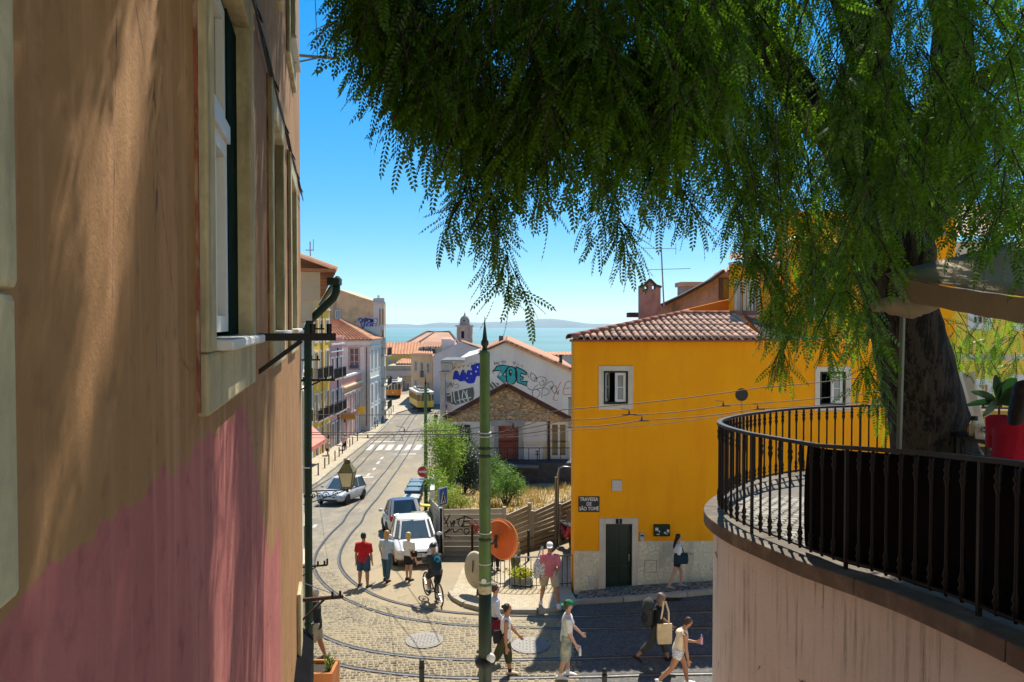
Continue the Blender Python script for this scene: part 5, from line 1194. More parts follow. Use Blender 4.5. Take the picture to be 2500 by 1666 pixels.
# tiled roof: hipped at the left, single tiles on the front slope
e0 = Vector((HX0 - .17, HY - .22, zE + .02)); e1 = Vector((7.45, HY - .22, zE + .02)); RY = 25.6
k0 = P(1662, 771, RY); k1 = P(1803, 771, RY)
sheet = MB().add([e0, e1, k1, k0], [(0, 1, 2, 3)]); sheet.add([e0, k0, Vector((3.6, 29.5, zE))], [(0, 1, 2)]); sheet.add([k0, k1, Vector((7.7, 30, zE)), Vector((3.6, 29.5, zE))], [(0, 1, 2, 3)])
sheet.add([e0 + Vector((0, 0, -.06)), e1 + Vector((0, 0, -.06)), e1, e0], [(0, 1, 2, 3)])
RF = sheet.build('roof', mat('roof_under', (.22, .09, .06), .9), YH)
up = (k0 - Vector((k0.x, e0.y, e0.z))); sl = up.normalized(); SLen = up.length; nrm = Vector((1, 0, 0)).cross(sl).normalized()
def tile_mesh(name, m, L=.5, r0=.10, r1=.082, h=.085):
    mb = MB(); n = 7; V = []
    for y, r in ((0, r0), (L, r1)):
        for ro, zo in ((r, 0), (r - .014, -.012)):
            for i in range(n + 1): a = math.pi * i / n; V.append((-math.cos(a) * ro, y, math.sin(a) * h * (ro / r0) + zo * 0))
    w = n + 1; F = []
    for i in range(n): F += [(i, i + 1, 2 * w + i + 1, 2 * w + i), (w + i + 1, w + i, i, i + 1)[::-1]]
    return mesh_only(mb.add(V, F), name, m, True)
tile_me = tile_mesh('roof_tile', tile_pale); hip_me = tile_mesh('hip_tile', mat('red_clay', (.36, .12, .06), .85, .2, 3, .3, rnd=.15), .52, .16, .14, .17)
pitch = math.atan2(sl.z, sl.y); rowd = .43; x = e0.x + .12; ci = 0
while x < e1.x + .3:
    # hip on the left, verge on the right
    smax = SLen
    t_h = (x - e0.x) / max(.01, (k0.x - e0.x)); smax = min(SLen, SLen * t_h)
    q = 0
    while q * rowd < smax - .08:
        s0 = q * rowd - .05; xr_max = e1.x + (k1.x - e1.x) * (s0 / SLen)
        if x < xr_max:
            p = Vector((x, e0.y, e0.z)) + sl * s0 + nrm * (.012 + .012 * (q % 2 == 0)); Lf = min(1.0, (smax - s0 + .12) / .5)
            place('roof_tile', tile_me, RF, p + Vector((random.uniform(-.008, .008), 0, 0)), (pitch + .035, random.uniform(-.04, .04), random.uniform(-.02, .02)), (1, Lf, 1))
        q += 1
    x += .215; ci += 1
def tile_line(a, c, me, nm, step=.42):
    d = (c - a); n = int(d.length / step); d.normalize(); qt = d.to_track_quat('Y', 'Z').to_euler()
    for i in range(n + 1): place(nm, me, RF, a + d * (i * step) + Vector((0, 0, .01)), (qt.x + .03, qt.y, qt.z))
tile_line(e0 + Vector((0, 0, .0)), k0, hip_me, 'hip_tile'); tile_line(k0, k1 + Vector((.2, 0, 0)), hip_me, 'ridge_tile'); 
barrel_roof(k1 + Vector((.15, -.1, -.02)), e1 + Vector((.1, .1, -.02)), Vector((9.6, HY + .2, zE - .05)), Vector((9.6, RY, zE + .1)), .25, .07, rows=5).build('shaded_slope', mat('shade_dark_tile', (.12, .07, .055), .9), RF)  # slope in shadow: its shade is put into the dark tile colour
# tall rear block and its neighbours
TB = thing('rear_block', 'orange upper block of the yellow house behind its tiled roof, half hidden by foliage', 'building', (8, 25.9, 7))
fT = Fr((gx(1787, 25.9), 25.9), (15.5, 25.9)); tx = lambda u: gx(u, 25.9) - gx(1787, 25.9); tz = lambda v_: z(v_, 25.9)
tw_ = [(tx(1799), tx(1813), tz(768), tz(690)), (tx(1829), tx(1848), tz(768), tz(688)), (tx(1990), tx(2015), tz(775), tz(690))]
wall_with_holes(MB(), fT, 0, fT.L, 4, tz(642), tw_, .2, thick=.4).build('wall', m_yel, TB)
for w_ in tw_: window(TB, fT, *w_, surround_m=lime, sw=.1)
MB().box((gx(1900, 25.9), 25.92, tz(642)), (15.5, 26.3, tz(515))).build('upper_storey', m_yel, TB)
barrel_roof((gx(1779, 25.5), 25.5, tz(640)), (gx(1905, 25.5), 25.5, tz(640)), (gx(1905, 29), 29, tz(610) + .1), (gx(1779, 29), 29, tz(610) + .1), .25, .09).build('roof', tile_m, TB)
mb = MB()
for i in range(12): mb.box((gx(1783, 25.6) + i * .16, 25.5, tz(647)), (gx(1783, 25.6) + i * .16 + .07, 25.9, tz(642)))
build_each(mb, 'eave_dentil', white_paint, TB)
OW = mat('deep_orange', (.62, .20, .012), .9, .12, 1, .2)
MB().prism([P(u, v_, 27.0) for u, v_ in ((1500, 806), (1560, 783), (1785, 730), (1785, 806))], (0, .3, 0)).build('orange_parapet', OW, TB)
GB = thing('grey_block', 'weathered grey rendered block stepping up behind the yellow house', 'building', (9, 30.5, 7))
gm = mat('weathered_grey', (.34, .29, .27), .92, .25, .8, .3, 12, stain=(.08, .07, .06), stk=.8, stsc=(1.2, 1.2, .5))
MB().prism([P(u, v_, 30.5) for u, v_ in ((1560, 800), (1560, 790), (1618, 745), (1660, 726), (1730, 688), (1760, 668), (1792, 655), (1792, 800))], (0, .5, 0)).build('wall', gm, GB)
mb = MB()
for a, c in (((1616, 745), (1662, 724)), ((1662, 724), (1732, 686)), ((1732, 686), (1765, 662))): mb.bar(P(a[0], a[1], 30.4), P(c[0], c[1], 30.4), .5, .12)
mb.build('capping', mat('sooty_cap', (.06, .05, .04), .95), GB)
barrel_roof(P(1742, 682, 30.3), P(1790, 657, 30.3), P(1790, 650, 31.2), P(1742, 674, 31.2), .3, .1).build('roof_edge', tile_m, GB)
fgb = Fr((gx(1750, 30.5), 30.5), (gx(1792, 30.5), 30.5)); a0 = gx(1755, 30.5) - gx(1750, 30.5)
o = fgb.box(MB(), a0, a0 + .42, z(732, 30.5), z(679, 30.5), .0, .06).build('window', mat('sooty_frame', (.08, .075, .07), .8), GB); fgb.box(MB(), a0 + .14, a0 + .36, z(729, 30.5), z(682, 30.5), .06, .07).build('pane', glass_dark, o); fgb.box(MB(), a0 + .5, a0 + .64, z(726, 30.5), z(676, 30.5), .0, .05).build('pale_pilaster', off_white, GB)
MB().box(tuple(P(1666, 720, 33)), tuple(P(1698, 698, 34))).build('roof_box', gm, GB); MB().box(tuple(P(1662, 699, 32.9)), tuple(P(1702, 692, 34.1))).build('roof_box_cap', tile_pale, GB)
# Moorish style chimney with two holes
Yc = 29.0; CH = thing('chimney', 'sooty pink rendered chimney with a curved top and two openings', 'chimney', P(1587, 775, Yc))
pieces = [[(1563, 780), (1563, 706), (1613, 706), (1613, 780)], [(1563, 706), (1563, 697.5), (1574, 697.5), (1574, 706)], [(1583, 706), (1583, 697.5), (1592, 697.5), (1592, 706)], [(1601, 706), (1601, 697.5), (1613, 697.5), (1613, 706)], [(1563, 697.5), (1572, 696), (1581, 686), (1587, 682.5), (1593, 686), (1602, 696), (1613, 697.5)]]
cm_ = mat('sooty_pink', (.36, .23, .19), .95, .25, 2.5, .4, 15, stain=(.05, .04, .035), stk=.85, stsc=(3, 3, .8))
for k, pc in enumerate(pieces): MB().prism([P(u, v_, Yc) for u, v_ in pc], (0, .45, 0)).build(('stack', 'top_pier', 'top_pier', 'top_pier', 'cap')[k], cm_, CH)
mb = MB(); mb.bar(P(1561, 701, Yc - .03), P(1573, 697, Yc - .03), .1, .08); mb.bar(P(1573, 697, Yc - .03), P(1587, 682, Yc - .03), .1, .08); mb.bar(P(1587, 682, Yc - .03), P(1602, 697, Yc - .03), .1, .08); mb.bar(P(1602, 697, Yc - .03), P(1615, 701, Yc - .03), .1, .08); mb.build('cap_moulding', mat('sooty_cap', (.06, .05, .04), .95), CH)
MB().box(tuple(P(1537, 775, 29.6)), tuple(P(1564, 764, 30.4))).build('flashing', mat('sooty_cap', (.06, .05, .04), .95), CH)
# television aerial
alu = mat('aerial_metal', (.30, .36, .42), .6, .1, 3, 0, metal=.3)
AE = thing('television_aerial', 'thin grey television aerial with two cross arms above the chimney', 'aerial', P(1619, 745, 30)); mb = MB().cyl(P(1621, 748, 30), P(1614, 603, 30), .03, 8); mb.build('mast', alu, AE)
mb = MB(); mb.bar(P(1567, 606, 30), P(1650, 608, 30), .022); mb.bar(P(1582, 659, 30), P(1686, 656, 30), .022)
for u in (1572, 1586, 1600, 1632, 1648): mb.bar(P(u, 606, 29.8), P(u, 606, 30.25), .012)
for u in (1590, 1605, 1635, 1650, 1665, 1680): mb.bar(P(u, 658, 29.7), P(u, 658, 30.3), .012)
mb.bar(P(1650, 595, 30), P(1650, 622, 30), .02); mb.build('cross_arm', alu, AE)
AE2 = thing('television_aerial', 'small dark aerial poking above the tiled eave at the left', 'aerial', P(757, 640, 24)); mb = MB(); mb.cyl(P(758, 650, 24), P(757, 590, 24), .02, 6); mb.bar(P(746, 611, 24), P(766, 611, 24), .03); mb.bar(P(765, 585, 24), P(765, 613, 24), .02); mb.build('mast', alu, AE2)
# pale yellow house at the far right, behind the tree
PY = 26.0
m_py = mat('lemon_plaster', (.80, .55, .07), .85, .1, 1, .2)
RH = thing('lemon_house', 'lemon yellow house with white doors seen behind the tree trunk', 'house', (gx(2400, PY), PY, 0)); fr_ = Fr((gx(2262, PY), PY), (gx(2700, PY), PY)); rx = lambda u: gx(u, PY) - gx(2262, PY)
hl = [(rx(2376), rx(2412), z(1010, PY), z(940, PY)), (rx(2376), rx(2405), z(792, PY), z(752, PY)), (rx(2490), rx(2520), z(792, PY), z(752, PY)), (rx(2480), rx(2515), z(1010, PY), z(930, PY))]
wall_with_holes(MB(), fr_, 0, fr_.L, -1, z(720, PY), hl, .2, thick=6).build('wall', m_py, RH)
for h in hl: window(RH, fr_, *h, surround_m=white_paint, sw=.22, pane_m=white_paint if h[3] < 7 else None)
MB().box((gx(2262, PY), PY + .02, z(720, PY)), (gx(2700, PY), PY + 6, z(590, PY))).build('upper_wall', cream, RH)
barrel_roof((gx(2255, PY), PY - .4, z(583, PY)), (gx(2700, PY), PY - .4, z(583, PY)), (gx(2700, PY + 4), PY + 4, z(500, PY + 4)), (gx(2255, PY + 4), PY + 4, z(500, PY + 4)), .28, .1, rows=9).build('roof', tile_pale, RH)
MB().box((gx(2262, PY), PY - .02, z(880, PY)), (gx(2700, PY), PY + .0, z(866, PY))).build('string_course', lime, RH)

# ================================================================ TERRACE with curved retaining wall
tp = [(3.2, 1.2), (3.1, 3.0), (2.99, 4.3), (2.90, 5.24), (2.68, 6.3), (2.52, 6.94), (2.40, 7.42), (2.335, 7.85), (2.34, 8.25), (2.47, 8.75), (2.75, 9.35), (3.15, 10.0), (3.65, 10.6), (4.4, 11.1), (5.4, 11.45), (7.0, 11.75), (10.5, 12.1), (14, 12.3)]
tpath = smooth_path([Vector((x, y, 0)) for x, y in tp], 150)
def zr(y): return float(np.interp(y, [1, 3, 4.3, 5.24, 6.4, 7.4, 8.2, 10.5, 12.5], [7.35, 7.25, 7.18, 7.08, 6.94, 6.89, 6.87, 6.73, 6.71]))
def zt_(y): return zr(y) - 1.0
m_ret, nt, b = new_mat('stained_render')
v = coords(nt); n1 = noise(nt, v, .9, 6, .6); n3 = noise(nt, coords(nt, (17, 17, .7)), 1, 6, .7); n4 = noise(nt, v, 1.3, 4); sxz = nd(nt, 'ShaderNodeSeparateXYZ', {0: v}).outputs[2]
cc = mix(nt, ramp(nt, n1, .3, .7), (.54, .54, .51), (.66, .65, .61))
topm = nd(nt, 'ShaderNodeMapRange', {0: sxz, 1: 2.6, 2: 6.0}, clamp=True).outputs[0]
stn = nd(nt, 'ShaderNodeMath', {0: ramp(nt, n3, .50, .68), 1: nd(nt, 'ShaderNodeMath', {0: topm, 1: ramp(nt, n4, .4, .62)}, operation='MULTIPLY').outputs[0]}, operation='MULTIPLY').outputs[0]
cc = mix(nt, stn, cc, (.09, .075, .055))
vr = nd(nt, 'ShaderNodeTexVoronoi', {'Vector': coords(nt, (1, 1, .6)), 'Scale': 1.1}, feature='DISTANCE_TO_EDGE'); wob = nd(nt, 'ShaderNodeMath', {0: noise(nt, v, 2.2, 7, .7), 1: .16}, operation='MULTIPLY').outputs[0]
ck = ramp(nt, nd(nt, 'ShaderNodeMath', {0: vr.outputs[0], 1: wob}, operation='ADD').outputs[0], .062, .070); cc = mix(nt, ck, (.12, .10, .08), cc)
nt.links.new(cc, b.inputs['Base Color']); b.inputs['Roughness'].default_value = .92; bumpn(nt, b, nd(nt, 'ShaderNodeMath', {0: noise(nt, v, 30, 5), 1: nd(nt, 'ShaderNodeSeparateColor', {0: ck}).outputs[0]}, operation='ADD').outputs[0], .35, .02)
TR = thing('terrace_wall', 'curved stained retaining wall of the terrace at the lower right', 'wall', (2.4, 8, 0))
def side_of(path, d):      # to the left of the path is the street (outside)
    return offset_path(path, -d)
outp = side_of(tpath, .06); n = len(outp); lv = 14
V = []
for k in range(lv):
    for p in outp: V.append((p.x, p.y, -.5 + (zt_(p.y) - .14 + .5) * k / (lv - 1)))
MB().add(V, [(k * n + i, k * n + i + 1, (k + 1) * n + i + 1, (k + 1) * n + i) for k in range(lv - 1) for i in range(n - 1)]).build('render', m_ret, TR, smooth=True)
cop_m = mat('coping_stone', (.13, .105, .078), .9, .25, 2.5, .5, 20, stain=(.3, .27, .2), stk=.5, stsc=(3, 3, 3), rnd=.15)
i = 0
while i < n - 1:
    j = min(n - 1, i + 11); seg = tpath[i:j + 1]; a = side_of(seg, .17); c = side_of(seg, -.2); m_ = len(seg); V = []
    for q, dz in ((a, -.14), (a, .0), (c, .0), (c, -.14)): V += [(p.x, p.y, zt_(p.y) + dz) for p in q]
    if i == 0 or True:
        for r_ in range(4): 
            for e_, f_ in ((0, 1), (m_ - 1, m_ - 2)):
                A = Vector(V[r_ * m_ + e_]); B = Vector(V[r_ * m_ + f_]); V[r_ * m_ + e_] = tuple(A + (B - A).normalized() * .004)
    F = [(k * m_ + q, k * m_ + q + 1, ((k + 1) % 4) * m_ + q + 1, ((k + 1) % 4) * m_ + q) for k in range(4) for q in range(m_ - 1)] + [(0, m_, 2 * m_, 3 * m_), (m_ - 1, 4 * m_ - 1, 3 * m_ - 1, 2 * m_ - 1)]
    MB().add(V, F).build('coping_slab', cop_m, TR, bevel=.012); i = j
# terrace floor and its small stones
fl = side_of(tpath, -.19); V = []; F = []
for p in fl: V += [(p.x, p.y, zt_(p.y) - .02), (max(p.x + 1.2, 14), p.y * .5 + 3.5, zt_(p.y) - .02)]
flo = MB().add(V, [(2 * i, 2 * i + 1, 2 * i + 3, 2 * i + 2) for i in range(len(fl) - 1)]).build('terrace_floor', mat('terrace_joint', (.16, .14, .11), .95, .25, 3, .4), None); flo['kind'] = 'structure'; ORI[flo.name] = Vector((0, 0, 0))
flm = mat('terrace_stone', (.26, .24, .20), .8, .2, 3, .3, 20, rnd=.3); ts_me = mesh_only(MB().add(sm.v, sm.f), 'paving_stone', flm); TA = np.array([[p.x, p.y] for p in tpath]); cntr = 0
for r_ in range(60):
    for q in range(40):
        x = 2.5 + q * .115 + (r_ % 2) * .055; y = 6.6 + r_ * .1
        d2 = np.min((TA[:, 0] - x) ** 2 + (TA[:, 1] - y) ** 2); k = int(np.argmin((TA[:, 0] - x) ** 2 + (TA[:, 1] - y) ** 2))
        if d2 < .23 ** 2 or x < TA[k, 0] and y < 9 or cntr >= 300 or x > 3.9 or y > 10.4: continue
        if y > 8.6 and (x - 4.6) ** 2 + (y - 8.7) ** 2 > 1.95 ** 2: continue
        place('paving_stone', ts_me, flo, (x, y + .03 * math.sin(x * 5), zt_(y) - .012), (0, 0, random.uniform(-.25, .25)), (.1, .088, .5)); cntr += 1
# iron railing with turned balusters
RL = thing('terrace_railing', 'black wrought iron railing with turned balusters along the terrace edge', 'railing', (2.4, 8, 6))
rp = [Vector((p.x, p.y, zr(p.y))) for p in tpath]; mb = MB(); V = []; nn = len(rp); a = side_of(tpath, .028); c = side_of(tpath, -.028)
for q, dz in ((a, -.016), (a, .016), (c, .016), (c, -.016)): V += [(p.x, p.y, zr(p.y) + dz) for p in q]
MB().add(V, [(k * nn + i, k * nn + i + 1, ((k + 1) % 4) * nn + i + 1, ((k + 1) % 4) * nn + i) for k in range(4) for i in range(nn - 1)]).build('top_rail', black_iron, RL)
MB().loft([Vector((p.x, p.y, zr(p.y) - .93)) for p in tpath], [.015] * nn, 5).build('bottom_rail', black_iron, RL)
bp = [(r_ * 1.45, h_) for r_, h_ in [(.008, .0), (.013, .03), (.011, .06), (.019, .085), (.011, .11), (.018, .14), (.012, .17), (.009, .2), (.009, .74), (.012, .77), (.018, .8), (.011, .83), (.019, .855), (.011, .88), (.013, .91), (.008, .94)]]
bal_me = mesh_only(MB().lathe(bp, (0, 0, 0), 8), 'baluster', black_iron, True); post_me = mesh_only(MB().box((-.014, -.014, -.05), (.014, .014, .95)), 'post', black_iron)
acc = 0; nxt = .05; cnt_ = 0
for i in range(1, nn):
    sg_ = (tpath[i] - tpath[i - 1]).length; acc += sg_
    while acc >= nxt and tpath[i].x < 9:
        p = tpath[i].lerp(tpath[i - 1], (acc - nxt) / sg_); place('post' if cnt_ % 9 == 4 else 'baluster', post_me if cnt_ % 9 == 4 else bal_me, RL, (p.x, p.y, zr(p.y) - .955)); nxt += .155; cnt_ += 1
# black cloth screen inside the railing
cl = [p for p in side_of(tpath, -.07) if p.y < 6.75 and p.y > 1.5 and p.x < 3.3]; n = len(cl); V = []
cm2 = mat('black_cloth', (.005, .005, .0055), .95, .3, 2, .6, 6, spec=.1, bd=.03)
lv = 8
for k in range(lv):
    for i, p in enumerate(cl): V.append((p.x + .02 * math.sin(i * 1.1 + k * .6), p.y + .012 * math.sin(i * .9 + k), zt_(p.y) + .03 + (zr(p.y) - zt_(p.y) - .06) * k / (lv - 1)))
tag(MB().add(V, [(k * n + i, k * n + i + 1, (k + 1) * n + i + 1, (k + 1) * n + i) for k in range(lv - 1) for i in range(n - 1)]).build('cloth_screen', cm2, smooth=True), 'black cloth screen stretched behind the terrace railing', 'screen')

# cracks in the retaining wall, followed on its surface
cr_m = mat('crack_dark', (.05, .042, .034), .95, .3, 6, 0)
wallp = side_of(tpath, .066); near_w = [p for p in wallp if p.y < 8.1]
def on_wall(u, v_):
    k = (u - CX) / FPX; best = min(range(len(near_w) - 1), key=lambda i: abs((near_w[i].x + near_w[i + 1].x) / (near_w[i].y + near_w[i + 1].y) - k)); a, c = near_w[best], near_w[best + 1]
    t = (a.x - k * a.y) / ((a.x - c.x) - k * (a.y - c.y) + 1e-9); p = a.lerp(c, min(1, max(0, t))); return P(u, v_, p.y)
for l in ([(1760, 1345), (1775, 1400), (1768, 1450), (1790, 1500), (1806, 1560), (1812, 1640)], [(1835, 1372), (1838, 1392), (1828, 1408)], [(1934, 1410), (1932, 1440), (1940, 1452)], [(1962, 1560), (1975, 1590), (1988, 1598), (1978, 1575)], [(2340, 1572), (2352, 1600), (2350, 1640), (2362, 1680)], [(2345, 1590), (2360, 1612), (2390, 1592)], [(1820, 1650), (1832, 1655), (1845, 1668)]):
    pts = []
    for a, c in zip(l, l[1:]):
        for t in np.linspace(0, 1, 5, endpoint=False): pts.append(on_wall(a[0] + (c[0] - a[0]) * t + random.uniform(-2.5, 2.5), a[1] + (c[1] - a[1]) * t))
    V = []
    for i, p in enumerate(pts): w_ = .032 * (1 - .7 * abs(2 * i / len(pts) - 1)) + .002; V += [p + Vector((-.3 * w_, -w_, 0)), p + Vector((.3 * w_, w_, 0))]
    MB().add(V, [(2 * i, 2 * i + 1, 2 * i + 3, 2 * i + 2) for i in range(len(pts) - 1)]).build('crack', cr_m, TR)
# ================================================================ TREE on the terrace
TREE = thing('terrace_tree', 'large dark tree with drooping feathery leaves growing on the terrace', 'tree', (4.75, 8.5, zt_(8.5)))
m_bark, nt, b = new_mat('bark')
v = coords(nt, (1, 1, .13)); vr = nd(nt, 'ShaderNodeTexVoronoi', {'Vector': v, 'Scale': 26}, feature='DISTANCE_TO_EDGE'); nb_ = noise(nt, v, 9, 6, .7)
h_ = nd(nt, 'ShaderNodeMath', {0: ramp(nt, noise(nt, v, 13, 7, .75), .42, .6), 1: nb_}, operation='ADD').outputs[0]
nt.links.new(mix(nt, ramp(nt, h_, .75, 1.5), (.004, .0035, .003), (.085, .068, .05)), b.inputs['Base Color']); b.inputs['Roughness'].default_value = .95; bumpn(nt, b, h_, 1.0, .05)
def limb(pxs, rads, name='limb', parent=None, n=14):
    pts = [Vector(p) if len(p) == 3 and not isinstance(p, tuple) else P(*p) for p in pxs]
    pts3 = []; rr = []
    for i in range(len(pts) - 1):
        for t in np.linspace(0, 1, 6, endpoint=False): pts3.append(pts[i].lerp(pts[i + 1], t)); rr.append(rads[i] + (rads[i + 1] - rads[i]) * t)
    pts3.append(pts[-1]); rr.append(rads[-1])
    for _ in range(3): pts3 = [pts3[0]] + [(pts3[i - 1] + pts3[i] * 2 + pts3[i + 1]) / 4 for i in range(1, len(pts3) - 1)] + [pts3[-1]]
    mb = MB().loft(pts3, rr, n)
    mb.v = [tuple(Vector(q) + Vector((mnoise.noise(Vector(q) * 3.1), mnoise.noise(Vector(q) * 3.1 + Vector((9, 0, 0))), 0)) * (.05 if rads[0] > .2 else .015)) for q in mb.v]
    return mb.build(name, m_bark, parent or TREE, smooth=True)
trunk = limb([(2300, 1190, 8.5), (2281, 1095, 8.4), (2250, 960, 8.2), (2215, 820, 8.0), (2190, 700, 8.0), (2180, 600, 7.9), (2200, 530, 7.9)], [.54, .44, .40, .37, .38, .40, .34], 'trunk', n=20)
lim = [([(2190, 640, 7.9), (2230, 540, 7.8), (2300, 440, 7.6), (2345, 320, 7.4), (2330, 160, 7.2), (2300, -60, 7.0), (2260, -300, 6.8)], [.28, .27, .24, .2, .17, .14, .1]),
       ([(2170, 600, 7.9), (2120, 470, 7.5), (2050, 330, 7.0), (1965, 262, 6.4), (1885, 130, 6.0), (1800, -20, 5.6), (1600, -220, 5.0)], [.26, .22, .19, .16, .15, .13, .08]),
       ([(2190, 560, 7.8), (2170, 380, 7.4), (2140, 200, 7.0), (2080, 40, 6.6), (2020, -160, 6.2), (1900, -350, 5.8)], [.24, .2, .17, .15, .12, .08]),
       ([(2060, 300, 7.1), (2110, 230, 6.6), (2150, 110, 6.2), (2160, -60, 5.8)], [.12, .11, .09, .06]),
       ([(1800, -20, 5.6), (1600, -70, 5.2), (1350, -80, 4.9), (1100, -60, 4.7), (930, -20, 4.6)], [.12, .1, .07, .04, .015]),
       ([(1850, 60, 5.9), (1750, 120, 5.5), (1650, 180, 5.3), (1500, 190, 5.1), (1300, 120, 4.9)], [.06, .045, .03, .02, .01]),
       ([(2300, 250, 7.3), (2420, 180, 7.0), (2560, 120, 6.5)], [.12, .09, .05])]
for l, r in lim: limb(l, r, n=10)
# --- one feathery leaf: rachis with paired leaflets
def leaf_template(pairs, six=False):
    V = [(0, -.004, 0), (1, -.002, 0), (1, .002, 0), (0, .004, 0)]; F = [(0, 1, 2, 3)]
    for i in range(pairs):
        x = .12 + .84 * i / (pairs - 1); L = .18 * (1 - .35 * abs(i / (pairs - 1) - .42) * 1.6); w = .04
        for sg in (-1, 1):
            d = Vector((.5, sg * .86, 0)); q = Vector((d.y, -d.x, 0)); b0 = Vector((x + (.02 if sg > 0 else 0), 0, 0)); o = len(V); dz = -.22 * L
            V += [tuple(b0), tuple(b0 + d * L * .5 + q * w + Vector((0, 0, dz * .3))), tuple(b0 + d * L + Vector((0, 0, dz))), tuple(b0 + d * L * .5 - q * w + Vector((0, 0, dz * .3)))]; F.append((o, o + 1, o + 2, o + 3))
    o = len(V); V += [(1, 0, 0), (1.07, .03, 0), (1.16, 0, -.02), (1.07, -.03, 0)]; F.append((o, o + 1, o + 2, o + 3))
    V = [(x, y, zz - .16 * x * x) for x, y, zz in V]
    return np.array(V), np.array(F)
LT, LF = leaf_template(9)
leaf_green = leaf_mat('feather_leaf', (.038, .088, .008), (.18, .36, .016), .48)
LEAVES = []; TWIGS = []
def rmat(d, roll):
    d = Vector(d).normalized(); upv = Vector((0, 0, 1)) if abs(d.z) < .95 else Vector((1, 0, 0))
    y = upv.cross(d).normalized(); zz = d.cross(y); M = Matrix((d, y, zz)).transposed()
    return M @ Matrix.Rotation(roll, 3, 'X')
def spray(pts, sc=.2, step=.05, side=.8):
    """a twig through the points with leaves set alternately along it"""
    TWIGS.append(pts); acc = 0; k = 0
    for a, c in zip(pts, pts[1:]):
        d = c - a; L = d.length; d.normalize(); t = acc
        while t < L:
            p = a + d * t; ang = random.uniform(0, 6.28) if random.random() < .35 else (1 if k % 2 else -1) * 1.57 + random.uniform(-.7, .7)
            q = Vector((math.sin(ang), math.cos(ang) * .6, 0)); q = (q - d * q.dot(d)); q = q.normalized() if q.length > .1 else Vector((1, 0, 0))
            dr = (d * random.uniform(.4, 1.0) + q * side * random.uniform(.6, 1.2) + Vector((0, 0, -random.uniform(.1, .5)))).normalized()
            LEAVES.append((p, dr, random.uniform(-.8, .8), sc * random.uniform(.7, 1.2))); k += 1
            t += step * random.uniform(.7, 1.4)
        acc = t - L
    p = pts[-1]; LEAVES.append((p, (pts[-1] - pts[-2]).normalized(), 0, sc))
def droop(pxs, sc=.225, step=.05, subs=6):
    pts = [P(*q) for q in pxs]; fine = []
    for a, c in zip(pts, pts[1:]):
        for t in np.linspace(0, 1, 4, endpoint=False): fine.append(a.lerp(c, t))
    fine.append(pts[-1])
    for _ in range(2): fine = [fine[0]] + [(fine[i - 1] + fine[i] * 2 + fine[i + 1]) / 4 for i in range(1, len(fine) - 1)] + [fine[-1]]
    fine = [p + Vector((random.uniform(-.01, .01), random.uniform(-.03, .03), 0)) for p in fine]
    spray(fine, sc, step)
    for i in range(subs):
        f = random.uniform(.05, .8); p = fine[int(f * (len(fine) - 1))]; L = random.uniform(.15, .38) * (1.1 - f * .6)
        d = Vector((random.uniform(-.8, .8), random.uniform(-.6, .6), -1)).normalized()
        spray([p, p + d * L * .5, p + d * L + Vector((0, 0, -.03))], sc * .9, step)
N_SINGLE0 = 0
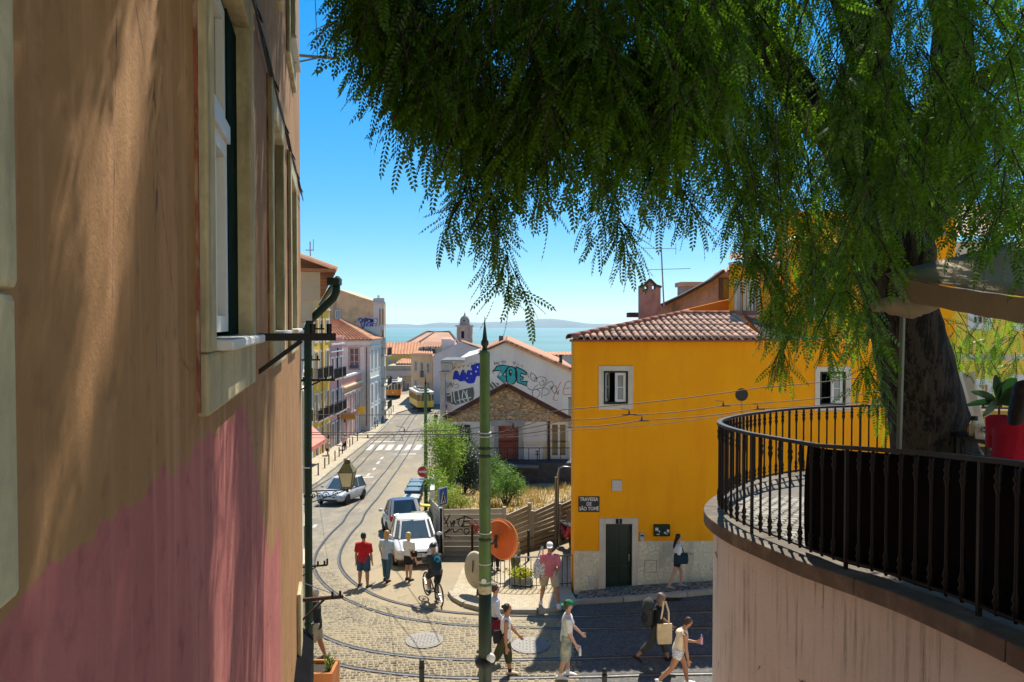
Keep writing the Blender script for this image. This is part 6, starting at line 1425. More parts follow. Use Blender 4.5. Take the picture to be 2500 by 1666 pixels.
# long hanging sprays seen against the sky
for l, s_ in (([(1170, 330, 4.7), (1195, 480, 4.7), (1228, 600, 4.6), (1262, 690, 4.6), (1288, 745, 4.6)], 9), ([(1190, 380, 4.9), (1210, 520, 4.9), (1225, 640, 4.9)], 7), ([(1155, 380, 4.8), (1135, 460, 4.8), (1080, 560, 4.8)], 6), ([(1150, 330, 5.0), (1160, 420, 5.0), (1180, 540, 5.0)], 7),
              ([(1270, 320, 4.7), (1300, 410, 4.7), (1325, 455, 4.7)], 5), ([(1220, 330, 4.8), (1262, 420, 4.8), (1275, 465, 4.8)], 4), ([(1480, 320, 4.9), (1500, 450, 4.9), (1515, 560, 4.9), (1552, 632, 4.9)], 8), ([(1490, 360, 5.1), (1475, 460, 5.1), (1462, 530, 5.1)], 5), ([(1450, 320, 4.9), (1460, 400, 4.9)], 4),
              ([(1580, 330, 5.0), (1640, 430, 5.0), (1690, 500, 5.0), (1712, 545, 5.0)], 7), ([(1560, 350, 5.0), (1600, 440, 5.0), (1640, 500, 5.0)], 5), ([(1530, 330, 5.2), (1570, 400, 5.2), (1600, 470, 5.2)], 5),
              ([(1770, 300, 5.5), (1792, 420, 5.5), (1802, 520, 5.5), (1832, 630, 5.5), (1850, 690, 5.5)], 6), ([(1760, 330, 5.6), (1785, 470, 5.6), (1775, 560, 5.6)], 4), ([(1830, 400, 5.8), (1842, 520, 5.8), (1850, 640, 5.8), (1860, 780, 5.8)], 6),
              ([(925, -20, 4.6), (938, 90, 4.6), (955, 170, 4.6), (978, 235, 4.6)], 6), ([(960, 20, 4.7), (985, 140, 4.7), (1010, 220, 4.7), (1038, 285, 4.7)], 7), ([(930, 10, 4.6), (890, 35, 4.6), (850, 48, 4.6)], 2), ([(935, 25, 4.6), (900, 52, 4.6), (862, 62, 4.6)], 1), ([(1000, 60, 4.9), (1040, 190, 4.9), (1085, 270, 4.9)], 7), ([(1060, 100, 4.8), (1090, 220, 4.8), (1140, 300, 4.8)], 7), ([(1040, 180, 4.6), (1055, 270, 4.6), (1062, 280, 4.6)], 3),
              ([(1905, 560, 6.2), (1900, 720, 6.2), (1912, 850, 6.2), (1916, 900, 6.2)], 8), ([(1960, 520, 6.0), (1985, 680, 6.0), (2010, 800, 6.0), (2025, 860, 6.0)], 9), ([(2050, 600, 6.4), (2080, 760, 6.4), (2110, 900, 6.4), (2130, 985, 6.4)], 9), ([(2070, 560, 6.6), (2110, 720, 6.6), (2140, 850, 6.6), (2160, 960, 6.6), (2170, 1040, 6.6)], 8),
              ([(1860, 560, 5.9), (1880, 700, 5.9), (1885, 780, 5.9)], 6), ([(1990, 600, 6.3), (1960, 740, 6.3), (1955, 810, 6.3)], 6)):
    droop(l, subs=s_)
N_HANG = len(LEAVES)
# the mass of the crown in view
UB = [880, 940, 1000, 1080, 1140, 1200, 1260, 1330, 1400, 1470, 1560, 1640, 1700, 1740, 1790, 1850, 1900, 2000, 2060, 2120, 2180, 2260, 2350, 2420, 2500, 2560]
VB = [-30, 60, 170, 230, 300, 380, 360, 330, 250, 290, 340, 330, 300, 270, 380, 560, 640, 740, 800, 640, 520, 420, 470, 560, 560, 560]
for _ in range(1750):
    u = random.uniform(890, 2540); vb = float(np.interp(u, UB, VB)); v_ = -120 + (vb + 120) * random.random() ** .8 - 60
    if 2255 < u < 2370 and 440 < v_ < 640 or mnoise.noise(Vector((u * .006, v_ * .008, 2))) < -.22: continue
    Y = random.uniform(4.0, 5.8) if u < 1750 else random.uniform(4.6, 7.6)
    p = P(u, v_, Y); L = random.uniform(.22, .5); d = Vector((random.uniform(-.7, .7), random.uniform(-.6, .6), -random.uniform(.5, 1.2))).normalized()
    m1 = p + d * L * .5; m2 = p + d * L + Vector((0, 0, -.08))
    spray([p, m1, m2], .235, .064)
# leafy branch right of the trunk, lower down
for _ in range(34):
    u = random.uniform(2290, 2530); v_ = random.uniform(740, 900) - (2530 - u) * .1; Y = random.uniform(9.2, 10.6); p = P(u, v_, Y); d = Vector((random.uniform(-.8, .8), random.uniform(-.5, .5), -random.uniform(.2, .9))).normalized()
    spray([p, p + d * .18, p + d * .36 + Vector((0, 0, -.05))], .25, .07)
N_VIEW = len(LEAVES)
# the rest of the crown above and to the sides of the picture; it shades the wall and the terrace
for _ in range(7500):
    x = random.uniform(-3.6, 8.5); y = random.uniform(1.6, 13); zz = random.uniform(9.6, 14.6)
    if ((x - 2.2) / 6.2) ** 2 + ((y - 7.2) / 6.2) ** 2 + ((zz - 11) / 3.6) ** 2 > 1 or x < wx(y) + .3: continue
    if zz < 9.35 + .455 * y or mnoise.noise(Vector((x, y, zz)) * .75) < (-.3 if x < 1.4 else .04): continue
    d = Vector((random.uniform(-1, 1), random.uniform(-1, 1), -random.uniform(.2, .9))).normalized(); p = Vector((x, y, zz))
    spray([p, p + d * .3, p + d * .6 + Vector((0, 0, -.1))], .5, .1)
for _ in range(1500):
    x = random.uniform(-3.6, 3); y = random.uniform(5, 13.5); zz = random.uniform(12, 16.3)
    if ((x + .6) / 3.2) ** 2 + ((y - 9.3) / 4.2) ** 2 + ((zz - 14.2) / 2.1) ** 2 > 1 or x < wx(y) + .3 or zz < 9.4 + .455 * y: continue
    d = Vector((random.uniform(-1, 1), random.uniform(-1, 1), -random.uniform(.2, .9))).normalized(); p = Vector((x, y, zz))
    spray([p, p + d * .3, p + d * .6 + Vector((0, 0, -.1))], .5, .1)
# gaps in the crown that let shafts of sun reach the plastered wall
shafts = []
for u, v0, v1, r in ((540, 980, 1700, .13), (235, 430, 820, .04), (345, -40, 260, .03), (618, 100, 600, .03)):
    y = A0 / ((CX - u) / FPX + SL)
    for v_ in range(v0, v1, 40): shafts.append((P(u, v_, y), r))
SP = np.array([list(p) for p, r in shafts]); SR = np.array([r for p, r in shafts]); sv = np.array(SUNV)
def in_shaft(p, m):
    d = np.array(p) - SP; t = d @ sv; q = d - t[:, None] * sv
    return bool((((q * q).sum(1) < (SR + m) ** 2) & (t > 0)).any())
LEAVES = [l for i, l in enumerate(LEAVES) if i < N_HANG or not in_shaft(l[0] + l[1] * l[3] * .5, l[3] * .26)]
def emit(idx, name, parent):
    VV = np.empty((len(idx) * len(LT), 3), np.float32); FF = np.empty((len(idx) * len(LF), 4), np.int32); nl = len(LT); nf = len(LF)
    for k, i in enumerate(idx):
        p, d, roll, s_ = LEAVES[i]; M = np.array(rmat(d, roll))
        VV[k * nl:(k + 1) * nl] = (LT * s_) @ M.T + np.array(p); FF[k * nf:(k + 1) * nf] = LF + k * nl
    return np_mesh(name, VV, FF, leaf_green, parent)
hang = list(range(N_HANG)); random.Random(3).shuffle(hang); singles = set(hang[:300])
lm = bpy.data.meshes.new('leaf'); lm.from_pydata([tuple(x) for x in LT], [], [tuple(int(q) for q in f) for f in LF]); lm.materials.append(leaf_green)
crown = emit([i for i in range(len(LEAVES)) if i not in singles], 'crown', TREE); crown['kind'] = 'stuff'
for i in singles:
    p, d, roll, s_ = LEAVES[i]; place('leaf', lm, crown, p, rmat(d, roll).to_euler(), (s_, s_, s_))
mb = MB()
for t in TWIGS: mb.loft(t, [.006 - .0035 * i / len(t) for i in range(len(t))], 3, cap=False)
o = mb.build('twigs', m_bark, TREE, recalc=False); o['kind'] = 'stuff'
# string lights wire wound round the trunk
mb = MB()
for v0, v1 in ((800, 790), (880, 860), (968, 955), (1010, 1030)):
    pts = [P(2120 + 190 * t + 40, v0 + (v1 - v0) * t, 7.75 - .28 * math.sin(math.pi * t)) for t in np.linspace(0, 1, 9)]; mb.loft(pts, [.0022] * 9, 4)
tag(mb.build('trunk_wire', rust), 'thin wires wound around the dark tree trunk', 'wire')

# ================================================================ PARASOL and things on the terrace
canv = mat('beige_canvas', (.33, .27, .18), .9, .1, 2, .3, 60)
UM = thing('parasol', 'large beige canvas parasol with rolled side flap at the right edge', 'parasol', (P(2193, 1100, 6.4).x, 6.4, zt_(6.4)))
A_ = P(2162, 668, 6.4); B_ = P(2640, 738, 4.6); T_ = P(2960, 470, 6.8); D_ = A_ + Vector((2.6, 3.2, .05))
def sag_tri(a, b_, c, sag, n=10):
    mb = MB(); V = []; ix = {}
    for i in range(n + 1):
        for j in range(n + 1 - i):
            s, t = i / n, j / n; p = a + (b_ - a) * s + (c - a) * t; k = s * t * (1 - s - t) * 27 + s * (1 - s - t) * 1.6 * (1 - t)
            ix[i, j] = len(V); V.append(p + Vector((0, 0, -sag * k)))
    F = []
    for i in range(n):
        for j in range(n - i):
            F.append((ix[i, j], ix[i + 1, j], ix[i, j + 1]))
            if j < n - i - 1: F.append((ix[i + 1, j], ix[i + 1, j + 1], ix[i, j + 1]))
    return mb.add(V, F)
mb = sag_tri(A_, B_, T_, .05); m2_ = sag_tri(A_, T_, D_, .05); mb.add(m2_.v, m2_.f); o = mb.build('canopy', canv, UM, smooth=True); sl_ = o.modifiers.new('solid', 'SOLIDIFY'); sl_.thickness = .006
V = []; nq = 24
for k in range(3):
    for i in range(nq + 1):
        t = i / nq; p = A_.lerp(B_, t) + Vector((0, .02, -.05 * t * (1 - t) * 1.6 - .01)); V.append(p + Vector((0, -.02 * k, -.09 * k * (1 if t > .12 else t / .12) + .003 * math.sin(i * 1.7))))
o = MB().add(V, [(k * (nq + 1) + i, k * (nq + 1) + i + 1, (k + 1) * (nq + 1) + i + 1, (k + 1) * (nq + 1) + i) for k in range(2) for i in range(nq)]).build('valance', canv, UM, smooth=True)
mb = MB(); a, c = P(2128, 752, 6.35), P(2312, 742, 6.0)
pts = [a.lerp(c, t) + Vector((0, 0, .02 * math.sin(t * 9))) for t in np.linspace(0, 1, 12)]; mb.loft(pts, [(.02 + .065 * math.sin(math.pi * min(1, t * 1.15)) ** .6) * (1 + .12 * math.sin(t * 31)) for t in np.linspace(.02, .85, 12)], 12); 
mb.build('rolled_flap', canv, UM, smooth=True)
mb = MB(); c2_ = P(2205, 735, 6.25)
for dx in (-.05, .1): mb.loft([c2_ + Vector((dx, 0, .14)), c2_ + Vector((dx + .02, -.13, 0)), c2_ + Vector((dx + .04, 0, -.12))], [.02, .025, .02], 6)
mb.build('tie_strap', mat('canvas_strap', (.3, .26, .18), .9), UM)
a, c = P(2206, 700, 6.4), P(2190, 1120, 6.4); MB().cyl(a, Vector((c.x, c.y, zt_(6.4))), .022, 10).build('pole', mat('grey_pole', (.16, .18, .15), .5, .1, 4, 0, metal=.4), UM)
MB().cyl((a.x + 1.9, 6.6, zt_(6.6)), (a.x + 1.9, 6.6, T_.z - .2), .022, 10).build('pole', mat('grey_pole', (.16, .18, .15), .5), UM)
# white cloth hanging beside the trunk
V = []; 
for k in range(9):
    for i in range(7): p = P(2318 + i * 9 + k * 5, 905 + k * 18 + (i % 3) * 3, 9.3); V.append(p + Vector((0, .05 * math.sin(i * 1.9 + k * .3), 0)))
tag(MB().add(V, [(k * 7 + i, k * 7 + i + 1, (k + 1) * 7 + i + 1, (k + 1) * 7 + i) for k in range(8) for i in range(6)]).build('hanging_cloth', white_paint, smooth=True), 'pale cloth hanging just right of the tree trunk', 'cloth')
# pine planter of boards
wood = mat('pine_board', (.50, .30, .08), .7, .2, 2, .2, 30, stain=(.3, .15, .03), stk=.6, stsc=(.6, 6, 14), rnd=.12)
PL = thing('plank_planter', 'yellow pine board planter behind the seated person in red', 'planter', (gx(2440, 10.6), 10.6, zt_(10.6)))
for i in range(5):
    h0 = P(2385, 1090 - i * 18, 10.6).z; MB().box((gx(2372, 10.6), 10.55, h0), (gx(2600, 10.6), 10.6, h0 + .1)).build('board', wood, PL, bevel=.005)
MB().box((gx(2374, 10.6), 10.61, zt_(10.6)), (gx(2596, 10.6), 11.0, P(2385, 1002, 10.6).z)).build('soil_box', mat('dark_soil', (.04, .03, .02), .9), PL)
MB().cyl(P(2368, 995, 10.4), P(2620, 1000, 10.4), .012, 6).build('top_bar', black_iron, PL)
# broad-leaved pot plant
PP = thing('pot_plant', 'pot plant with broad dark leaves between the trunk and the person in red', 'plant', (gx(2435, 8.6), 8.6, zt_(8.6)))
glossy = leaf_mat('glossy_leaf', (.012, .045, .015), (.02, .07, .015), .25); stem = P(2437, 1070, 8.6); tip = P(2440, 985, 8.6)
MB().loft([Vector((stem.x, 8.6, zt_(8.6) + .3)), stem, tip], [.02, .018, .012], 6).build('stem', mat('brown_stem', (.09, .03, .02), .8), PP)
for k, (u, v_, w) in enumerate(((2465, 930, .10), (2490, 950, .09), (2500, 985, .08), (2425, 925, .05), (2400, 1010, .07), (2375, 960, .04), (2360, 990, .04), (2515, 940, .08))):
    e = P(u, v_, 8.5 - .05 * (k % 3)); d = (e - tip); L = d.length; d.normalize(); s_ = d.cross(Vector((0, 1, .3))).normalized(); mb = MB(); V = []
    for q in range(7):
        t = q / 6; ww = w * math.sin(math.pi * (t * .92 + .04)) ** .7; p = tip + d * L * 1.15 * t + Vector((0, -.05 * t, .03 * math.sin(t * 3))); V += [p - s_ * ww, p + Vector((0, .02, -.01)), p + s_ * ww]
    mb.add(V, [(3 * q + a, 3 * q + a + 1, 3 * q + a + 4, 3 * q + a + 3) for q in range(6) for a in (0, 1)]); mb.build('leaf', glossy, PP, smooth=True)
MB().lathe([(.14, 0), (.2, .35), (.21, .36), (.17, .36)], (gx(2435, 8.6), 8.6, zt_(8.6)), 14).build('pot', mat('terracotta', (.3, .12, .06), .9), PP)
# cafe table with jars
TB2 = thing('cafe_table', 'small dark cafe table carrying jars behind the railing', 'table', (gx(2395, 7.6), 7.6, zt_(7.6))); tz_ = P(2395, 1066, 7.6).z; tx_ = gx(2395, 7.6)
MB().box((tx_ - .12, 7.3, tz_ - .04), (tx_ + .6, 7.95, tz_)).build('top', black_iron, TB2, bevel=.005)
for sx_ in (-.06, .52):
    for sy_ in (7.36, 7.88): MB().box((tx_ + sx_ - .02, sy_ - .02, zt_(7.6)), (tx_ + sx_ + .02, sy_ + .02, tz_ - .04)).build('leg', black_iron, TB2)
def jar(label, u, Y, r, h, m, cap_m):
    x = gx(u, Y); t = thing('jar', label, 'jar', (x, Y, tz_)); MB().lathe([(r, 0), (r, h * .6), (r * .75, h * .72), (r * .7, h * .8)], (x, Y, tz_), 14).build('body', m, t, smooth=True); MB().lathe([(r * .75, h * .8), (r * .75, h), (0, h + .001)], (x, Y, tz_), 14).build('lid', cap_m, t); return t
jar('pale squeeze jar with a dark lid on the cafe table', 2382, 7.6, .045, .21, mat('pale_plastic', (.5, .46, .36), .4), black_iron)
jr = jar('white jug with a round printed emblem on the cafe table', 2402, 7.45, .06, .15, white_paint, white_paint); e = P(2403, 1050, 7.385); MB().loft([e, e + Vector((0, -.004, 0))], [.036, .036], 18).build('emblem', mat('emblem_black', (.02, .015, .012), .5), jr); mb = MB(); [mb.loft([e + Vector((.03 * math.cos(q), -.006, .03 * math.sin(q))) for q in np.linspace(a0_, a0_ + 1.1, 6)], [.0025] * 6, 4) for a0_ in (.4, 1.9, 3.6, 5.0)]; mb.bar(e + Vector((-.02, -.006, .004)), e + Vector((.02, -.006, .008)), .004); mb.bar(e + Vector((-.018, -.006, -.006)), e + Vector((.018, -.006, -.004)), .004); mb.build('emblem_lettering', white_paint, jr)
jar('amber bottle low beside the trunk on the terrace', 2372, 7.7, .03, .12, glassy('amber_glass', (.4, .16, .03), .1), black_iron)
# ================================================================ STREET FURNITURE
pole_g = mat('tram_pole_green', (.075, .145, .028), .45, .2, 3, .15, 30, spec=.45, stain=(.03, .05, .015), stk=.5, stsc=(2, 2, 1)); pole_d = mat('tram_pole_dark', (.02, .035, .016), .5, .25, 3, .2)
def tram_pole(label, x, y, H, r, full=True):
    zb = zg(x, y); t = thing('tram_pole', label, 'pole', (x, y, zb), group='green tram wire poles')
    MB().lathe([(r * 1.02, 0), (r * 1.02, H * .42), (r * .95, H * .43), (r * .93, H * .64), (r * .86, H * .65), (r * .82, H * .90), (r * .86, H * .905), (r * .82, H * .915)], (x, y, zb), 20).build('shaft', pole_g, t, smooth=True)
    MB().lathe([(r * .84, 0), (r * .5, .08 * H / 8), (r * .36, .15 * H / 8), (r * .62, .2 * H / 8), (r * .62, .26 * H / 8), (r * .42, .3 * H / 8), (r * .3, .42 * H / 8), (r * .12, .62 * H / 8), (r * .03, .78 * H / 8)], (x, y, zb + H * .905), 16).build('finial', pole_d, t, smooth=True)
    mb = MB()
    for f in (.425, .64, .66): mb.lathe([(r * 1.0, 0), (r * 1.12, .01), (r * 1.12, .05), (r * 1.0, .06)], (x, y, zb + H * f), 18)
    build_each(mb, 'collar', pole_d, t)
    return t, zb
PXg = gx(1183.5, 15.4); TP, zb = tram_pole('tall green tram wire pole with a spiked finial in the centre foreground', PXg, 15.4, 8.13, .128)
def zp(v_): return z(v_, 15.4)
MB().lathe([(.137, 0), (.137, zp(1447) - zb)], (PXg, 15.4, zb), 20).build('lower_sleeve', pole_d, TP, smooth=True)
mb = MB()
for v_ in (1058, 1067, 1302, 1377, 1421): mb.lathe([(.128, 0), (.139, .004), (.139, .022), (.128, .026)], (PXg, 15.4, zp(v_)), 18)
build_each(mb, 'pale_band', off_white, TP)
MB().lathe([(.139, 0), (.139, zp(1428) - zp(1447))], (PXg, 15.4, zp(1447)), 18).build('torn_sticker', mat('torn_paper', (.45, .38, .25), .9, .35, 14, .2), TP)
c = Vector((PXg - .02, 15.4 - .139, zp(1414))); MB().loft([c, c + Vector((0, -.006, 0))], [.055, .055], 16).build('round_sticker', white_paint, TP)
mb = MB(); mb.lathe([(.137, 0), (.20, .03), (.22, .10), (.2, .17), (.137, .2)], (PXg, 15.4, zp(1626)), 18); mb.build('clamp_box', black_iron, TP, smooth=True)
MB().ball((PXg + .12, 15.3, zp(1602)), (.10, .08, .11), 12, 8).build('lamp_globe', white_paint, TP, smooth=True)
# traffic mirror seen from behind
org = mat('mirror_orange', (.62, .12, .02), .5, .12, 3, .1); MC = P(1221, 1318, 15.7)
MIR = thing('traffic_mirror', 'orange ribbed back of a round traffic mirror on the green pole', 'traffic mirror', MC)
axm = Vector((-.62, -.78, .02)).normalized(); mb = MB(); rad = .40; prof = []
for i in range(8): r0 = rad * (1 - i / 8.2); prof += [(r0, .02 + .016 * i), (r0 - .03, .026 + .016 * i)]
q = axm.to_track_quat('Z', 'Y').to_matrix(); tmp = MB().lathe([(rad, -.02), (rad + .012, .0)] + prof + [(.0, .16)], (0, 0, 0), 36); mb.add([MC + q @ Vector(v3) for v3 in tmp.v], tmp.f); mb.build('dish', org, MIR)
tmp = MB().lathe([(rad + .03, -.09), (rad + .045, -.05), (rad + .01, -.02)], (0, 0, 0), 36); MB().add([MC + q @ Vector(v3) for v3 in tmp.v], tmp.f).build('hood', mat('hood_orange', (.6, .2, .05), .5), MIR)
mb = MB(); mb.bar(MC + axm * .1, Vector((PXg + .1, 15.4, MC.z)), .05); mb.bar(MC + axm * .14 + Vector((0, 0, .12)), MC + axm * .14 + Vector((0, 0, -.14)), .06); mb.build('mount', rust, MIR)
text_mesh('stamp', '120', .085, frameM(MC + axm * .06 + Vector((.05, 0, -.27)), (.78, -.62, 0), (0, 0, 1)), off_white, MIR, .003)
# beige mirror back low on a short post
BC = G(1166, 1462); mz = z(1392, BC.y); BM = thing('street_mirror', 'beige back of a second round mirror low behind the green pole', 'traffic mirror', BC)
bg_ = mat('beige_enamel', (.52, .44, .30), .55, .12, 3, .1); axb = Vector((-.75, -.65, .08)).normalized(); q = axb.to_track_quat('Z', 'Y').to_matrix(); cc3 = Vector((P(1162, 1390, BC.y).x, BC.y, mz))
tmp = MB().lathe([(.52, -.04), (.55, .0), (.5, .05), (.3, .1), (.0, .12)], (0, 0, 0), 30); MB().add([cc3 + q @ Vector(v3) for v3 in tmp.v], tmp.f).build('dish', bg_, BM, smooth=True)
mb = MB(); MB().cyl(BC, (BC.x + .05, BC.y, mz), .045, 10).build('post', pole_d, BM); mb.bar(cc3 + axb * .11 + Vector((0, 0, .3)), cc3 + axb * .13 + Vector((0, 0, -.05)), .03); mb.bar(cc3 + axb * .11 + Vector((0, 0, -.35)), cc3 + axb * .13 + Vector((.1, 0, -.25)), .03); mb.build('bracket', black_iron, BM)
# second pole further down, with no-entry sign
x2 = gx(1038.5, 40.0); TP2, zb2 = tram_pole('slimmer green tram wire pole beside the leafy bushes', x2, 40.0, z(915, 40) - zg(x2, 40), .10)
NE = thing('no_entry_sign', 'round red no entry sign on the far green pole', 'traffic sign', P(1033, 1152, 39.7)); c = P(1033, 1152, 39.7)
MB().loft([c, c + Vector((0, -.03, 0))], [.31, .31], 28).build('rim', white_paint, NE); MB().loft([c + Vector((0, -.031, 0)), c + Vector((0, -.036, 0))], [.29, .29], 28).build('face', mat('sign_red', (.55, .012, .02), .45, .08, 3, 0), NE); MB().box((c.x - .24, c.y - .042, c.z - .05), (c.x + .24, c.y - .037, c.z + .05)).build('bar', white_paint, NE)
MB().box((c.x - .2, c.y - .03, c.z - .45), (c.x + .2, c.y - .01, c.z - .34)).build('sub_plate', white_paint, NE); MB().cyl((c.x + .1, c.y + .05, zg(c.x, c.y)), (c.x + .1, c.y + .05, c.z + .2), .04, 8).build('post', pole_d, NE)
# blue pedestrian sign, turned away
c = P(1081, 1213, 27.3); BS = thing('crossing_sign', 'blue square crossing sign seen edge on at the fence corner', 'traffic sign', (c.x, 27.3, zg(c.x, 27.3))); ab = Vector((.55, .83, 0)); fb_ = Fr((c.x - .26 * ab.x, 27.3 - .26 * ab.y), (c.x + .26 * ab.x, 27.3 + .26 * ab.y)); bl = mat('sign_blue', (.02, .12, .42), .45, .08, 3, 0)
fb_.box(MB(), 0, .52, c.z - .34, c.z + .34, -.015, .015).build('panel', bl, BS); fb_.ring(MB(), 0, .52, c.z - .34, c.z + .34, .03, .016, .02).build('border', white_paint, BS); MB().add([fb_.pt(.1, c.z - .24, .018), fb_.pt(.42, c.z - .24, .018), fb_.pt(.26, c.z + .22, .018)], [(0, 1, 2)]).build('triangle', white_paint, BS)
mb = MB(); mb.bar(fb_.pt(.2, c.z - .2, .022), fb_.pt(.27, c.z - .02, .022), .03); mb.bar(fb_.pt(.33, c.z - .2, .022), fb_.pt(.27, c.z - .02, .022), .03); mb.bar(fb_.pt(.27, c.z - .02, .022), fb_.pt(.27, c.z + .08, .022), .04); mb.build('walking_figure', dark, BS)
MB().cyl((c.x, 27.34, zg(c.x, 27.3)), (c.x, 27.34, c.z + .3), .03, 8).build('post', steel, BS)
# bent lamp post beside the fence
p = G(1362, 1335); LP = thing('bent_lamp_post', 'slim grey post with a curved arm beside the last fence panel', 'lamp post', p); zt2 = z(1140, p.y); MB().loft([p, Vector((p.x, p.y, zt2 - .3)), Vector((p.x + .05, p.y, zt2 - .06)), Vector((p.x + .2, p.y, zt2)), Vector((p.x + .75, p.y, zt2 - .03))], [.05, .045, .035, .03, .025], 10).build('arm', steel, LP, smooth=True)
MB().cyl((p.x - .08, p.y, p.z), (p.x - .08, p.y, z(1165, p.y)), .05, 10).build('post', mat('grey_post', (.2, .19, .17), .6), LP)
# overhead tram wires
wire_m = mat('wire_copper', (.05, .035, .028), .7, .1, 3, 0)
def wire(label, pts, r=.009, sag=.05):
    P3 = [P(*q) for q in pts]; mb = MB()
    for a, c in zip(P3, P3[1:]):
        mb.loft([a.lerp(c, t) + Vector((0, 0, -sag * 4 * t * (1 - t))) for t in np.linspace(0, 1, 9)], [r] * 9, 5)
    return tag(mb.build('tram_wire', wire_m), label, 'wire', 'overhead tram wires')
wire('uppermost tram wire crossing the yellow house', [(1190, 1012, 15.4), (1380, 1000, 17), (1860, 946, 18), (2250, 900, 18.5)], .011)
wire('second tram wire across the yellow house below the left window', [(1190, 1058, 15.4), (1380, 1024, 17.4), (1536, 1013, 17.6), (1766, 990, 18), (2250, 945, 18.5)], .010)
wire('third tram wire across the yellow house above the terrace railing', [(1190, 1064, 15.4), (1380, 1042, 16.4), (1567, 1026, 16.8), (1850, 998, 17.5), (2250, 965, 18)], .010)
wire('lowest bright tram wire across the yellow house', [(1190, 1068, 15.4), (1403, 1050, 16), (1800, 1012, 17), (2250, 985, 18)], .006)
wire('tram wire slanting up from the pole across the brick doorway', [(1190, 1059, 15.4), (1253, 1042, 16), (1322, 1023, 17), (1340, 1003, 18)], .010)
wire('upper tram wire crossing the far street', [(740, 1012, 24), (1040, 1011, 30), (1180, 996, 22)], .013, .03)
wire('middle tram wire crossing the far street', [(740, 1056, 21), (1040, 1053, 24), (1180, 1043, 20)], .012, .02)
wire('lower tram wire crossing the far street to the green pole', [(740, 1061, 20), (1040, 1060, 19), (1175, 1058, 15.4)], .013, .02)
wire('faintest tram wire crossing the far street', [(740, 1069, 22), (1040, 1066, 24), (1175, 1062, 15.6)], .007, .02)
wire('tram wire high up the sky edge beside the plastered wall', [(768, -40, 12), (775, 140, 12.5)], .006, 0); wire('tram wire running up beside the wall bracket', [(817, -40, 12), (822, 140, 12.5)], .006, 0)
for k, (u, v_, Y, lab) in enumerate(((1536, 1010, 17.6, 'wire hanger below the left window of the yellow house'), (1567, 1026, 16.8, 'lower wire hanger on the yellow house front'), (1766, 990, 18, 'wire hanger left of the round vent'), (1850, 998, 17.5, 'wire hanger just above the terrace railing'), (987, 1052, 24, 'wire hanger over the tram rails of the far street'), (898, 1068, 22, 'wire hanger above the far left pavement'), (802, 1068, 22, 'wire hanger next to the walking woman in a skirt'), (1253, 1042, 16, 'wire hanger in front of the bricked doorway'))):
    p = P(u, v_, Y); t = thing('wire_hanger', lab, 'wire hanger', p, group='insulated hangers on the tram wires')
    mb = MB(); mb.lathe([(.012, -.02), (.03, -.01), (.018, .015), (.028, .03), (.012, .06), (.007, .09)], p, 8); mb.build('insulator', mat('hanger_dark', (.05, .04, .03), .5), t); MB().bar(p + Vector((-.17, 0, -.02)), p + Vector((.17, 0, -.02)), .018).build('clip', wire_m, t)
    MB().bar(p + Vector((0, 0, .1)), P(u - 20, v_ - 12, Y), .012).build('tie', wire_m, t)
# pedestrian railing on the island
RP = [G(u, w) for u, w in ((1196, 1428), (1215, 1441), (1250, 1447), (1300, 1448), (1350, 1445), (1403, 1441))]; rpath = smooth_path([flat(p) for p in RP], 40)
IR = thing('pavement_railing', 'black pavement railing with thin bars behind the man in pink', 'railing', RP[2]); 
MB().loft([Vector((p.x, p.y, zg(p.x, p.y) + 1.1)) for p in rpath], [.022] * 40, 6).build('top_rail', steel, IR); MB().loft([Vector((p.x, p.y, zg(p.x, p.y) + .22)) for p in rpath], [.014] * 40, 5).build('bottom_rail', black_iron, IR)
br_me = mesh_only(MB().box((-.011, -.011, 0), (.011, .011, .98)), 'bar', black_iron)
for i in range(0, 40, 2): p = rpath[i]; place('bar', br_me, IR, (p.x, p.y, zg(p.x, p.y) + .12))
# bollards
def bollard(label, x, y, H, r=.05, knob=True, n=10):
    zb = zg(x, y) + (.12 if y > 40 and x < -12 else 0); t = thing('bollard', label, 'bollard', (x, y, zb), group='black iron bollards')
    MB().lathe([(r * 1.3, 0), (r * 1.3, .08), (r, .1), (r, H * .8), (r * 1.15, H * .82), (r, H * .84), (r * .9, H * .86)], (x, y, zb), n).build('shaft', black_iron, t, smooth=True)
    if knob: MB().ball((x, y, zb + H * .93), r * 1.15, n, 6).build('knob', black_iron, t, smooth=True)
    else: MB().lathe([(r, 0), (r * .9, H * .13), (0, H * .14)], (x, y, zb + H * .86), n).build('cap', black_iron, t)
    return t
for (u, v_, lab, kn) in ((1029.5, 1612, 'square topped bollard at the bottom edge left of the green pole', False), (1476, 1634, 'knob topped bollard at the bottom edge beside the backpack walker', True), (1746, 1628, 'knob topped bollard at the foot of the terrace wall', True)):
    Yb_ = 15.2; p = P(u, v_, Yb_); bollard(lab, p.x, Yb_, p.z + .02, .055, kn, 12)
fb = [(777, 1165), (793, 1150), (803, 1140), (818, 1130), (828, 1120), (836, 1114), (845, 1105), (854, 1098), (861, 1092), (873, 1082), (916, 1052), (922, 1047), (932, 1040), (935, 1036), (942, 1029), (950, 1022), (955, 1016), (960, 1008)]
ORD = 'first second third fourth fifth sixth seventh eighth ninth tenth eleventh twelfth thirteenth fourteenth fifteenth sixteenth seventeenth eighteenth'.split()
for k, (u, v_) in enumerate(fb):
    p = G(u, v_); bollard('%s slim iron bollard from the near end of the far left kerb' % ORD[k], p.x, p.y, .95, .05, False, 6)
p = G(1330, 1395); 
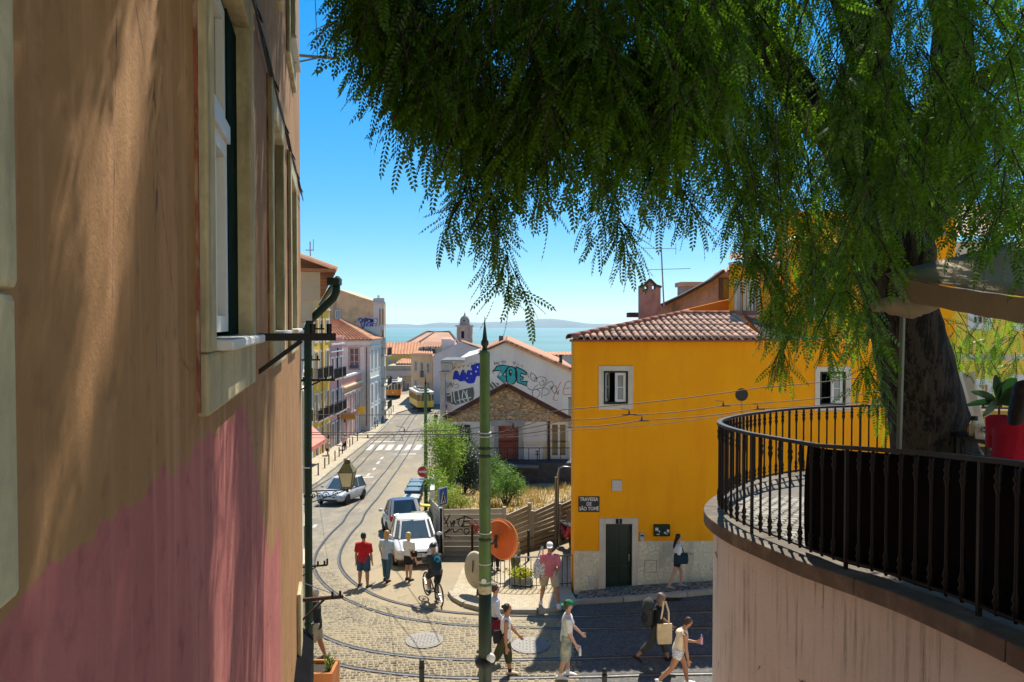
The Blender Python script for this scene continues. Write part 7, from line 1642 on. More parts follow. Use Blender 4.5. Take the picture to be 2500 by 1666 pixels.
for (u, v_, lab) in ((1227, 1372, 'thin post behind the pavement railing near the mirror post'), (1290, 1378, 'thin post behind the pavement railing left of the man in pink'), (1153, 1362, 'thin post before the sprayed fence')):
    p = G(u, v_); bollard(lab, p.x, p.y, 1.25, .045, False, 8)
# bins
def bin_(label, u, v_, w, h, m, lid_m, Y=None, name='wheelie_bin'):
    p = G(u, v_); t = thing(name, label, 'bin', p, group='bins beside the low wall'); x, y, zz = p
    mb = MB(); V = [(x + sx_ * w * k, y + sy_ * w * k, zz + q) for q, k in ((.1, .42), (h * .85, .5)) for sx_, sy_ in ((-1, -1), (1, -1), (1, 1), (-1, 1))]; mb.add(V, [(0, 3, 2, 1), (4, 5, 6, 7), (0, 1, 5, 4), (1, 2, 6, 5), (2, 3, 7, 6), (3, 0, 4, 7)]); mb.build('body', m, t, bevel=.03)
    V = [(x + sx_ * w * .54, y + sy_ * w * .54, zz + q) for q in (h * .85, h * .92) for sx_, sy_ in ((-1, -1), (1, -1), (1, 1), (-1, 1))] + [(x - w * .3, y, zz + h * 1.02), (x + w * .3, y, zz + h * 1.02)]
    MB().add(V, [(0, 3, 2, 1), (0, 1, 5, 4), (1, 2, 6, 5), (2, 3, 7, 6), (3, 0, 4, 7), (4, 5, 9, 8), (5, 6, 9), (6, 7, 8, 9), (7, 4, 8)]).build('lid', lid_m, t, bevel=.02)
    for sx_ in (-.4, .4): MB().cyl((x + sx_ * w - .03, y + w * .4, zz + .08), (x + sx_ * w + .03, y + w * .4, zz + .08), .08, 10).build('wheel', rubber, t)
    return t
bgrey = mat('bin_grey', (.05, .055, .05), .6, .15, 3, .1); bblue = mat('bin_blue', (.03, .12, .22), .5, .15, 3, .1); bgreen = mat('bin_green', (.06, .09, .03), .6, .15, 3, .1); byel = mat('bin_yellow', (.65, .5, .03), .5, .15, 3, .1)
nb = bin_('dark bin with yellow flap nearest the parked cars', 1030, 1322, .95, 1.25, bgrey, mat('bin_olive_lid', (.16, .14, .02), .5))
bin_('green bin standing behind the small two seat car', 1004, 1262, .8, 1.15, bgreen, mat('bin_pale_lid', (.35, .38, .36), .5)); bin_('blue lidded bin, second behind the small car', 1008, 1240, .8, 1.15, bgrey, bblue); bin_('teal lidded bin, third in the row by the low wall', 1013, 1226, .8, 1.15, bgrey, mat('bin_teal', (.06, .16, .18), .5)); bin_('furthest blue lidded bin by the no entry sign', 1018, 1214, .8, 1.15, bgrey, bblue)
p = P(1033, 1232, 29.8); MB().cbox(p + Vector((.05, .25, -.1)), (.2, .16, .03), .3, .15).build('flap', byel, nb); MB().cbox(P(1022, 1262, 29.6), (.09, .02, .2), .3).build('label_plate', byel, nb)
# planter box bottom left
PB = thing('terracotta_planter', 'terracotta coloured planter box with spiky green plants at the bottom left', 'planter', (-4.0, 15.9, 0)); tc = mat('terracotta_box', (.45, .16, .05), .85, .15, 3, .2)
mb = MB(); x0, x1 = P(752, 1640, 15.9).x - .3, P(820, 1640, 15.9).x
for a, c in (((x0, 15.55, 0), (x1, 15.62, .55)), ((x0, 16.18, 0), (x1, 16.25, .55)), ((x0, 15.62, 0), (x0 + .07, 16.18, .55)), ((x1 - .07, 15.62, 0), (x1, 16.18, .55))): mb.box(a, c)
mb.build('box', tc, PB, bevel=.01); MB().box((x0 + .07, 15.62, .05), (x1 - .07, 16.18, .48)).build('soil', mat('dark_soil', (.04, .03, .02), .9), PB)
blade = leaf_mat('spiky_leaf', (.12, .16, .02), (.2, .3, .03), .4)
def tuft(parent, base, n, h, spread, w=.02):
    mb = MB()
    for _ in range(n):
        a = random.uniform(0, 6.28); q = random.uniform(.2, 1) * spread; hh = h * random.uniform(.6, 1.1); b0 = base + Vector((random.uniform(-.05, .05), random.uniform(-.05, .05), 0)); s_ = Vector((math.sin(a), -math.cos(a), 0)) * w
        for k in range(5):
            p0 = b0 + Vector((math.cos(a) * q * k / 5, math.sin(a) * q * k / 5, hh * k / 5)); d = Vector((random.uniform(-1, 1), random.uniform(-1, 1), random.uniform(.4, 1.4))).normalized() * .1; mb.add([p0 - s_, p0 + d * .5 + s_ * .8 + Vector((0, 0, .01)), p0 + d, p0 + d * .5 - s_ * .8], [(0, 1, 2, 3)])
    return mb.build('foliage', blade, parent, recalc=False)
tuft(PB, Vector((P(757, 1620, 15.9).x, 15.9, .48)), 26, .55, .12); tuft(PB, Vector((P(803, 1640, 15.8).x, 15.8, .48)), 34, .42, .14)

# ================================================================ BUSHES in the vacant plot
def bush(name, label, blobs, m, n, leaf=.07, dark_m=None, stem=True, cat='shrub'):
    b0 = Vector(blobs[0][0]); zz = lot_z(b0.x, b0.y); t = thing(name, label, cat, (b0.x, b0.y, zz))
    if stem:
        mb = MB()
        for c, r in blobs: mb.loft([Vector((b0.x, b0.y, zz)), (Vector((b0.x, b0.y, zz)) + Vector(c)) / 2 + Vector((.05, 0, .1)), Vector(c) + Vector((0, 0, r[2] * .4))], [.05, .035, .01], 6)
        mb.build('stems', m_bark, t)
    tot = sum(r[0] * r[2] for c, r in blobs); V = []; F = []; k = 0
    for c, r in blobs:
        c = np.array(c); q = int(n * r[0] * r[2] / tot)
        cl = rng.normal(size=(max(6, q // 28), 3)); cl /= np.linalg.norm(cl, axis=1)[:, None]; cl *= (rng.random((len(cl), 1)) ** .45)
        for _ in range(q):
            o = cl[rng.integers(len(cl))] + rng.normal(size=3) * .17; p = c + o * np.array(r)
            a = rng.normal(size=3); a /= np.linalg.norm(a); a[2] = abs(a[2]) * .5 + .2; bb = np.cross(a, rng.normal(size=3)); bb /= np.linalg.norm(bb) + 1e-6; s_ = leaf * rng.uniform(.6, 1.3)
            V += [p, p + a * s_ * .5 + bb * s_ * .3, p + a * s_, p + a * s_ * .5 - bb * s_ * .3]; F.append((k, k + 1, k + 2, k + 3)); k += 4
    o = np_mesh('foliage', np.array(V), np.array(F), m, t); return t
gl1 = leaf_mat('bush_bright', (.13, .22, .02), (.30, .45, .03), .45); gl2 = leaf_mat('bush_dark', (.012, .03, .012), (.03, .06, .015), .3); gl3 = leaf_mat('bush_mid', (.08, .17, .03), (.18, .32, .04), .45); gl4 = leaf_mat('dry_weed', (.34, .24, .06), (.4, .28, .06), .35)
def bp(u, v_, Y): return tuple(P(u, v_, Y))
bush('leafy_bush', 'tall bright green leafy bush beside the far green pole', [(bp(1080, 1130, 36), (.85, .9, 1.6)), (bp(1070, 1060, 37), (.75, .8, 1.0)), (bp(1100, 1090, 36.5), (.9, .8, 1.1)), (bp(1065, 1190, 34), (.55, .7, .9)), (bp(1095, 1205, 33), (.55, .7, .6))], gl1, 15000, .085)
bush('dark_bush', 'dark bush behind the bright one before the ruin', [(bp(1135, 1120, 41), (.9, .8, 1.5)), (bp(1150, 1165, 41), (.8, .8, 1.0)), (bp(1120, 1075, 42), (.8, .6, .8))], gl2, 7000, .1)
bush('feathery_bush', 'light green bush right of the central pole in the dry plot', [(bp(1235, 1180, 36), (.75, .7, .9)), (bp(1212, 1150, 37), (.5, .5, .8)), (bp(1262, 1190, 36), (.5, .5, .6)), (bp(1205, 1200, 35), (.5, .5, .5))], gl3, 9000, .075)
bush('low_weeds', 'yellow green weeds spilling over the sprayed fence panel', [(bp(1105, 1225, 30.5), (.55, .5, .35)), (bp(1130, 1225, 30.5), (.5, .5, .3)), (bp(1085, 1215, 30.8), (.4, .5, .5))], leaf_mat('weed_green', (.18, .22, .03), (.3, .38, .04), .4), 4200, .06)
# dry grass tufts: uncountable
V = []; F = []; k = 0
for _ in range(9000):
    y = rng.uniform(29, 44); x = rng.uniform(lot_x0(y) + .3, np.interp(y, [28, 31.5, 47], [-.5, 2.5, 6.0])); zz = lot_z(x, y); h = rng.uniform(.06, .28) * (1.5 if mnoise.noise(Vector((x * .7, y * .7, 5))) > 0 else .7); a = rng.uniform(0, 6.28); d = np.array([math.cos(a) * .15, math.sin(a) * .15, h]); s_ = np.array([math.sin(a), -math.cos(a), 0]) * .018; p = np.array([x, y, zz])
    V += [p - s_, p + s_, p + d * .7 + s_ * .7, p + d]; F.append((k, k + 1, k + 2, k + 3)); k += 4
o = np_mesh('dry_grass', np.array(V), np.array(F), gl4); tag(o, 'dry straw coloured grass over the vacant plot', 'grass', kind='stuff')
# ================================================================ VEHICLES (built facing local +X)
def car_paint(name, c): return mat(name, c, .25, .05, 2, 0, spec=.6)
def car(name, label, loc, nose, L, W, H, m, roof_m=None, plate='', long_hood=True, tail=False, hatch=True):
    rz = math.atan2(nose[1], nose[0]); sl = (zg(loc[0] + nose[0] * 1.2, loc[1] + nose[1] * 1.2) - zg(loc[0] - nose[0] * 1.2, loc[1] - nose[1] * 1.2)) / 2.4
    t = thing(name, label, 'car', (loc[0], loc[1], zg(*loc[:2]) + .015), rz); t.rotation_euler = Euler((0, -math.atan(sl), rz))
    w = W / 2; hl = L / 2; belt = H * .60; hood = H * (.56 if long_hood else .58)
    st = [(-hl, .42, belt * .85, .80), (-hl + .10, .26, belt * .97, .93), (-hl + .45, .2, belt, .985), (-hl * .3, .19, belt, 1.0), (hl * .25, .19, belt * .985, 1.0), (hl - .95 if long_hood else hl - .6, .2, hood * 1.0, .985), (hl - .40, .22, hood * .92, .95), (hl - .12, .25, hood * .78, .86), (hl, .36, hood * .60, .72)]
    def sect(x, zb, zt, k):
        q = w * k; h = zt - zb
        half = [(0, zb), (q * .8, zb), (q * .96, zb + h * .12), (q, zb + h * .4), (q * .985, zb + h * .7), (q * .93, zb + h * .93), (q * .78, zt), (q * .4, zt + .012), (0, zt + .018)]
        return [(x, y, zz) for y, zz in half] + [(x, -y, zz) for y, zz in half[-2:0:-1]]
    mb = MB(); R_ = [sect(*s) for s in st]; n = len(R_[0])
    V = [p for r in R_ for p in r]; F = [(i * n + j, i * n + (j + 1) % n, (i + 1) * n + (j + 1) % n, (i + 1) * n + j) for i in range(len(R_) - 1) for j in range(n)] + [tuple(range(n))[::-1], tuple((len(R_) - 1) * n + j for j in range(n))]
    body = mb.add(V, F).build('body', m, t, smooth=True); ss = body.modifiers.new('s', 'SUBSURF'); ss.levels = 1; ss.render_levels = 1
    # glasshouse: stations from rear screen to windscreen
    xb0, xb1 = (-hl + (.16 if hatch else .5), hl - (1.12 if long_hood else .72)); xt0, xt1 = xb0 + (.34 if hatch else .5), xb1 - (.72 if long_hood else .5); zr_ = H - .035
    def ring(f):
        a0, a1 = xb0 + (xt0 - xb0) * f, xb1 + (xt1 - xb1) * f; ww = w * (.90 - .17 * f); zz = belt - .02 + (zr_ - belt + .02) * f
        return [(a0, -ww * .84, zz), (a0 + .12, -ww, zz), (a1 - .3, -ww, zz), (a1, -ww * .74, zz), (a1 + .05, 0, zz), (a1, ww * .74, zz), (a1 - .3, ww, zz), (a0 + .12, ww, zz), (a0, ww * .84, zz), (a0 - .03, 0, zz)]
    fs = (0, .5, 1); RR = [ring(f) for f in fs]; k = 10; V = [p for r in RR for p in r]
    gl = MB().add(V, [(i * k + j, i * k + (j + 1) % k, (i + 1) * k + (j + 1) % k, (i + 1) * k + j) for i in range(2) for j in range(k)]).build('glasshouse', glassy('car_glass', (.05, .07, .075), .05, .9), t)
    V = ring(.94) + ring(1.0) + [(x * .97 + (xt0 + xt1) * .015, y * .9, zz + .028) for x, y, zz in ring(1.0)]
    V = [(x, y * 1.015, zz) for x, y, zz in V]
    MB().add(V, [(i * k + j, i * k + (j + 1) % k, (i + 1) * k + (j + 1) % k, (i + 1) * k + j) for i in range(2) for j in range(k)] + [tuple(range(2 * k, 3 * k))]).build('roof', roof_m or m, t, smooth=False, bevel=.012)
    mb = MB(); r0, r1 = ring(0), ring(1.0)
    for j in (0, 1, 2, 3, 5, 6, 7, 8):
        if j in (0, 8, 2, 6): continue
        mb.bar(r0[j], r1[j], .07, .05)
    xm = (xb0 + xb1) / 2
    for sg in (-1, 1): mb.bar((xm - .1, sg * w * .905, belt), (xm - .12, sg * w * .74, zr_), .07, .03); mb.bar((r0[2][0], sg * w * .9, belt), (r1[2][0], sg * w * .735, zr_), .06, .04); mb.bar(r0[0 if sg < 0 else 8], r1[0 if sg < 0 else 8], .1, .08)
    build_each(mb, 'pillar', m, t)
    tyre_me = mesh_only(MB().lathe([(.18, -.09), (.275, -.085), (.30, -.05), (.30, .05), (.275, .085), (.18, .09)], (0, 0, 0), 20), 'tyre', rubber, True); rim_me = mesh_only(MB().lathe([(.0, -.075), (.05, -.078), (.18, -.07), (.19, .07), (.05, .078), (.0, .075)], (0, 0, 0), 12), 'rim', chrome)
    for xx in (-hl + .68, hl - .76):
        for sg in (-1, 1):
            o = place('wheel', tyre_me, t, (xx, sg * (w - .10), .30), (math.pi / 2, 0, 0)); place('rim', rim_me, o, (0, 0, 0)); 
            mb = MB(); ar = [(xx + .35 * math.cos(q), sg * (w + .003), .30 + .35 * math.sin(q)) for q in np.linspace(0, math.pi, 12)]; mb.add([(xx, sg * (w + .003), .28)] + ar, [(0, i, i + 1) for i in range(1, 12)]); mb.build('wheel_arch', rubber, t)
            mb = MB().ball((xb1 - .22, sg * (w + .08), belt + .06), (.06, .11, .075), 8, 6)
            if xx > 0: mb.build('door_mirror', m, t, smooth=True)
    dk = mat('car_trim_black', (.015, .015, .017), .5, .1, 3, 0)
    hlm = glassy('headlight', (.55, .57, .58), .1, .9)
    for sg in (-1, 1):
        mb = MB().ball((hl - .17, sg * w * .62, hood * .72), (.14, .17, .075), 10, 6); mb.build('headlight', hlm, t, smooth=True)
        mb = MB().ball((-hl + .07, sg * w * .78, belt * .88), (.06, .10, .13), 8, 6); mb.build('tail_light', mat('tail_red', (.4, .015, .015), .25, .1, 3, 0), t, smooth=True)
    MB().box((hl - .06, -w * .42, hood * .60), (hl - .005, w * .42, hood * .68)).build('grille', dk, t); MB().box((hl - .06, -w * .55, .27), (hl - .0, w * .55, .37)).build('air_intake', dk, t)
    pl = MB().box((hl - .01, -.26, .40), (hl + .018, .26, .51)).build('number_plate', white_paint, t); pl2 = MB().box((-hl - .02, -.26, .5), (-hl + .02, .26, .61)).build('number_plate', white_paint, t)
    if plate: text_mesh('plate_lettering', plate, .10, frameM((hl + .021, 0, .455), (0, 1, 0), (0, 0, 1)), dark, pl, .002, sx=.85)
    mb = MB(); mb.bar((xb1 - .06, -.1, belt + .03), (xt1 + .25, -.55 * w, belt + .32), .018); mb.bar((xb1 - .04, .25, belt + .03), (xb1 - .1, -.3, belt + .06), .018); mb.build('wiper', dk, t)
    mb = MB(); mb.bar((xb0 + .3, w * .995, belt - .16), (xb0 + .45, w * .995, belt - .16), .03); mb.bar((xm + .25, w * .998, belt - .16), (xm + .4, w * .998, belt - .16), .03); mb.bar((xm + .25, -w * .998, belt - .16), (xm + .4, -w * .998, belt - .16), .03); mb.build('door_handle', dk, t)
    return t
def unit(x, y): q = math.hypot(x, y); return (x / q, y / q)
nz = unit(.20, -.98); f_ = G(1018, 1391); car('parked_car', 'white hatchback parked facing the camera in front of the sprayed fence', (f_.x - nz[0] * 1.95, f_.y - nz[1] * 1.95 + .1), nz, 3.9, 1.68, 1.46, car_paint('paint_white', (.55, .54, .52)), plate='54·HX·48')
nz = unit(-.30, .95); car('city_car', 'small white two seat car with a dark blue roof behind the white hatchback', (-5.0, 33.2), nz, 2.7, 1.56, 1.55, car_paint('paint_white', (.55, .54, .52)), roof_m=car_paint('paint_navy', (.03, .06, .13)), long_hood=False)
nz = unit(-.16, -1); f_ = G(790, 1238); car('driving_car', 'silver grey hatchback driving up the street at the left', (f_.x + .25 - nz[0] * 2, f_.y - nz[1] * 2), nz, 4.0, 1.75, 1.46, car_paint('paint_silver', (.42, .43, .44)), roof_m=car_paint('paint_pale_silver', (.6, .61, .62)), plate='')
# trams
def tram(label, loc, nose, m, front_m, L=8.2, W=2.38, H=3.1):
    rz = math.atan2(nose[1], nose[0]); t = thing('tram', label, 'tram', (loc[0], loc[1], zg(*loc[:2]) + .02), rz, 'vintage trams on the far street'); hl = L / 2; w = W / 2
    def hull(z0, z1, k=1.0, kx=1.0): return [(x * kx, y * k, zz) for zz in (z0, z1) for x, y in ((-hl, -w * .62), (-hl + .5, -w), (hl - .5, -w), (hl, -w * .62), (hl, w * .62), (hl - .5, w), (-hl + .5, w), (-hl, w * .62))]
    F = [(j, (j + 1) % 8, 8 + (j + 1) % 8, 8 + j) for j in range(8)] + [tuple(range(8))[::-1], tuple(range(8, 16))]
    MB().add(hull(.55, 1.45), F).build('lower_body', m, t); MB().add(hull(1.45, 2.35, .985, .995), F).build('window_band', glassy('tram_glass', (.06, .05, .04), .1, .7), t); MB().add(hull(2.35, 2.62), F).build('upper_band', off_white, t)
    MB().add(hull(2.62, 2.72, 1.05, 1.03) , F).build('roof', off_white, t); MB().add(hull(2.72, 3.0, .6, .8), F).build('clerestory', mat('tram_roof_grey', (.4, .4, .38), .7), t); MB().add(hull(.25, .55, .9, .9), F).build('skirt', dark, t)
    mb = MB()
    for i in range(8):
        x = -hl + .5 + (L - 1) * i / 7
        for sg in (-1, 1): mb.box((x - .05, sg * w - .03, 1.45), (x + .05, sg * w + .012, 2.35))
    for sx_ in (-1, 1):
        for y in (-w * .62, -w * .22, w * .22, w * .62): mb.box((sx_ * hl - .03, y - .05, 1.45), (sx_ * hl + .03, y + .05, 2.35))
    build_each(mb, 'window_post', off_white if front_m is None else front_m, t)
    MB().loft([(hl, 0, 1.0), (hl + .08, 0, 1.0)], [.13, .13], 14).build('headlamp', white_paint, t); MB().box((hl - .02, -.5, 2.38), (hl + .03, .5, 2.6)).build('destination_box', dark, t); MB().box((hl - .1, -.7, .2), (hl + .15, .7, .42)).build('bumper', dark, t)
    mb = MB(); mb.bar((0, 0, 3.0), (-hl + .5, 0, 3.6), .05); mb.box((-1.0, -.6, 3.02), (1.2, .6, 3.18)); mb.box((1.6, -.5, 3.02), (2.6, .5, 3.12)); mb.build('roof_gear', black_iron, t)
    for x in (-1.0, 1.0):
        for sg in (-1, 1): MB().cyl((x, sg * .42 - .04, .33), (x, sg * .42 + .04, .33), .33, 14).build('wheel', steel, t)
    return t
tram('orange tram coming up at the far left end of the street', (gx(958, 121), 122.5), unit(.12, -1), mat('tram_orange', (.75, .26, .02), .4, .1, 1, 0), None)
tram('yellow and cream tram in the shade right of the far street', (gx(1030, 108) - .2, 108.5), unit(.30, -1), mat('tram_yellow', (.62, .40, .05), .4, .15, 1, 0), mat('tram_yellow', (.62, .4, .05)))
# parked motor scooter beyond the railing
p = G(1388, 1340); SC = thing('motor_scooter', 'red and black motor scooter parked between the fence and the yellow house', 'scooter', (p.x - .05, p.y, zg(p.x, p.y) + .13), -1.35)
for x in (-.62, .62):
    o = MB().loft([(x, -.05, .27), (x, .05, .27)], [.27, .27], 18).build('wheel', rubber, SC); MB().loft([(x, -.055, .27), (x, .055, .27)], [.14, .14], 12).build('rim', chrome, o)
red_p = car_paint('paint_red', (.45, .02, .03))
MB().loft([(-.75, 0, .62), (-.45, 0, .6), (-.1, 0, .45), (.2, 0, .38), (.42, 0, .6), (.5, 0, .95)], [(.1, .1), (.17, .16), (.17, .12), (.2, .08), (.22, .1), (.14, .08)], 10, side=(0, 1, 0)).build('body', red_p, SC, smooth=True); MB().loft([(-.8, 0, .78), (-.4, 0, .8), (.0, 0, .72)], [(.1, .04), (.15, .06), (.1, .05)], 8, side=(0, 1, 0)).build('seat', rubber, SC, smooth=True)
MB().loft([(.62, 0, .27), (.5, 0, .98), (.45, 0, 1.1)], [.035] * 3, 8).build('fork', chrome, SC); mb = MB(); mb.bar((.45, -.34, 1.1), (.45, .34, 1.1), .04); mb.bar((.42, -.3, 1.1), (.42, -.36, 1.38), .015); mb.bar((.42, .3, 1.1), (.42, .36, 1.38), .015); mb.build('handlebar', rubber, SC)
for sg in (-1, 1): MB().ball((.42, sg * .37, 1.4), (.02, .07, .05), 8, 5).build('mirror', steel, SC)
MB().ball((.53, 0, .98), (.07, .12, .1), 10, 6).build('headlight', glassy('headlight', (.55, .57, .58)), SC, smooth=True); MB().add([(.5, -.2, 1.05), (.5, .2, 1.05), (.38, .15, 1.5), (.38, -.15, 1.5)], [(0, 1, 2, 3)]).build('windscreen', glassy('smoked_screen', (.2, .2, .2), .1, .6), SC)
# ================================================================ PEOPLE (built facing local +X, left is +Y)
SKIN = {'fair': (.50, .29, .20), 'tan': (.38, .18, .095), 'deep': (.26, .12, .06)}
def skin_m(k): return mat('skin_' + k, SKIN[k], .55, .06, 6, 0)
def cloth(name, c, var=.14, bump=.5): return mat(name, c, .9, var, 7, bump, 14, bd=.02)
def remesh(o, vox):
    m = o.modifiers.new('r', 'REMESH'); m.mode = 'VOXEL'; m.voxel_size = vox; m.use_smooth_shade = True
    s_ = o.modifiers.new('sm', 'SMOOTH'); s_.factor = .5; s_.iterations = 2
def person(label, loc, rz, H=1.72, lean=2, legs=((18, 4), (-18, 14)), arms=((-18, 6, 12), (18, 6, 18)), head=(0, 0), skin='fair', hair=('short', (.03, .018, .01)), top=None, bottom=None, shoes=(.03, .03, .03), vox=.014, socks=None, extra=None, hipz=None, build=1.0, dz=0.0, group=None, fingers=True, spread=0.0):
    """top = (colour/material, sleeve 0..1, hem offset); bottom = (colour/material, leg fraction 0..1, style)"""
    z0 = zg(loc[0], loc[1]) + dz if len(loc) == 2 else loc[2]
    t = thing('person', label, 'person', (loc[0], loc[1], z0), rz, group)
    if rz == 0: ORI.pop(t.name, None)
    rad = math.radians; B = build; J = {}
    def dirv(a, sd=0): return Vector((math.sin(rad(a)), sd * spread, -math.cos(rad(a)))).normalized()
    Lt, Ls = .245 * H, .245 * H; low = 9
    for sd, (h, k) in zip((1, -1), legs):
        hip = Vector((0, sd * .057 * H, 0)); kn = hip + dirv(h, sd) * Lt; an = kn + dirv(h - k, sd) * Ls; pitch = min(0, h - k + 14) if h - k < -14 else max(0, h - k - 4) * .8
        fd = Vector((math.cos(rad(pitch)), 0, math.sin(rad(pitch)))); up_ = Vector((-fd.z, 0, fd.x)); heel = an - fd * .035 * H - up_ * .036 * H; toe = an + fd * .105 * H - up_ * .036 * H
        J[sd] = (hip, kn, an, fd, up_); low = min(low, heel.z, toe.z)
    base = -low if hipz is None else hipz
    off = Vector((0, 0, base)); l = rad(lean); upd = Vector((math.sin(l), 0, math.cos(l)))
    pel = off; waist = off + upd * .09 * H; chest = off + upd * .21 * H; nk = off + upd * .295 * H; y_ = rad(head[0]); hp = rad(head[1])
    hd_up = Vector((math.sin(l * .6 + hp), 0, math.cos(l * .6 + hp))); hc = nk + hd_up * .095 * H; face = Vector((math.cos(y_) * math.cos(hp), math.sin(y_), -math.sin(hp))).normalized()
    mb = MB(); S = (0, 1, 0)
    mb.loft([pel - upd * .05 * H, pel, waist, chest, nk - upd * .03 * H, nk, nk + hd_up * .03 * H, hc - hd_up * .03 * H], [(.075 * H * B, .055 * H), (.092 * H * B, .063 * H * B), (.078 * H * B, .055 * H * B), (.098 * H * B, .062 * H * B), (.075 * H, .05 * H), (.033 * H, .034 * H), (.031 * H, .032 * H), (.03 * H, .032 * H)], 12, side=S)
    mb.loft([hc - hd_up * .062 * H + face * .012 * H, hc - hd_up * .045 * H + face * .01 * H, hc - hd_up * .01 * H, hc + hd_up * .03 * H, hc + hd_up * .055 * H, hc + hd_up * .066 * H], [(.016 * H, .018 * H), (.032 * H, .036 * H), (.043 * H, .052 * H), (.044 * H, .054 * H), (.032 * H, .038 * H), (.012 * H, .014 * H)], 12, side=face.cross(Vector((0, 0, 1))))
    nose = hc - hd_up * .012 * H + face * .052 * H; mb.ball(nose, (.009 * H, .009 * H, .013 * H), 8, 5); sdv = Vector((0, 0, 1)).cross(face).normalized()
    for sg in (-1, 1): mb.ball(hc + sdv * sg * .046 * H - hd_up * .012 * H, (.011 * H, .007 * H, .018 * H), 8, 5)
    # legs, feet
    for sd in (1, -1):
        hip, kn, an, fd, up_ = J[sd]; hip, kn, an = hip + off, kn + off, an + off
        mb.loft([hip + Vector((0, 0, .03 * H)), hip.lerp(kn, .35), kn, kn.lerp(an, .3), an, an - up_ * .02 * H], [.058 * H * B, .05 * H * B, .034 * H * B, .034 * H * B, .021 * H, .022 * H], 10)
        mb.loft([an - fd * .03 * H - up_ * .02 * H, an + fd * .03 * H - up_ * .016 * H, an + fd * .1 * H - up_ * .028 * H], [(.022 * H, .018 * H), (.026 * H, .018 * H), (.022 * H, .01 * H)], 8, side=S)
    hands = {}; A = {}
    for sd, (f, ab, e) in zip((1, -1), arms):
        sh = off + upd * .252 * H + Vector((0, sd * .10 * H * B, 0)); b_ = rad(ab)
        ua = Vector((math.sin(rad(f)) * math.cos(b_), sd * math.sin(b_), -math.cos(rad(f)) * math.cos(b_))); fa = Vector((math.sin(rad(f + e)) * math.cos(b_ * .3), sd * math.sin(b_ * .3) - (sd * .35 * math.sin(rad(min(e, 90))) if e > 50 else 0), -math.cos(rad(f + e)) * math.cos(b_ * .3))).normalized()
        el = sh + ua * .175 * H; wr = el + fa * .15 * H; pm = wr + fa * .05 * H
        mb.loft([sh + Vector((0, -sd * .03 * H, -.006 * H)), sh, sh.lerp(el, .5), el, el.lerp(wr, .35), wr], [.030 * H, .034 * H * B, .029 * H * B, .024 * H, .024 * H * B, .016 * H], 9)
        sidev = fa.cross(Vector((0, 1, 0))); sidev = sidev.normalized() if sidev.length > .1 else Vector((1, 0, 0)); pn = fa.cross(sidev).normalized()
        mb.loft([wr, wr + fa * .025 * H, wr + fa * .055 * H], [(.015 * H, .012 * H), (.024 * H, .011 * H), (.023 * H, .009 * H)], 8, side=sidev)
        if fingers:
            for q in range(4):
                b0 = wr + fa * .05 * H + sidev * (.018 - .012 * q) * H; Lf = (.04, .046, .043, .034)[q] * H; cr = pn * (-sd) * .012 * H
                mb.loft([b0, b0 + fa * Lf * .55 + cr * .3, b0 + fa * Lf * .95 + cr * 1.2], [.0068 * H, .006 * H, .005 * H], 6)
            b0 = wr + fa * .02 * H + sidev * .02 * H; mb.loft([b0, b0 + (fa + sidev).normalized() * .025 * H, b0 + fa * .042 * H + sidev * .022 * H], [.0075 * H, .0065 * H, .0055 * H], 6)
        hands[sd] = pm; A[sd] = (sh, el, wr, fa)
    bd = mb.build('body', skin_m(skin), t, smooth=True); remesh(bd, vox)
    em = MB()
    for sg in (-1, 1): em.ball(hc + hd_up * .004 * H + face * .047 * H + sdv * sg * .019 * H, .0055 * H, 6, 4)
    em.build('eyes', dark, t); MB().loft([hc - hd_up * .034 * H + face * .046 * H + sdv * q * .014 * H for q in (-1, 0, 1)], [.003 * H, .005 * H, .003 * H], 6).build('lips', mat('lip_pink', (.35, .12, .09), .6), t)
    # hair
    hs_, hcx = hair
    if hs_ in ('short', 'long', 'bun', 'bob', 'curly', 'under_cap'):
        hm = mat('hair_%d_%d_%d' % tuple(int(x * 999) for x in hcx), hcx, .55, .3, 30, .6, 60); hb = MB(); bk = -face; k = 1.12 if hs_ in ('curly', 'bob') else 1.0
        hb.loft([hc + bk * .02 * H - hd_up * .035 * H, hc + bk * .016 * H - hd_up * .005 * H, hc + bk * .014 * H + hd_up * .025 * H, hc + bk * .006 * H + hd_up * .055 * H, hc + hd_up * .076 * H], [(.036 * H * k, .032 * H * k), (.049 * H * k, .043 * H * k), (.051 * H * k, .052 * H * k), (.043 * H * k, .047 * H * k), (.014 * H, .016 * H)], 12, side=sdv)
        if hs_ == 'long': hb.loft([hc + bk * .035 * H, hc + bk * .06 * H - hd_up * .08 * H, hc + bk * .075 * H - hd_up * .16 * H, hc + bk * .07 * H - hd_up * .2 * H], [(.045 * H, .025 * H), (.045 * H, .025 * H), (.03 * H, .018 * H), (.012 * H, .01 * H)], 10, side=sdv)
        if hs_ == 'bob': hb.loft([hc + bk * .02 * H + hd_up * .02 * H, hc + bk * .025 * H - hd_up * .03 * H, hc + bk * .025 * H - hd_up * .075 * H], [(.054 * H, .045 * H), (.058 * H, .042 * H), (.05 * H, .03 * H)], 12, side=sdv)
        if hs_ == 'bun': hb.ball(hc + bk * .066 * H + hd_up * .03 * H, .024 * H, 8, 6)
        if hs_ == 'curly':
            for _ in range(22): a = random.uniform(0, 6.28); q = random.uniform(-.3, 1); hb.ball(hc + (bk * .4 + sdv * math.cos(a) * .9 + hd_up * (q + .25) + face * .35 * math.sin(a)).normalized() * .056 * H + hd_up * .012 * H, .015 * H, 6, 4)
        ho = hb.build('hair', hm, t, smooth=True); remesh(ho, vox * .75)
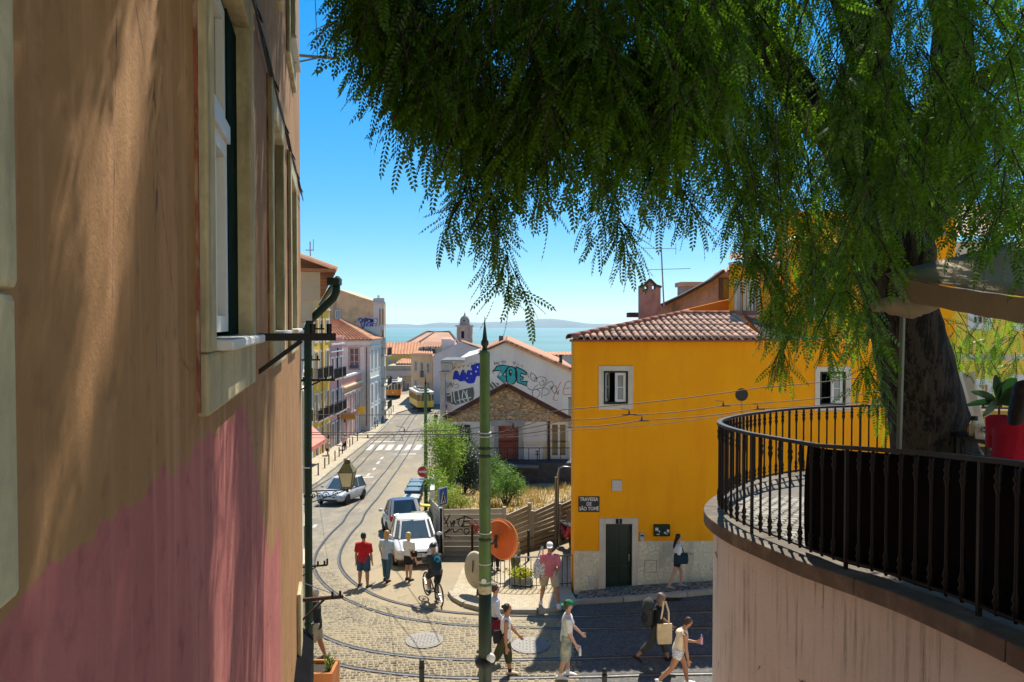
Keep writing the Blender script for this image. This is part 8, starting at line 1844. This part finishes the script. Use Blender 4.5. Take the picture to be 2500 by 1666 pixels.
    # clothes
    if top:
        tm, slv, hem = top; tb = MB(); q = .012
        tb.loft([pel - upd * hem * H, pel + upd * .03 * H, waist, chest, nk - upd * .038 * H, nk - upd * .002 * H], [(.105 * H * B, .078 * H * B), (.103 * H * B, .077 * H * B), (.093 * H * B, .07 * H * B), (.106 * H * B, .074 * H * B), (.088 * H, .062 * H), (.04 * H, .042 * H)], 14, side=S)
        if slv > 0:
            for sd in (1, -1):
                sh, el, wr, fa = A[sd]; inn = sh + Vector((0, -sd * .04 * H, -.004 * H))
                if slv <= .5: pts = [inn, sh, sh.lerp(el, slv * 2)]; rr = [.042 * H, .045 * H * B, .042 * H * B]
                else: pts = [inn, sh, el, el.lerp(wr, (slv - .5) * 2)]; rr = [.042 * H, .044 * H * B, .033 * H * B, .027 * H]
                tb.loft(pts, rr, 10)
        to = tb.build('top', tm, t, smooth=True); remesh(to, vox)
    if bottom:
        bm_, frac, sty = bottom; bb = MB(); bb.loft([pel - upd * .055 * H, pel, waist - upd * .01 * H], [(.09 * H * B, .07 * H * B), (.104 * H * B, .077 * H * B), (.09 * H * B, .066 * H * B)], 14, side=S)
        if sty == 'skirt':
            l0 = pel; kk = (J[1][1] + J[-1][1]) / 2 + off; bb.loft([pel, pel.lerp(kk, .45), pel.lerp(kk, frac * 2)], [(.102 * H, .078 * H), (.11 * H, .095 * H), (.118 * H, .11 * H)], 14, side=S)
        else:
            wide = {'slim': 1.0, 'loose': 1.3, 'shorts': 1.12}[sty]
            for sd in (1, -1):
                hip, kn, an, fd, up_ = J[sd]; hip, kn, an = hip + off, kn + off, an + off
                if frac <= .5: pts = [hip + Vector((0, 0, .035 * H)), hip.lerp(kn, .3), hip.lerp(kn, frac * 2)]; rr = [.062 * H * B, .06 * H * B * (1 + (wide - 1) * .5), .053 * H * B * wide]
                else: pts = [hip + Vector((0, 0, .035 * H)), hip.lerp(kn, .4), kn, kn.lerp(an, (frac - .5) * 2 * .96)]; rr = [.062 * H * B, .058 * H * B * (1 + (wide - 1) * .5), .045 * H * B * wide, .036 * H * B * wide]
                bb.loft(pts, rr, 10)
        bo = bb.build('bottoms', bm_, t, smooth=True); remesh(bo, vox)
    for sd in (1, -1):
        hip, kn, an, fd, up_ = J[sd]; an = an + off; kn = kn + off; sb_ = MB()
        sb_.loft([an - fd * .045 * H - up_ * .02 * H, an - fd * .02 * H - up_ * .008 * H, an + fd * .04 * H - up_ * .012 * H, an + fd * .095 * H - up_ * .022 * H, an + fd * .115 * H - up_ * .028 * H], [(.022 * H, .018 * H), (.029 * H, .028 * H), (.032 * H, .024 * H), (.03 * H, .016 * H), (.014 * H, .008 * H)], 10, side=S)
        sh_ = sb_.build('shoe', mat('shoe_%d_%d_%d' % tuple(int(x * 999) for x in shoes), shoes, .7, .1, 5, .1), t, smooth=True)
        if socks: MB().loft([an - up_ * .005 * H, an.lerp(kn, .22)], [.026 * H, .027 * H], 10).build('sock', mat('sock_%d' % int(socks[0] * 999), socks, .9), t)
    T = Matrix.Translation((loc[0], loc[1], z0)) @ Matrix.Rotation(rz, 4, 'Z')
    W = lambda p: T @ p
    info = dict(t=t, W=W, T=T, hand={k: W(p) for k, p in hands.items()}, A=A, hc=hc, face=face, up=hd_up, nk=nk, chest=chest, pel=pel, upd=upd, H=H, sdv=sdv)
    return info
def put_cap(i, c, peak=1, back=False):
    m = mat('cap_%d_%d_%d' % tuple(int(x * 999) for x in c), c, .9, .1, 6, .3); H = i['H']; hc, up_, face, sdv = i['hc'], i['up'], i['face'], i['sdv']; mb = MB()
    mb.loft([hc + up_ * .018 * H, hc + up_ * .045 * H, hc + up_ * .068 * H, hc + up_ * .08 * H], [(.052 * H, .062 * H), (.051 * H, .060 * H), (.036 * H, .042 * H), (.01 * H, .01 * H)], 14, side=sdv)
    if peak: d = -face if back else face; mb.loft([hc + up_ * .02 * H + d * .04 * H, hc + up_ * .014 * H + d * .085 * H, hc + up_ * .006 * H + d * .105 * H], [(.046 * H, .008 * H), (.042 * H, .005 * H), (.02 * H, .003 * H)], 10, side=sdv)
    mb.build('cap', m, i['t'], smooth=True)
def put_glasses(i):
    H = i['H']; mb = MB()
    for sg in (-1, 1): mb.ball(i['hc'] + i['up'] * .004 * H + i['face'] * .052 * H + i['sdv'] * sg * .02 * H, (.012 * H, .016 * H, .012 * H), 8, 5)
    mb.bar(i['hc'] + i['up'] * .008 * H + i['face'] * .055 * H - i['sdv'] * .02 * H, i['hc'] + i['up'] * .008 * H + i['face'] * .055 * H + i['sdv'] * .02 * H, .006); mb.build('sunglasses', dark, i['t'], smooth=True)
def strap(i, mb, a, c, w=.03):
    pts = [i['W'](Vector(a).lerp(Vector(c), q) + Vector((.13 * math.sin(math.pi * q) * .0, 0, .05 * math.sin(math.pi * q)))) for q in np.linspace(0, 1, 6)]
    return mb.loft(pts, [(w / 2, .006)] * 6, 6)
def bagmesh(c, h, rz=0, top=.8):
    mb = MB(); M = Matrix.Translation(c) @ Matrix.Rotation(rz, 4, 'Z'); V = [M @ Vector((sx * h[0] * k, sy * h[1] * k2, zz)) for zz, k, k2 in ((-h[2], .9, .9), (-h[2] * .5, 1, 1), (h[2] * .4, 1, .8), (h[2], top, .4)) for sx, sy in ((-1, -1), (1, -1), (1, 1), (-1, 1))]
    return mb.add(V, [(k * 4 + j, k * 4 + (j + 1) % 4, k * 4 + 4 + (j + 1) % 4, k * 4 + 4 + j) for k in range(3) for j in range(4)] + [(0, 3, 2, 1), (12, 13, 14, 15)])
def bottle(label, at, m, tilt=0.0):
    t = thing('water_bottle', label, 'bottle', at); MB().lathe([(.028, -.09), (.032, -.08), (.032, .03), (.026, .06), (.013, .085), (.013, .1)], at, 12).build('body', m, t, smooth=True); MB().lathe([(.016, .1), (.016, .12), (0, .121)], at, 10).build('cap', mat('cap_blue', (.05, .2, .5), .5), t); return t
blk_c = cloth('cloth_black', (.016, .016, .018)); wht_c = cloth('cloth_white', (.72, .70, .66), .06); 
# --- group of three beside the parked cars
i1 = person('man in a red T-shirt and blue denim shorts seen from behind', G(888, 1434)[:2], R(80), 1.76, 1, ((3, 2), (-3, 2)), ((-4, 9, 8), (2, 9, 10)), spread=.06, skin='tan', hair=('short', (.02, .014, .01)), top=(cloth('cloth_red', (.42, .008, .014)), .42, .055), bottom=(cloth('denim', (.035, .075, .14), .35), .46, 'shorts'), shoes=(.03, .03, .03), build=1.08)
i2 = person('blonde woman in a pale blue top and blue jeans walking beside the man in red', G(944, 1420)[:2], R(70), 1.68, 3, ((6, 3), (-5, 6)), ((12, 22, 20), (6, 8, 10)), head=(-15, 10), hair=('bob', (.50, .29, .08)), top=(cloth('cloth_paleblue', (.38, .50, .55)), .4, .075), bottom=(cloth('jeans', (.05, .115, .17), .3), .94, 'slim'), shoes=(.04, .03, .03), build=1.06)
i3 = person('blonde girl in a white shirt and short black skirt beside the white car', G(998, 1418)[:2], R(60), 1.62, 1, ((3, 2), (-2, 2)), ((10, 10, 30), (0, 8, 15)), hair=('bob', (.55, .40, .18)), top=(wht_c, .35, .05), bottom=(blk_c, .36, 'skirt'), shoes=(.02, .02, .02))
w = i3['W'](i3['pel'] + Vector((.02, -.2, .06))); b_ = thing('waist_bag', 'small black shoulder bag on the girl in the white shirt', 'bag', w); bagmesh(w, (.11, .05, .09)).build('pouch', blk_c, b_); mb = MB(); strap(i3, mb, i3['pel'] + Vector((-.09, -.16, .1)), i3['nk'] + Vector((-.07, .08, -.03)), .02); mb.build('strap', blk_c, b_)
# --- cyclist
cb, cf = G(1077, 1474), G(1037, 1462); hd = math.atan2(cf.y - cb.y + .55, cf.x - cb.x); mid = (cb + cf) / 2; mid.z = zg(mid.x, mid.y)
BK = thing('bicycle', 'black mountain bicycle ridden away from the camera by the helmeted cyclist', 'bicycle', mid, hd)
for x in (-.52, .52):
    pts = [(x + .33 * math.cos(q), 0, .345 + .33 * math.sin(q)) for q in np.linspace(0, 2 * math.pi, 33)]; wo = MB().loft(pts, [.024] * 33, 8, cap=False, side=(0, 1, 0)).build('wheel', rubber, BK, smooth=True); mb = MB()
    for q in np.linspace(0, math.pi, 9)[:-1]: mb.bar((x + .31 * math.cos(q), 0, .345 + .31 * math.sin(q)), (x - .31 * math.cos(q), 0, .345 - .31 * math.sin(q)), .006)
    mb.cyl((x, -.05, .345), (x, .05, .345), .03, 8); mb.build('spokes', steel, wo)
fm = mat('bike_black', (.02, .02, .022), .4, .1, 3, 0); mb = MB()
for a, c in (((-.52, 0, .345), (-.15, 0, .33)), ((-.15, 0, .33), (-.28, 0, .82)), ((-.28, 0, .76), (.36, 0, .84)), ((-.15, 0, .33), (.38, 0, .74)), ((-.52, 0, .345), (-.27, 0, .76)), ((.36, 0, .88), (.52, 0, .345))): mb.cyl(a, c, .02, 8)
mb.build('frame', fm, BK); MB().loft([(-.4, 0, .86), (-.25, 0, .87), (-.1, 0, .86)], [(.07, .02), (.06, .025), (.02, .02)], 8, side=(0, 1, 0)).build('saddle', rubber, BK); mb = MB(); mb.cyl((.36, 0, .86), (.38, 0, 1.0), .02, 8); mb.bar((.4, -.32, 1.0), (.4, .32, 1.0), .03); mb.build('handlebar', fm, BK); mb = MB(); mb.cyl((-.15, -.1, .33), (-.15, .1, .33), .02, 8); mb.bar((-.15, -.1, .33), (-.05, -.1, .19), .025); mb.bar((-.15, .1, .33), (-.25, .1, .47), .025); mb.bar((-.1, -.19, .19), (-.0, -.1, .19), .05, .02); mb.bar((-.3, .19, .47), (-.2, .1, .47), .05, .02); mb.build('cranks', steel, BK)
pz = Matrix.Translation(mid) @ Matrix.Rotation(hd, 4, 'Z') @ Vector((-.27, 0, 0))
ic = person('cyclist in a dark grey T-shirt and helmet riding away from the camera', (pz.x, pz.y, mid.z), hd, 1.78, 24, ((62, 72), (28, 42)), ((52, 16, 14), (52, 16, 14)), skin='fair', hair=('none', (0, 0, 0)), top=(cloth('cloth_darkgrey', (.05, .055, .055)), .42, .05), bottom=(blk_c, .48, 'shorts'), shoes=(.03, .03, .03), socks=(.6, .6, .58), hipz=.93)
hm = MB(); H = ic['H']; hm.loft([ic['hc'] + ic['up'] * .01 * H, ic['hc'] + ic['up'] * .05 * H, ic['hc'] + ic['up'] * .085 * H], [(.058 * H, .072 * H), (.055 * H, .068 * H), (.02 * H, .03 * H)], 14, side=ic['sdv']); hm.build('helmet', mat('helmet_black', (.015, .015, .016), .3, .1, 3, 0), ic['t'], smooth=True)
bk_c = ic['W'](ic['chest'] + Vector((-.17, 0, -.02))); rb = thing('cyclist_backpack', 'dark backpack with a bright teal swirl on the cyclist', 'backpack', bk_c); T_ = Matrix.Translation(bk_c) @ Matrix.Rotation(hd, 4, 'Z') @ Matrix.Rotation(R(24), 4, 'Y')
mb = MB(); tmp = MB().loft([(0, 0, -.24), (-.02, 0, -.2), (-.03, 0, 0), (-.01, 0, .18), (.02, 0, .24)], [(.1, .05), (.14, .09), (.15, .1), (.13, .08), (.06, .04)], 12, side=(0, 1, 0)); mb.add([T_ @ Vector(q) for q in tmp.v], tmp.f); mb.build('sack', cloth('cloth_navy', (.012, .03, .045)), rb, smooth=True)
mb = MB(); pts = [T_ @ Vector((-.145 + .02 * abs(q - 3) / 3, (.09 - .012 * q) * math.cos(q), .02 + (.11 - .012 * q) * math.sin(q))) for q in np.linspace(0, 6.5, 30)]; mb.loft(pts, [(.022, .012)] * 30, 6); mb.build('swirl', cloth('cloth_teal', (.02, .28, .38)), rb)
# --- man in pink on the island
im = person('man in a pink T-shirt, white cap and beige shorts facing the camera', G(1342, 1478, .12)[:2], R(-95), 1.83, 1, ((8, 3), (-6, 6)), ((12, 14, 62), (4, 10, 12)), spread=.17, dz=.12, skin='tan', hair=('short', (.05, .03, .02)), top=(cloth('cloth_pink', (.58, .17, .20)), .42, .055), bottom=(cloth('cloth_beige', (.46, .37, .25)), .44, 'shorts'), shoes=(.75, .73, .7), build=1.08); put_cap(im, (.75, .72, .68)); put_glasses(im)
w = im['W'](im['pel'] + Vector((.06, -.24, .1)))
def patterned(name, a, c, sc):
    m, nt, b = new_mat(name); vo = nd(nt, 'ShaderNodeTexVoronoi', {'Vector': coords(nt), 'Scale': sc}); f = ramp(nt, vo.outputs[0], .32, .4); nt.links.new(mix(nt, f, a, c), b.inputs['Base Color']); b.inputs['Roughness'].default_value = .9; return m
w = im['W'](im['pel'] + Vector((.05, .27, .12))); w2 = im['W'](im['pel'] + Vector((.05, -.27, .12))); w = w if w.x < w2.x else w2
b_ = thing('spotted_bag', 'black and white spotted tote bag over the arm of the man in pink', 'bag', w); bagmesh(w, (.19, .07, .27), 0, .55).build('sack', patterned('spotted_cloth', (.03, .03, .03), (.68, .66, .6), 30), b_); mb = MB(); hn = w + Vector((.06, 0, .62)); mb.loft([w + Vector((-.08, 0, .25)), w + Vector((0, -.02, .5)), hn], [(.02, .006)] * 3, 6); mb.loft([w + Vector((.08, 0, .25)), w + Vector((.08, -.02, .5)), hn], [(.02, .006)] * 3, 6); mb.build('handles', off_white, b_)
# --- walkers across the foreground, all heading right
RT = 0.02
cur = person('curly haired person in a white shirt half hidden by the green pole', (gx(1206, 17.7), 17.7), RT, 1.75, 3, ((16, 6), (-16, 14)), ((-20, 6, 15), (15, 6, 25)), hair=('curly', (.06, .03, .015)), top=(cloth('cloth_paleshirt', (.55, .57, .62)), .9, .06), bottom=(cloth('cloth_maroonish', (.02, .02, .03)), .95, 'slim'), shoes=(.05, .05, .05))
w = cur['W'](cur['pel'] + Vector((.12, -.18, -.12))); b_ = thing('maroon_bag', 'dark red bag carried by the curly haired person behind the pole', 'bag', w); bagmesh(w, (.17, .06, .14), .3).build('sack', cloth('cloth_maroon', (.16, .01, .02)), b_); mb = MB(); strap(cur, mb, cur['pel'] + Vector((.1, -.15, 0)), cur['nk'] + Vector((0, .05, -.02)), .02); mb.build('strap', blk_c, b_)
tk = person('person with dark bun in a white vest and olive trousers striding right', (gx(1232, 16.55), 16.55), RT, 1.70, 5, ((10, 3), (-26, 30)), ((24, 6, 18), (-4, 4, 8)), head=(0, 4), skin='tan', hair=('bun', (.025, .015, .01)), top=(wht_c, 0, .035), bottom=(cloth('cloth_olive', (.045, .05, .02)), .74, 'loose'), shoes=(.50, .42, .30), socks=(.02, .02, .02))
mb = MB(); 
for s_, e_ in (((.10, 0), (.102, .0)),): pass
w = tk['W'](tk['pel'] + Vector((-.16, -.1, .08))); b_ = thing('sling_bag', 'black sling bag on the back of the person in the white vest', 'bag', w); bagmesh(w, (.1, .06, .14), .2).build('sack', blk_c, b_); mb = MB(); T2 = tk['W']; H = tk['H']; pts = [tk['pel'] + Vector((-.1, -.17, .05)), tk['chest'] + Vector((.05, -.15, -.05)), tk['nk'] + Vector((.06, .02, -.05)), tk['nk'] + Vector((-.02, .09, -.03))]; mb.loft([T2(p) for p in pts], [(.02, .008)] * 4, 6); mb.build('strap', blk_c, b_)
m_st, nt, b = new_mat('dyed_denim'); f = noise(nt, coords(nt), 4, 4); nt.links.new(mix(nt, ramp(nt, f, .42, .62), (.40, .40, .30), (.10, .16, .15)), b.inputs['Base Color']); b.inputs['Roughness'].default_value = .9
m_sh, nt, b = new_mat('dyed_shirt'); f = noise(nt, coords(nt), 5, 3); nt.links.new(mix(nt, ramp(nt, f, .45, .6), (.68, .60, .56), (.36, .50, .46)), b.inputs['Base Color']); b.inputs['Roughness'].default_value = .9
gc = person('person in a green cap, pale tie dyed shirt and knee length denim shorts', (gx(1384, 16.5), 16.5), RT, 1.80, 4, ((4, 2), (-6, 10)), ((24, 7, 22), (4, 6, 26)), head=(0, 0), hair=('under_cap', (.05, .03, .02)), top=(m_sh, .45, .05), bottom=(m_st, .60, 'loose'), shoes=(.7, .68, .64), socks=(.7, .68, .66)); put_cap(gc, (.01, .16, .05), 1, True)
bottle('clear water bottle held by the person in the green cap', gc['hand'][-1] + Vector((.05, -.03, -.06)), glassy('clear_bottle', (.6, .65, .68), .1, .7, .75))
wa = person('long haired woman in navy shorts walking past the stone plinth', (G(1666, 1453, .12).x, 21.45), 0.05, 1.63, 3, ((22, 24), (-18, 4)), ((24, 6, 62), (-12, 6, 84)), head=(0, 2), dz=.12, hair=('long', (.012, .009, .008)), top=(wht_c, .38, .03), bottom=(cloth('cloth_navyshort', (.014, .018, .03)), .22, 'shorts'), shoes=(.25, .25, .24), skin='fair')
w = wa['W'](wa['pel'] + Vector((.05, -.2, .1))); b_ = thing('tote_bag', 'dark teal tote bag on the shoulder of the long haired woman', 'bag', w); bagmesh(w, (.2, .06, .15), .05, .95).build('sack', cloth('cloth_darkteal', (.012, .03, .04)), b_); mb = MB(); strap(wa, mb, wa['pel'] + Vector((-.06, -.17, .22)), wa['nk'] + Vector((-.02, -.13, -.03)), .03); strap(wa, mb, wa['pel'] + Vector((.14, -.17, .22)), wa['nk'] + Vector((.03, -.13, -.03)), .03); mb.build('strap', blk_c, b_)
bpk = person('woman in black T-shirt and dark skirt striding with bag and backpack', (gx(1607, 17.15), 17.15), RT, 1.72, 8, ((24, 8), (-26, 22)), ((14, 8, 36), (-8, 8, 74)), head=(0, 8), hair=('bob', (.15, .115, .09)), top=(blk_c, .45, .04), bottom=(cloth('cloth_charcoal', (.045, .05, .045)), .82, 'loose'), shoes=(.015, .015, .015), skin='tan')
w = bpk['W'](bpk['chest'] + Vector((-.24, 0, .0))); b_ = thing('backpack', 'large dark grey backpack on the woman striding in black', 'backpack', w); mb = MB(); mb.loft([w + Vector((.02, 0, -.32)), w + Vector((-.02, 0, -.26)), w + Vector((-.03, 0, 0)), w + Vector((.0, 0, .22)), w + Vector((.06, 0, .29))], [(.12, .08), (.17, .14), (.17, .15), (.15, .13), (.07, .07)], 12, side=(0, 1, 0)); mb.build('sack', cloth('cloth_greypack', (.04, .042, .042), .3), b_, smooth=True); mb = MB(); mb.ball(w + Vector((-.10, -.1, -.1)), (.1, .08, .14), 10, 6); mb.build('front_pocket', blk_c, b_, smooth=True); mb = MB(); mb.loft([w + Vector((-.02, -.16, .1)), w + Vector((.16, -.17, .12)), w + Vector((.2, -.16, -.1))], [(.025, .01)] * 3, 6); mb.build('strap', blk_c, b_)
w = bpk['W'](bpk['pel'] + Vector((.12, -.26, -.06))); b_ = thing('canvas_bag', 'cream canvas bag hanging from the arm of the woman with backpack', 'bag', w); crm = cloth('cloth_cream', (.70, .54, .30)); bagmesh(w, (.17, .05, .23), .05, 1.0).build('sack', crm, b_); mb = MB(); tp_ = w + Vector((.0, .08, .72)); mb.loft([w + Vector((-.1, 0, .22)), w + Vector((-.05, 0, .5)), tp_], [(.02, .006)] * 3, 6); mb.loft([w + Vector((.1, 0, .22)), w + Vector((.1, 0, .5)), tp_ + Vector((.04, 0, 0))], [(.02, .006)] * 3, 6); mb.build('handles', crm, b_)
bw_ = thing('mobile_phone', 'dark phone in the hand of the woman with backpack', 'phone', bpk['hand'][-1]); MB().cbox(bpk['hand'][-1] + Vector((.05, 0, .02)), (.07, .035, .006), 0, -.2).build('case', dark, bw_)
ve = person('woman in a cream sleeveless top and speckled shorts leaning forward at the bottom edge', (gx(1660, 16.0), 16.0), RT, 1.62, 16, ((24, 14), (-24, 22)), ((16, 6, 72), (2, 6, 8)), head=(0, 22), skin='tan', hair=('short', (.04, .02, .01)), top=(cloth('cloth_creamtop', (.75, .62, .42)), 0, .02), bottom=(patterned('speckled_cloth', (.12, .16, .24), (.62, .62, .62), 45), .2, 'shorts'), shoes=(.6, .6, .6), build=1.06); put_glasses(ve)
H = ve['H']; MB().loft([ve['nk'] + Vector((-.07, 0, -.02)), ve['nk'] + Vector((-.12, 0, -.06)), ve['chest'] + Vector((-.13, 0, .02))], [(.09, .03), (.11, .045), (.09, .03)], 10, side=(0, 1, 0)).build('hood', cloth('cloth_creamtop', (.75, .62, .42)), ve['t'], smooth=True)
bottle('pink labelled water bottle held out by the woman in cream', ve['hand'][1] + Vector((.04, 0, .05)), glassy('pink_bottle', (.6, .3, .36), .15, .7, .85))
lm_ = person('man in a black shirt and khaki shorts walking behind the green downpipe', (gx(766, 17.3), 17.3), R(190), 1.78, 2, ((12, 10), (-10, 8)), ((10, 8, 60), (-8, 6, 14)), skin='tan', hair=('short', (.35, .30, .26)), top=(blk_c, .45, .06), bottom=(cloth('cloth_khaki', (.34, .31, .22)), .46, 'shorts'), shoes=(.1, .09, .08), build=1.1)
# --- behind the railing
h1 = person('person in a beige top stooping behind the pavement railing', (gx(1258, 24.0), 24.0), R(-110), 1.6, 28, ((10, 10), (-4, 10)), ((30, 6, 30), (35, 6, 20)), head=(0, 20), hair=('short', (.12, .07, .04)), top=(cloth('cloth_sand', (.38, .32, .22)), .5, .06), bottom=(cloth('cloth_moss', (.12, .13, .07)), .95, 'slim'), dz=.12, vox=.018)
h2 = person('dark haired person glimpsed behind the green pole and railing', (gx(1207, 25.0), 25.0), R(-60), 1.7, 2, ((4, 2), (-4, 2)), ((0, 6, 20), (0, 6, 20)), hair=('bob', (.03, .02, .012)), top=(cloth('cloth_tealtop', (.02, .12, .10)), .45, .06), bottom=(blk_c, .95, 'slim'), dz=.12, vox=.018)
p = G(1290, 1440, .12); CR = thing('flower_crate', 'low crate of yellow green plants behind the pavement railing', 'crate', p); MB().box((p.x - .5, p.y + .3, p.z), (p.x + .15, p.y + .7, p.z + .25)).build('box', mat('grey_crate', (.32, .33, .34), .8), CR); c = Vector((p.x - .2, p.y + .5, p.z + .32)); V = []; F = []
for q in range(900):
    a = np.array(c) + rng.normal(size=3) * np.array([.2, .14, .08]); d = rng.normal(size=3) * .05; e = np.cross(d, rng.normal(size=3)); e = e / (np.linalg.norm(e) + 1e-6) * .025; V += [a, a + d * .5 + e, a + d, a + d * .5 - e]; F.append((4 * q, 4 * q + 1, 4 * q + 2, 4 * q + 3))
np_mesh('plants', np.array(V), np.array(F), leaf_mat('lime_leaf', (.4, .42, .03), (.4, .45, .03), .3), CR)
# --- far pavement
def far_person(label, u, v_, rz, H, topc, botc, frac, sty, hairc, **k):
    p = G(u, v_); return person(label, (p.x, p.y), rz, H, 2, ((16, 6), (-14, 8)), ((-14, 8, 12), (14, 8, 14)), hair=hairc, top=(cloth('c_%s' % label[:22], topc), .4, .05), bottom=(cloth('d_%s' % label[:22], botc), frac, sty), vox=.026, dz=.13, fingers=True, **k)
far_person('woman in a pale top and dark skirt walking away on the far pavement', 800, 1121, R(75), 1.66, (.55, .42, .40), (.02, .02, .025), .3, 'skirt', ('short', (.5, .45, .4)))
q = far_person('pedestrian in a white hat and pink T-shirt on the far pavement', 841, 1106, R(80), 1.75, (.60, .42, .45), (.02, .02, .03), .46, 'shorts', ('short', (.1, .08, .06))); put_cap(q, (.7, .7, .68), 0)
far_person('person in an orange shirt and jeans far down the pavement', 894, 1054, R(85), 1.75, (.6, .3, .12), (.12, .2, .22), .95, 'slim', ('short', (.03, .02, .02))); far_person('person all in black far down the pavement', 911, 1050, R(85), 1.78, (.012, .012, .014), (.02, .02, .025), .5, 'shorts', ('short', (.02, .015, .01)))
far_person('dark figure waiting at the kerb beyond the bushes', 1064, 1043, R(-100), 1.75, (.06, .015, .02), (.02, .02, .03), .95, 'slim', ('short', (.02, .015, .01)))
# --- seated guest on the terrace
gst = person('guest in a red top seated on the terrace at the right edge', (gx(2476, 5.9), 5.9, zt_(5.9)), R(35), 1.66, 22, ((82, 84), (80, 82)), ((26, 10, 50), (26, 10, 50)), skin='fair', hair=('long', (.02, .012, .01)), top=(cloth('cloth_crimson', (.45, .008, .03)), .42, .05), bottom=(blk_c, .95, 'slim'), hipz=.80, build=1.1)
cx_, cy_ = gx(2476, 5.9), 5.9; CHR = thing('terrace_chair', 'dark chair under the guest in red on the terrace', 'chair', (cx_, cy_, zt_(5.9)), R(35)); MB().box((-.22, -.22, .64), (.26, .22, .68)).build('seat', black_iron, CHR); MB().box((-.26, -.22, .68), (-.22, .22, .95)).build('backrest', black_iron, CHR)
for a in (-.2, .24):
    for c in (-.2, .2): MB().box((a - .015, c - .015, 0), (a + .015, c + .015, .64)).build('leg', black_iron, CHR)
# ================================================================ AIR
m_air = bpy.data.materials.new('air'); m_air.use_nodes = True; nt = m_air.node_tree; nt.nodes.clear()
pv = nd(nt, 'ShaderNodeVolumePrincipled', {'Color': (.72, .86, 1.0, 1), 'Density': 4.5e-5, 'Anisotropy': .2}); ou = nd(nt, 'ShaderNodeOutputMaterial'); nt.links.new(pv.outputs[0], ou.inputs['Volume'])
hz_ = MB().box((-14500, -70, -58), (14500, 14500, 75)).build('haze', m_air); hz_['kind'] = 'stuff'
scene.cycles.volume_bounces = 1
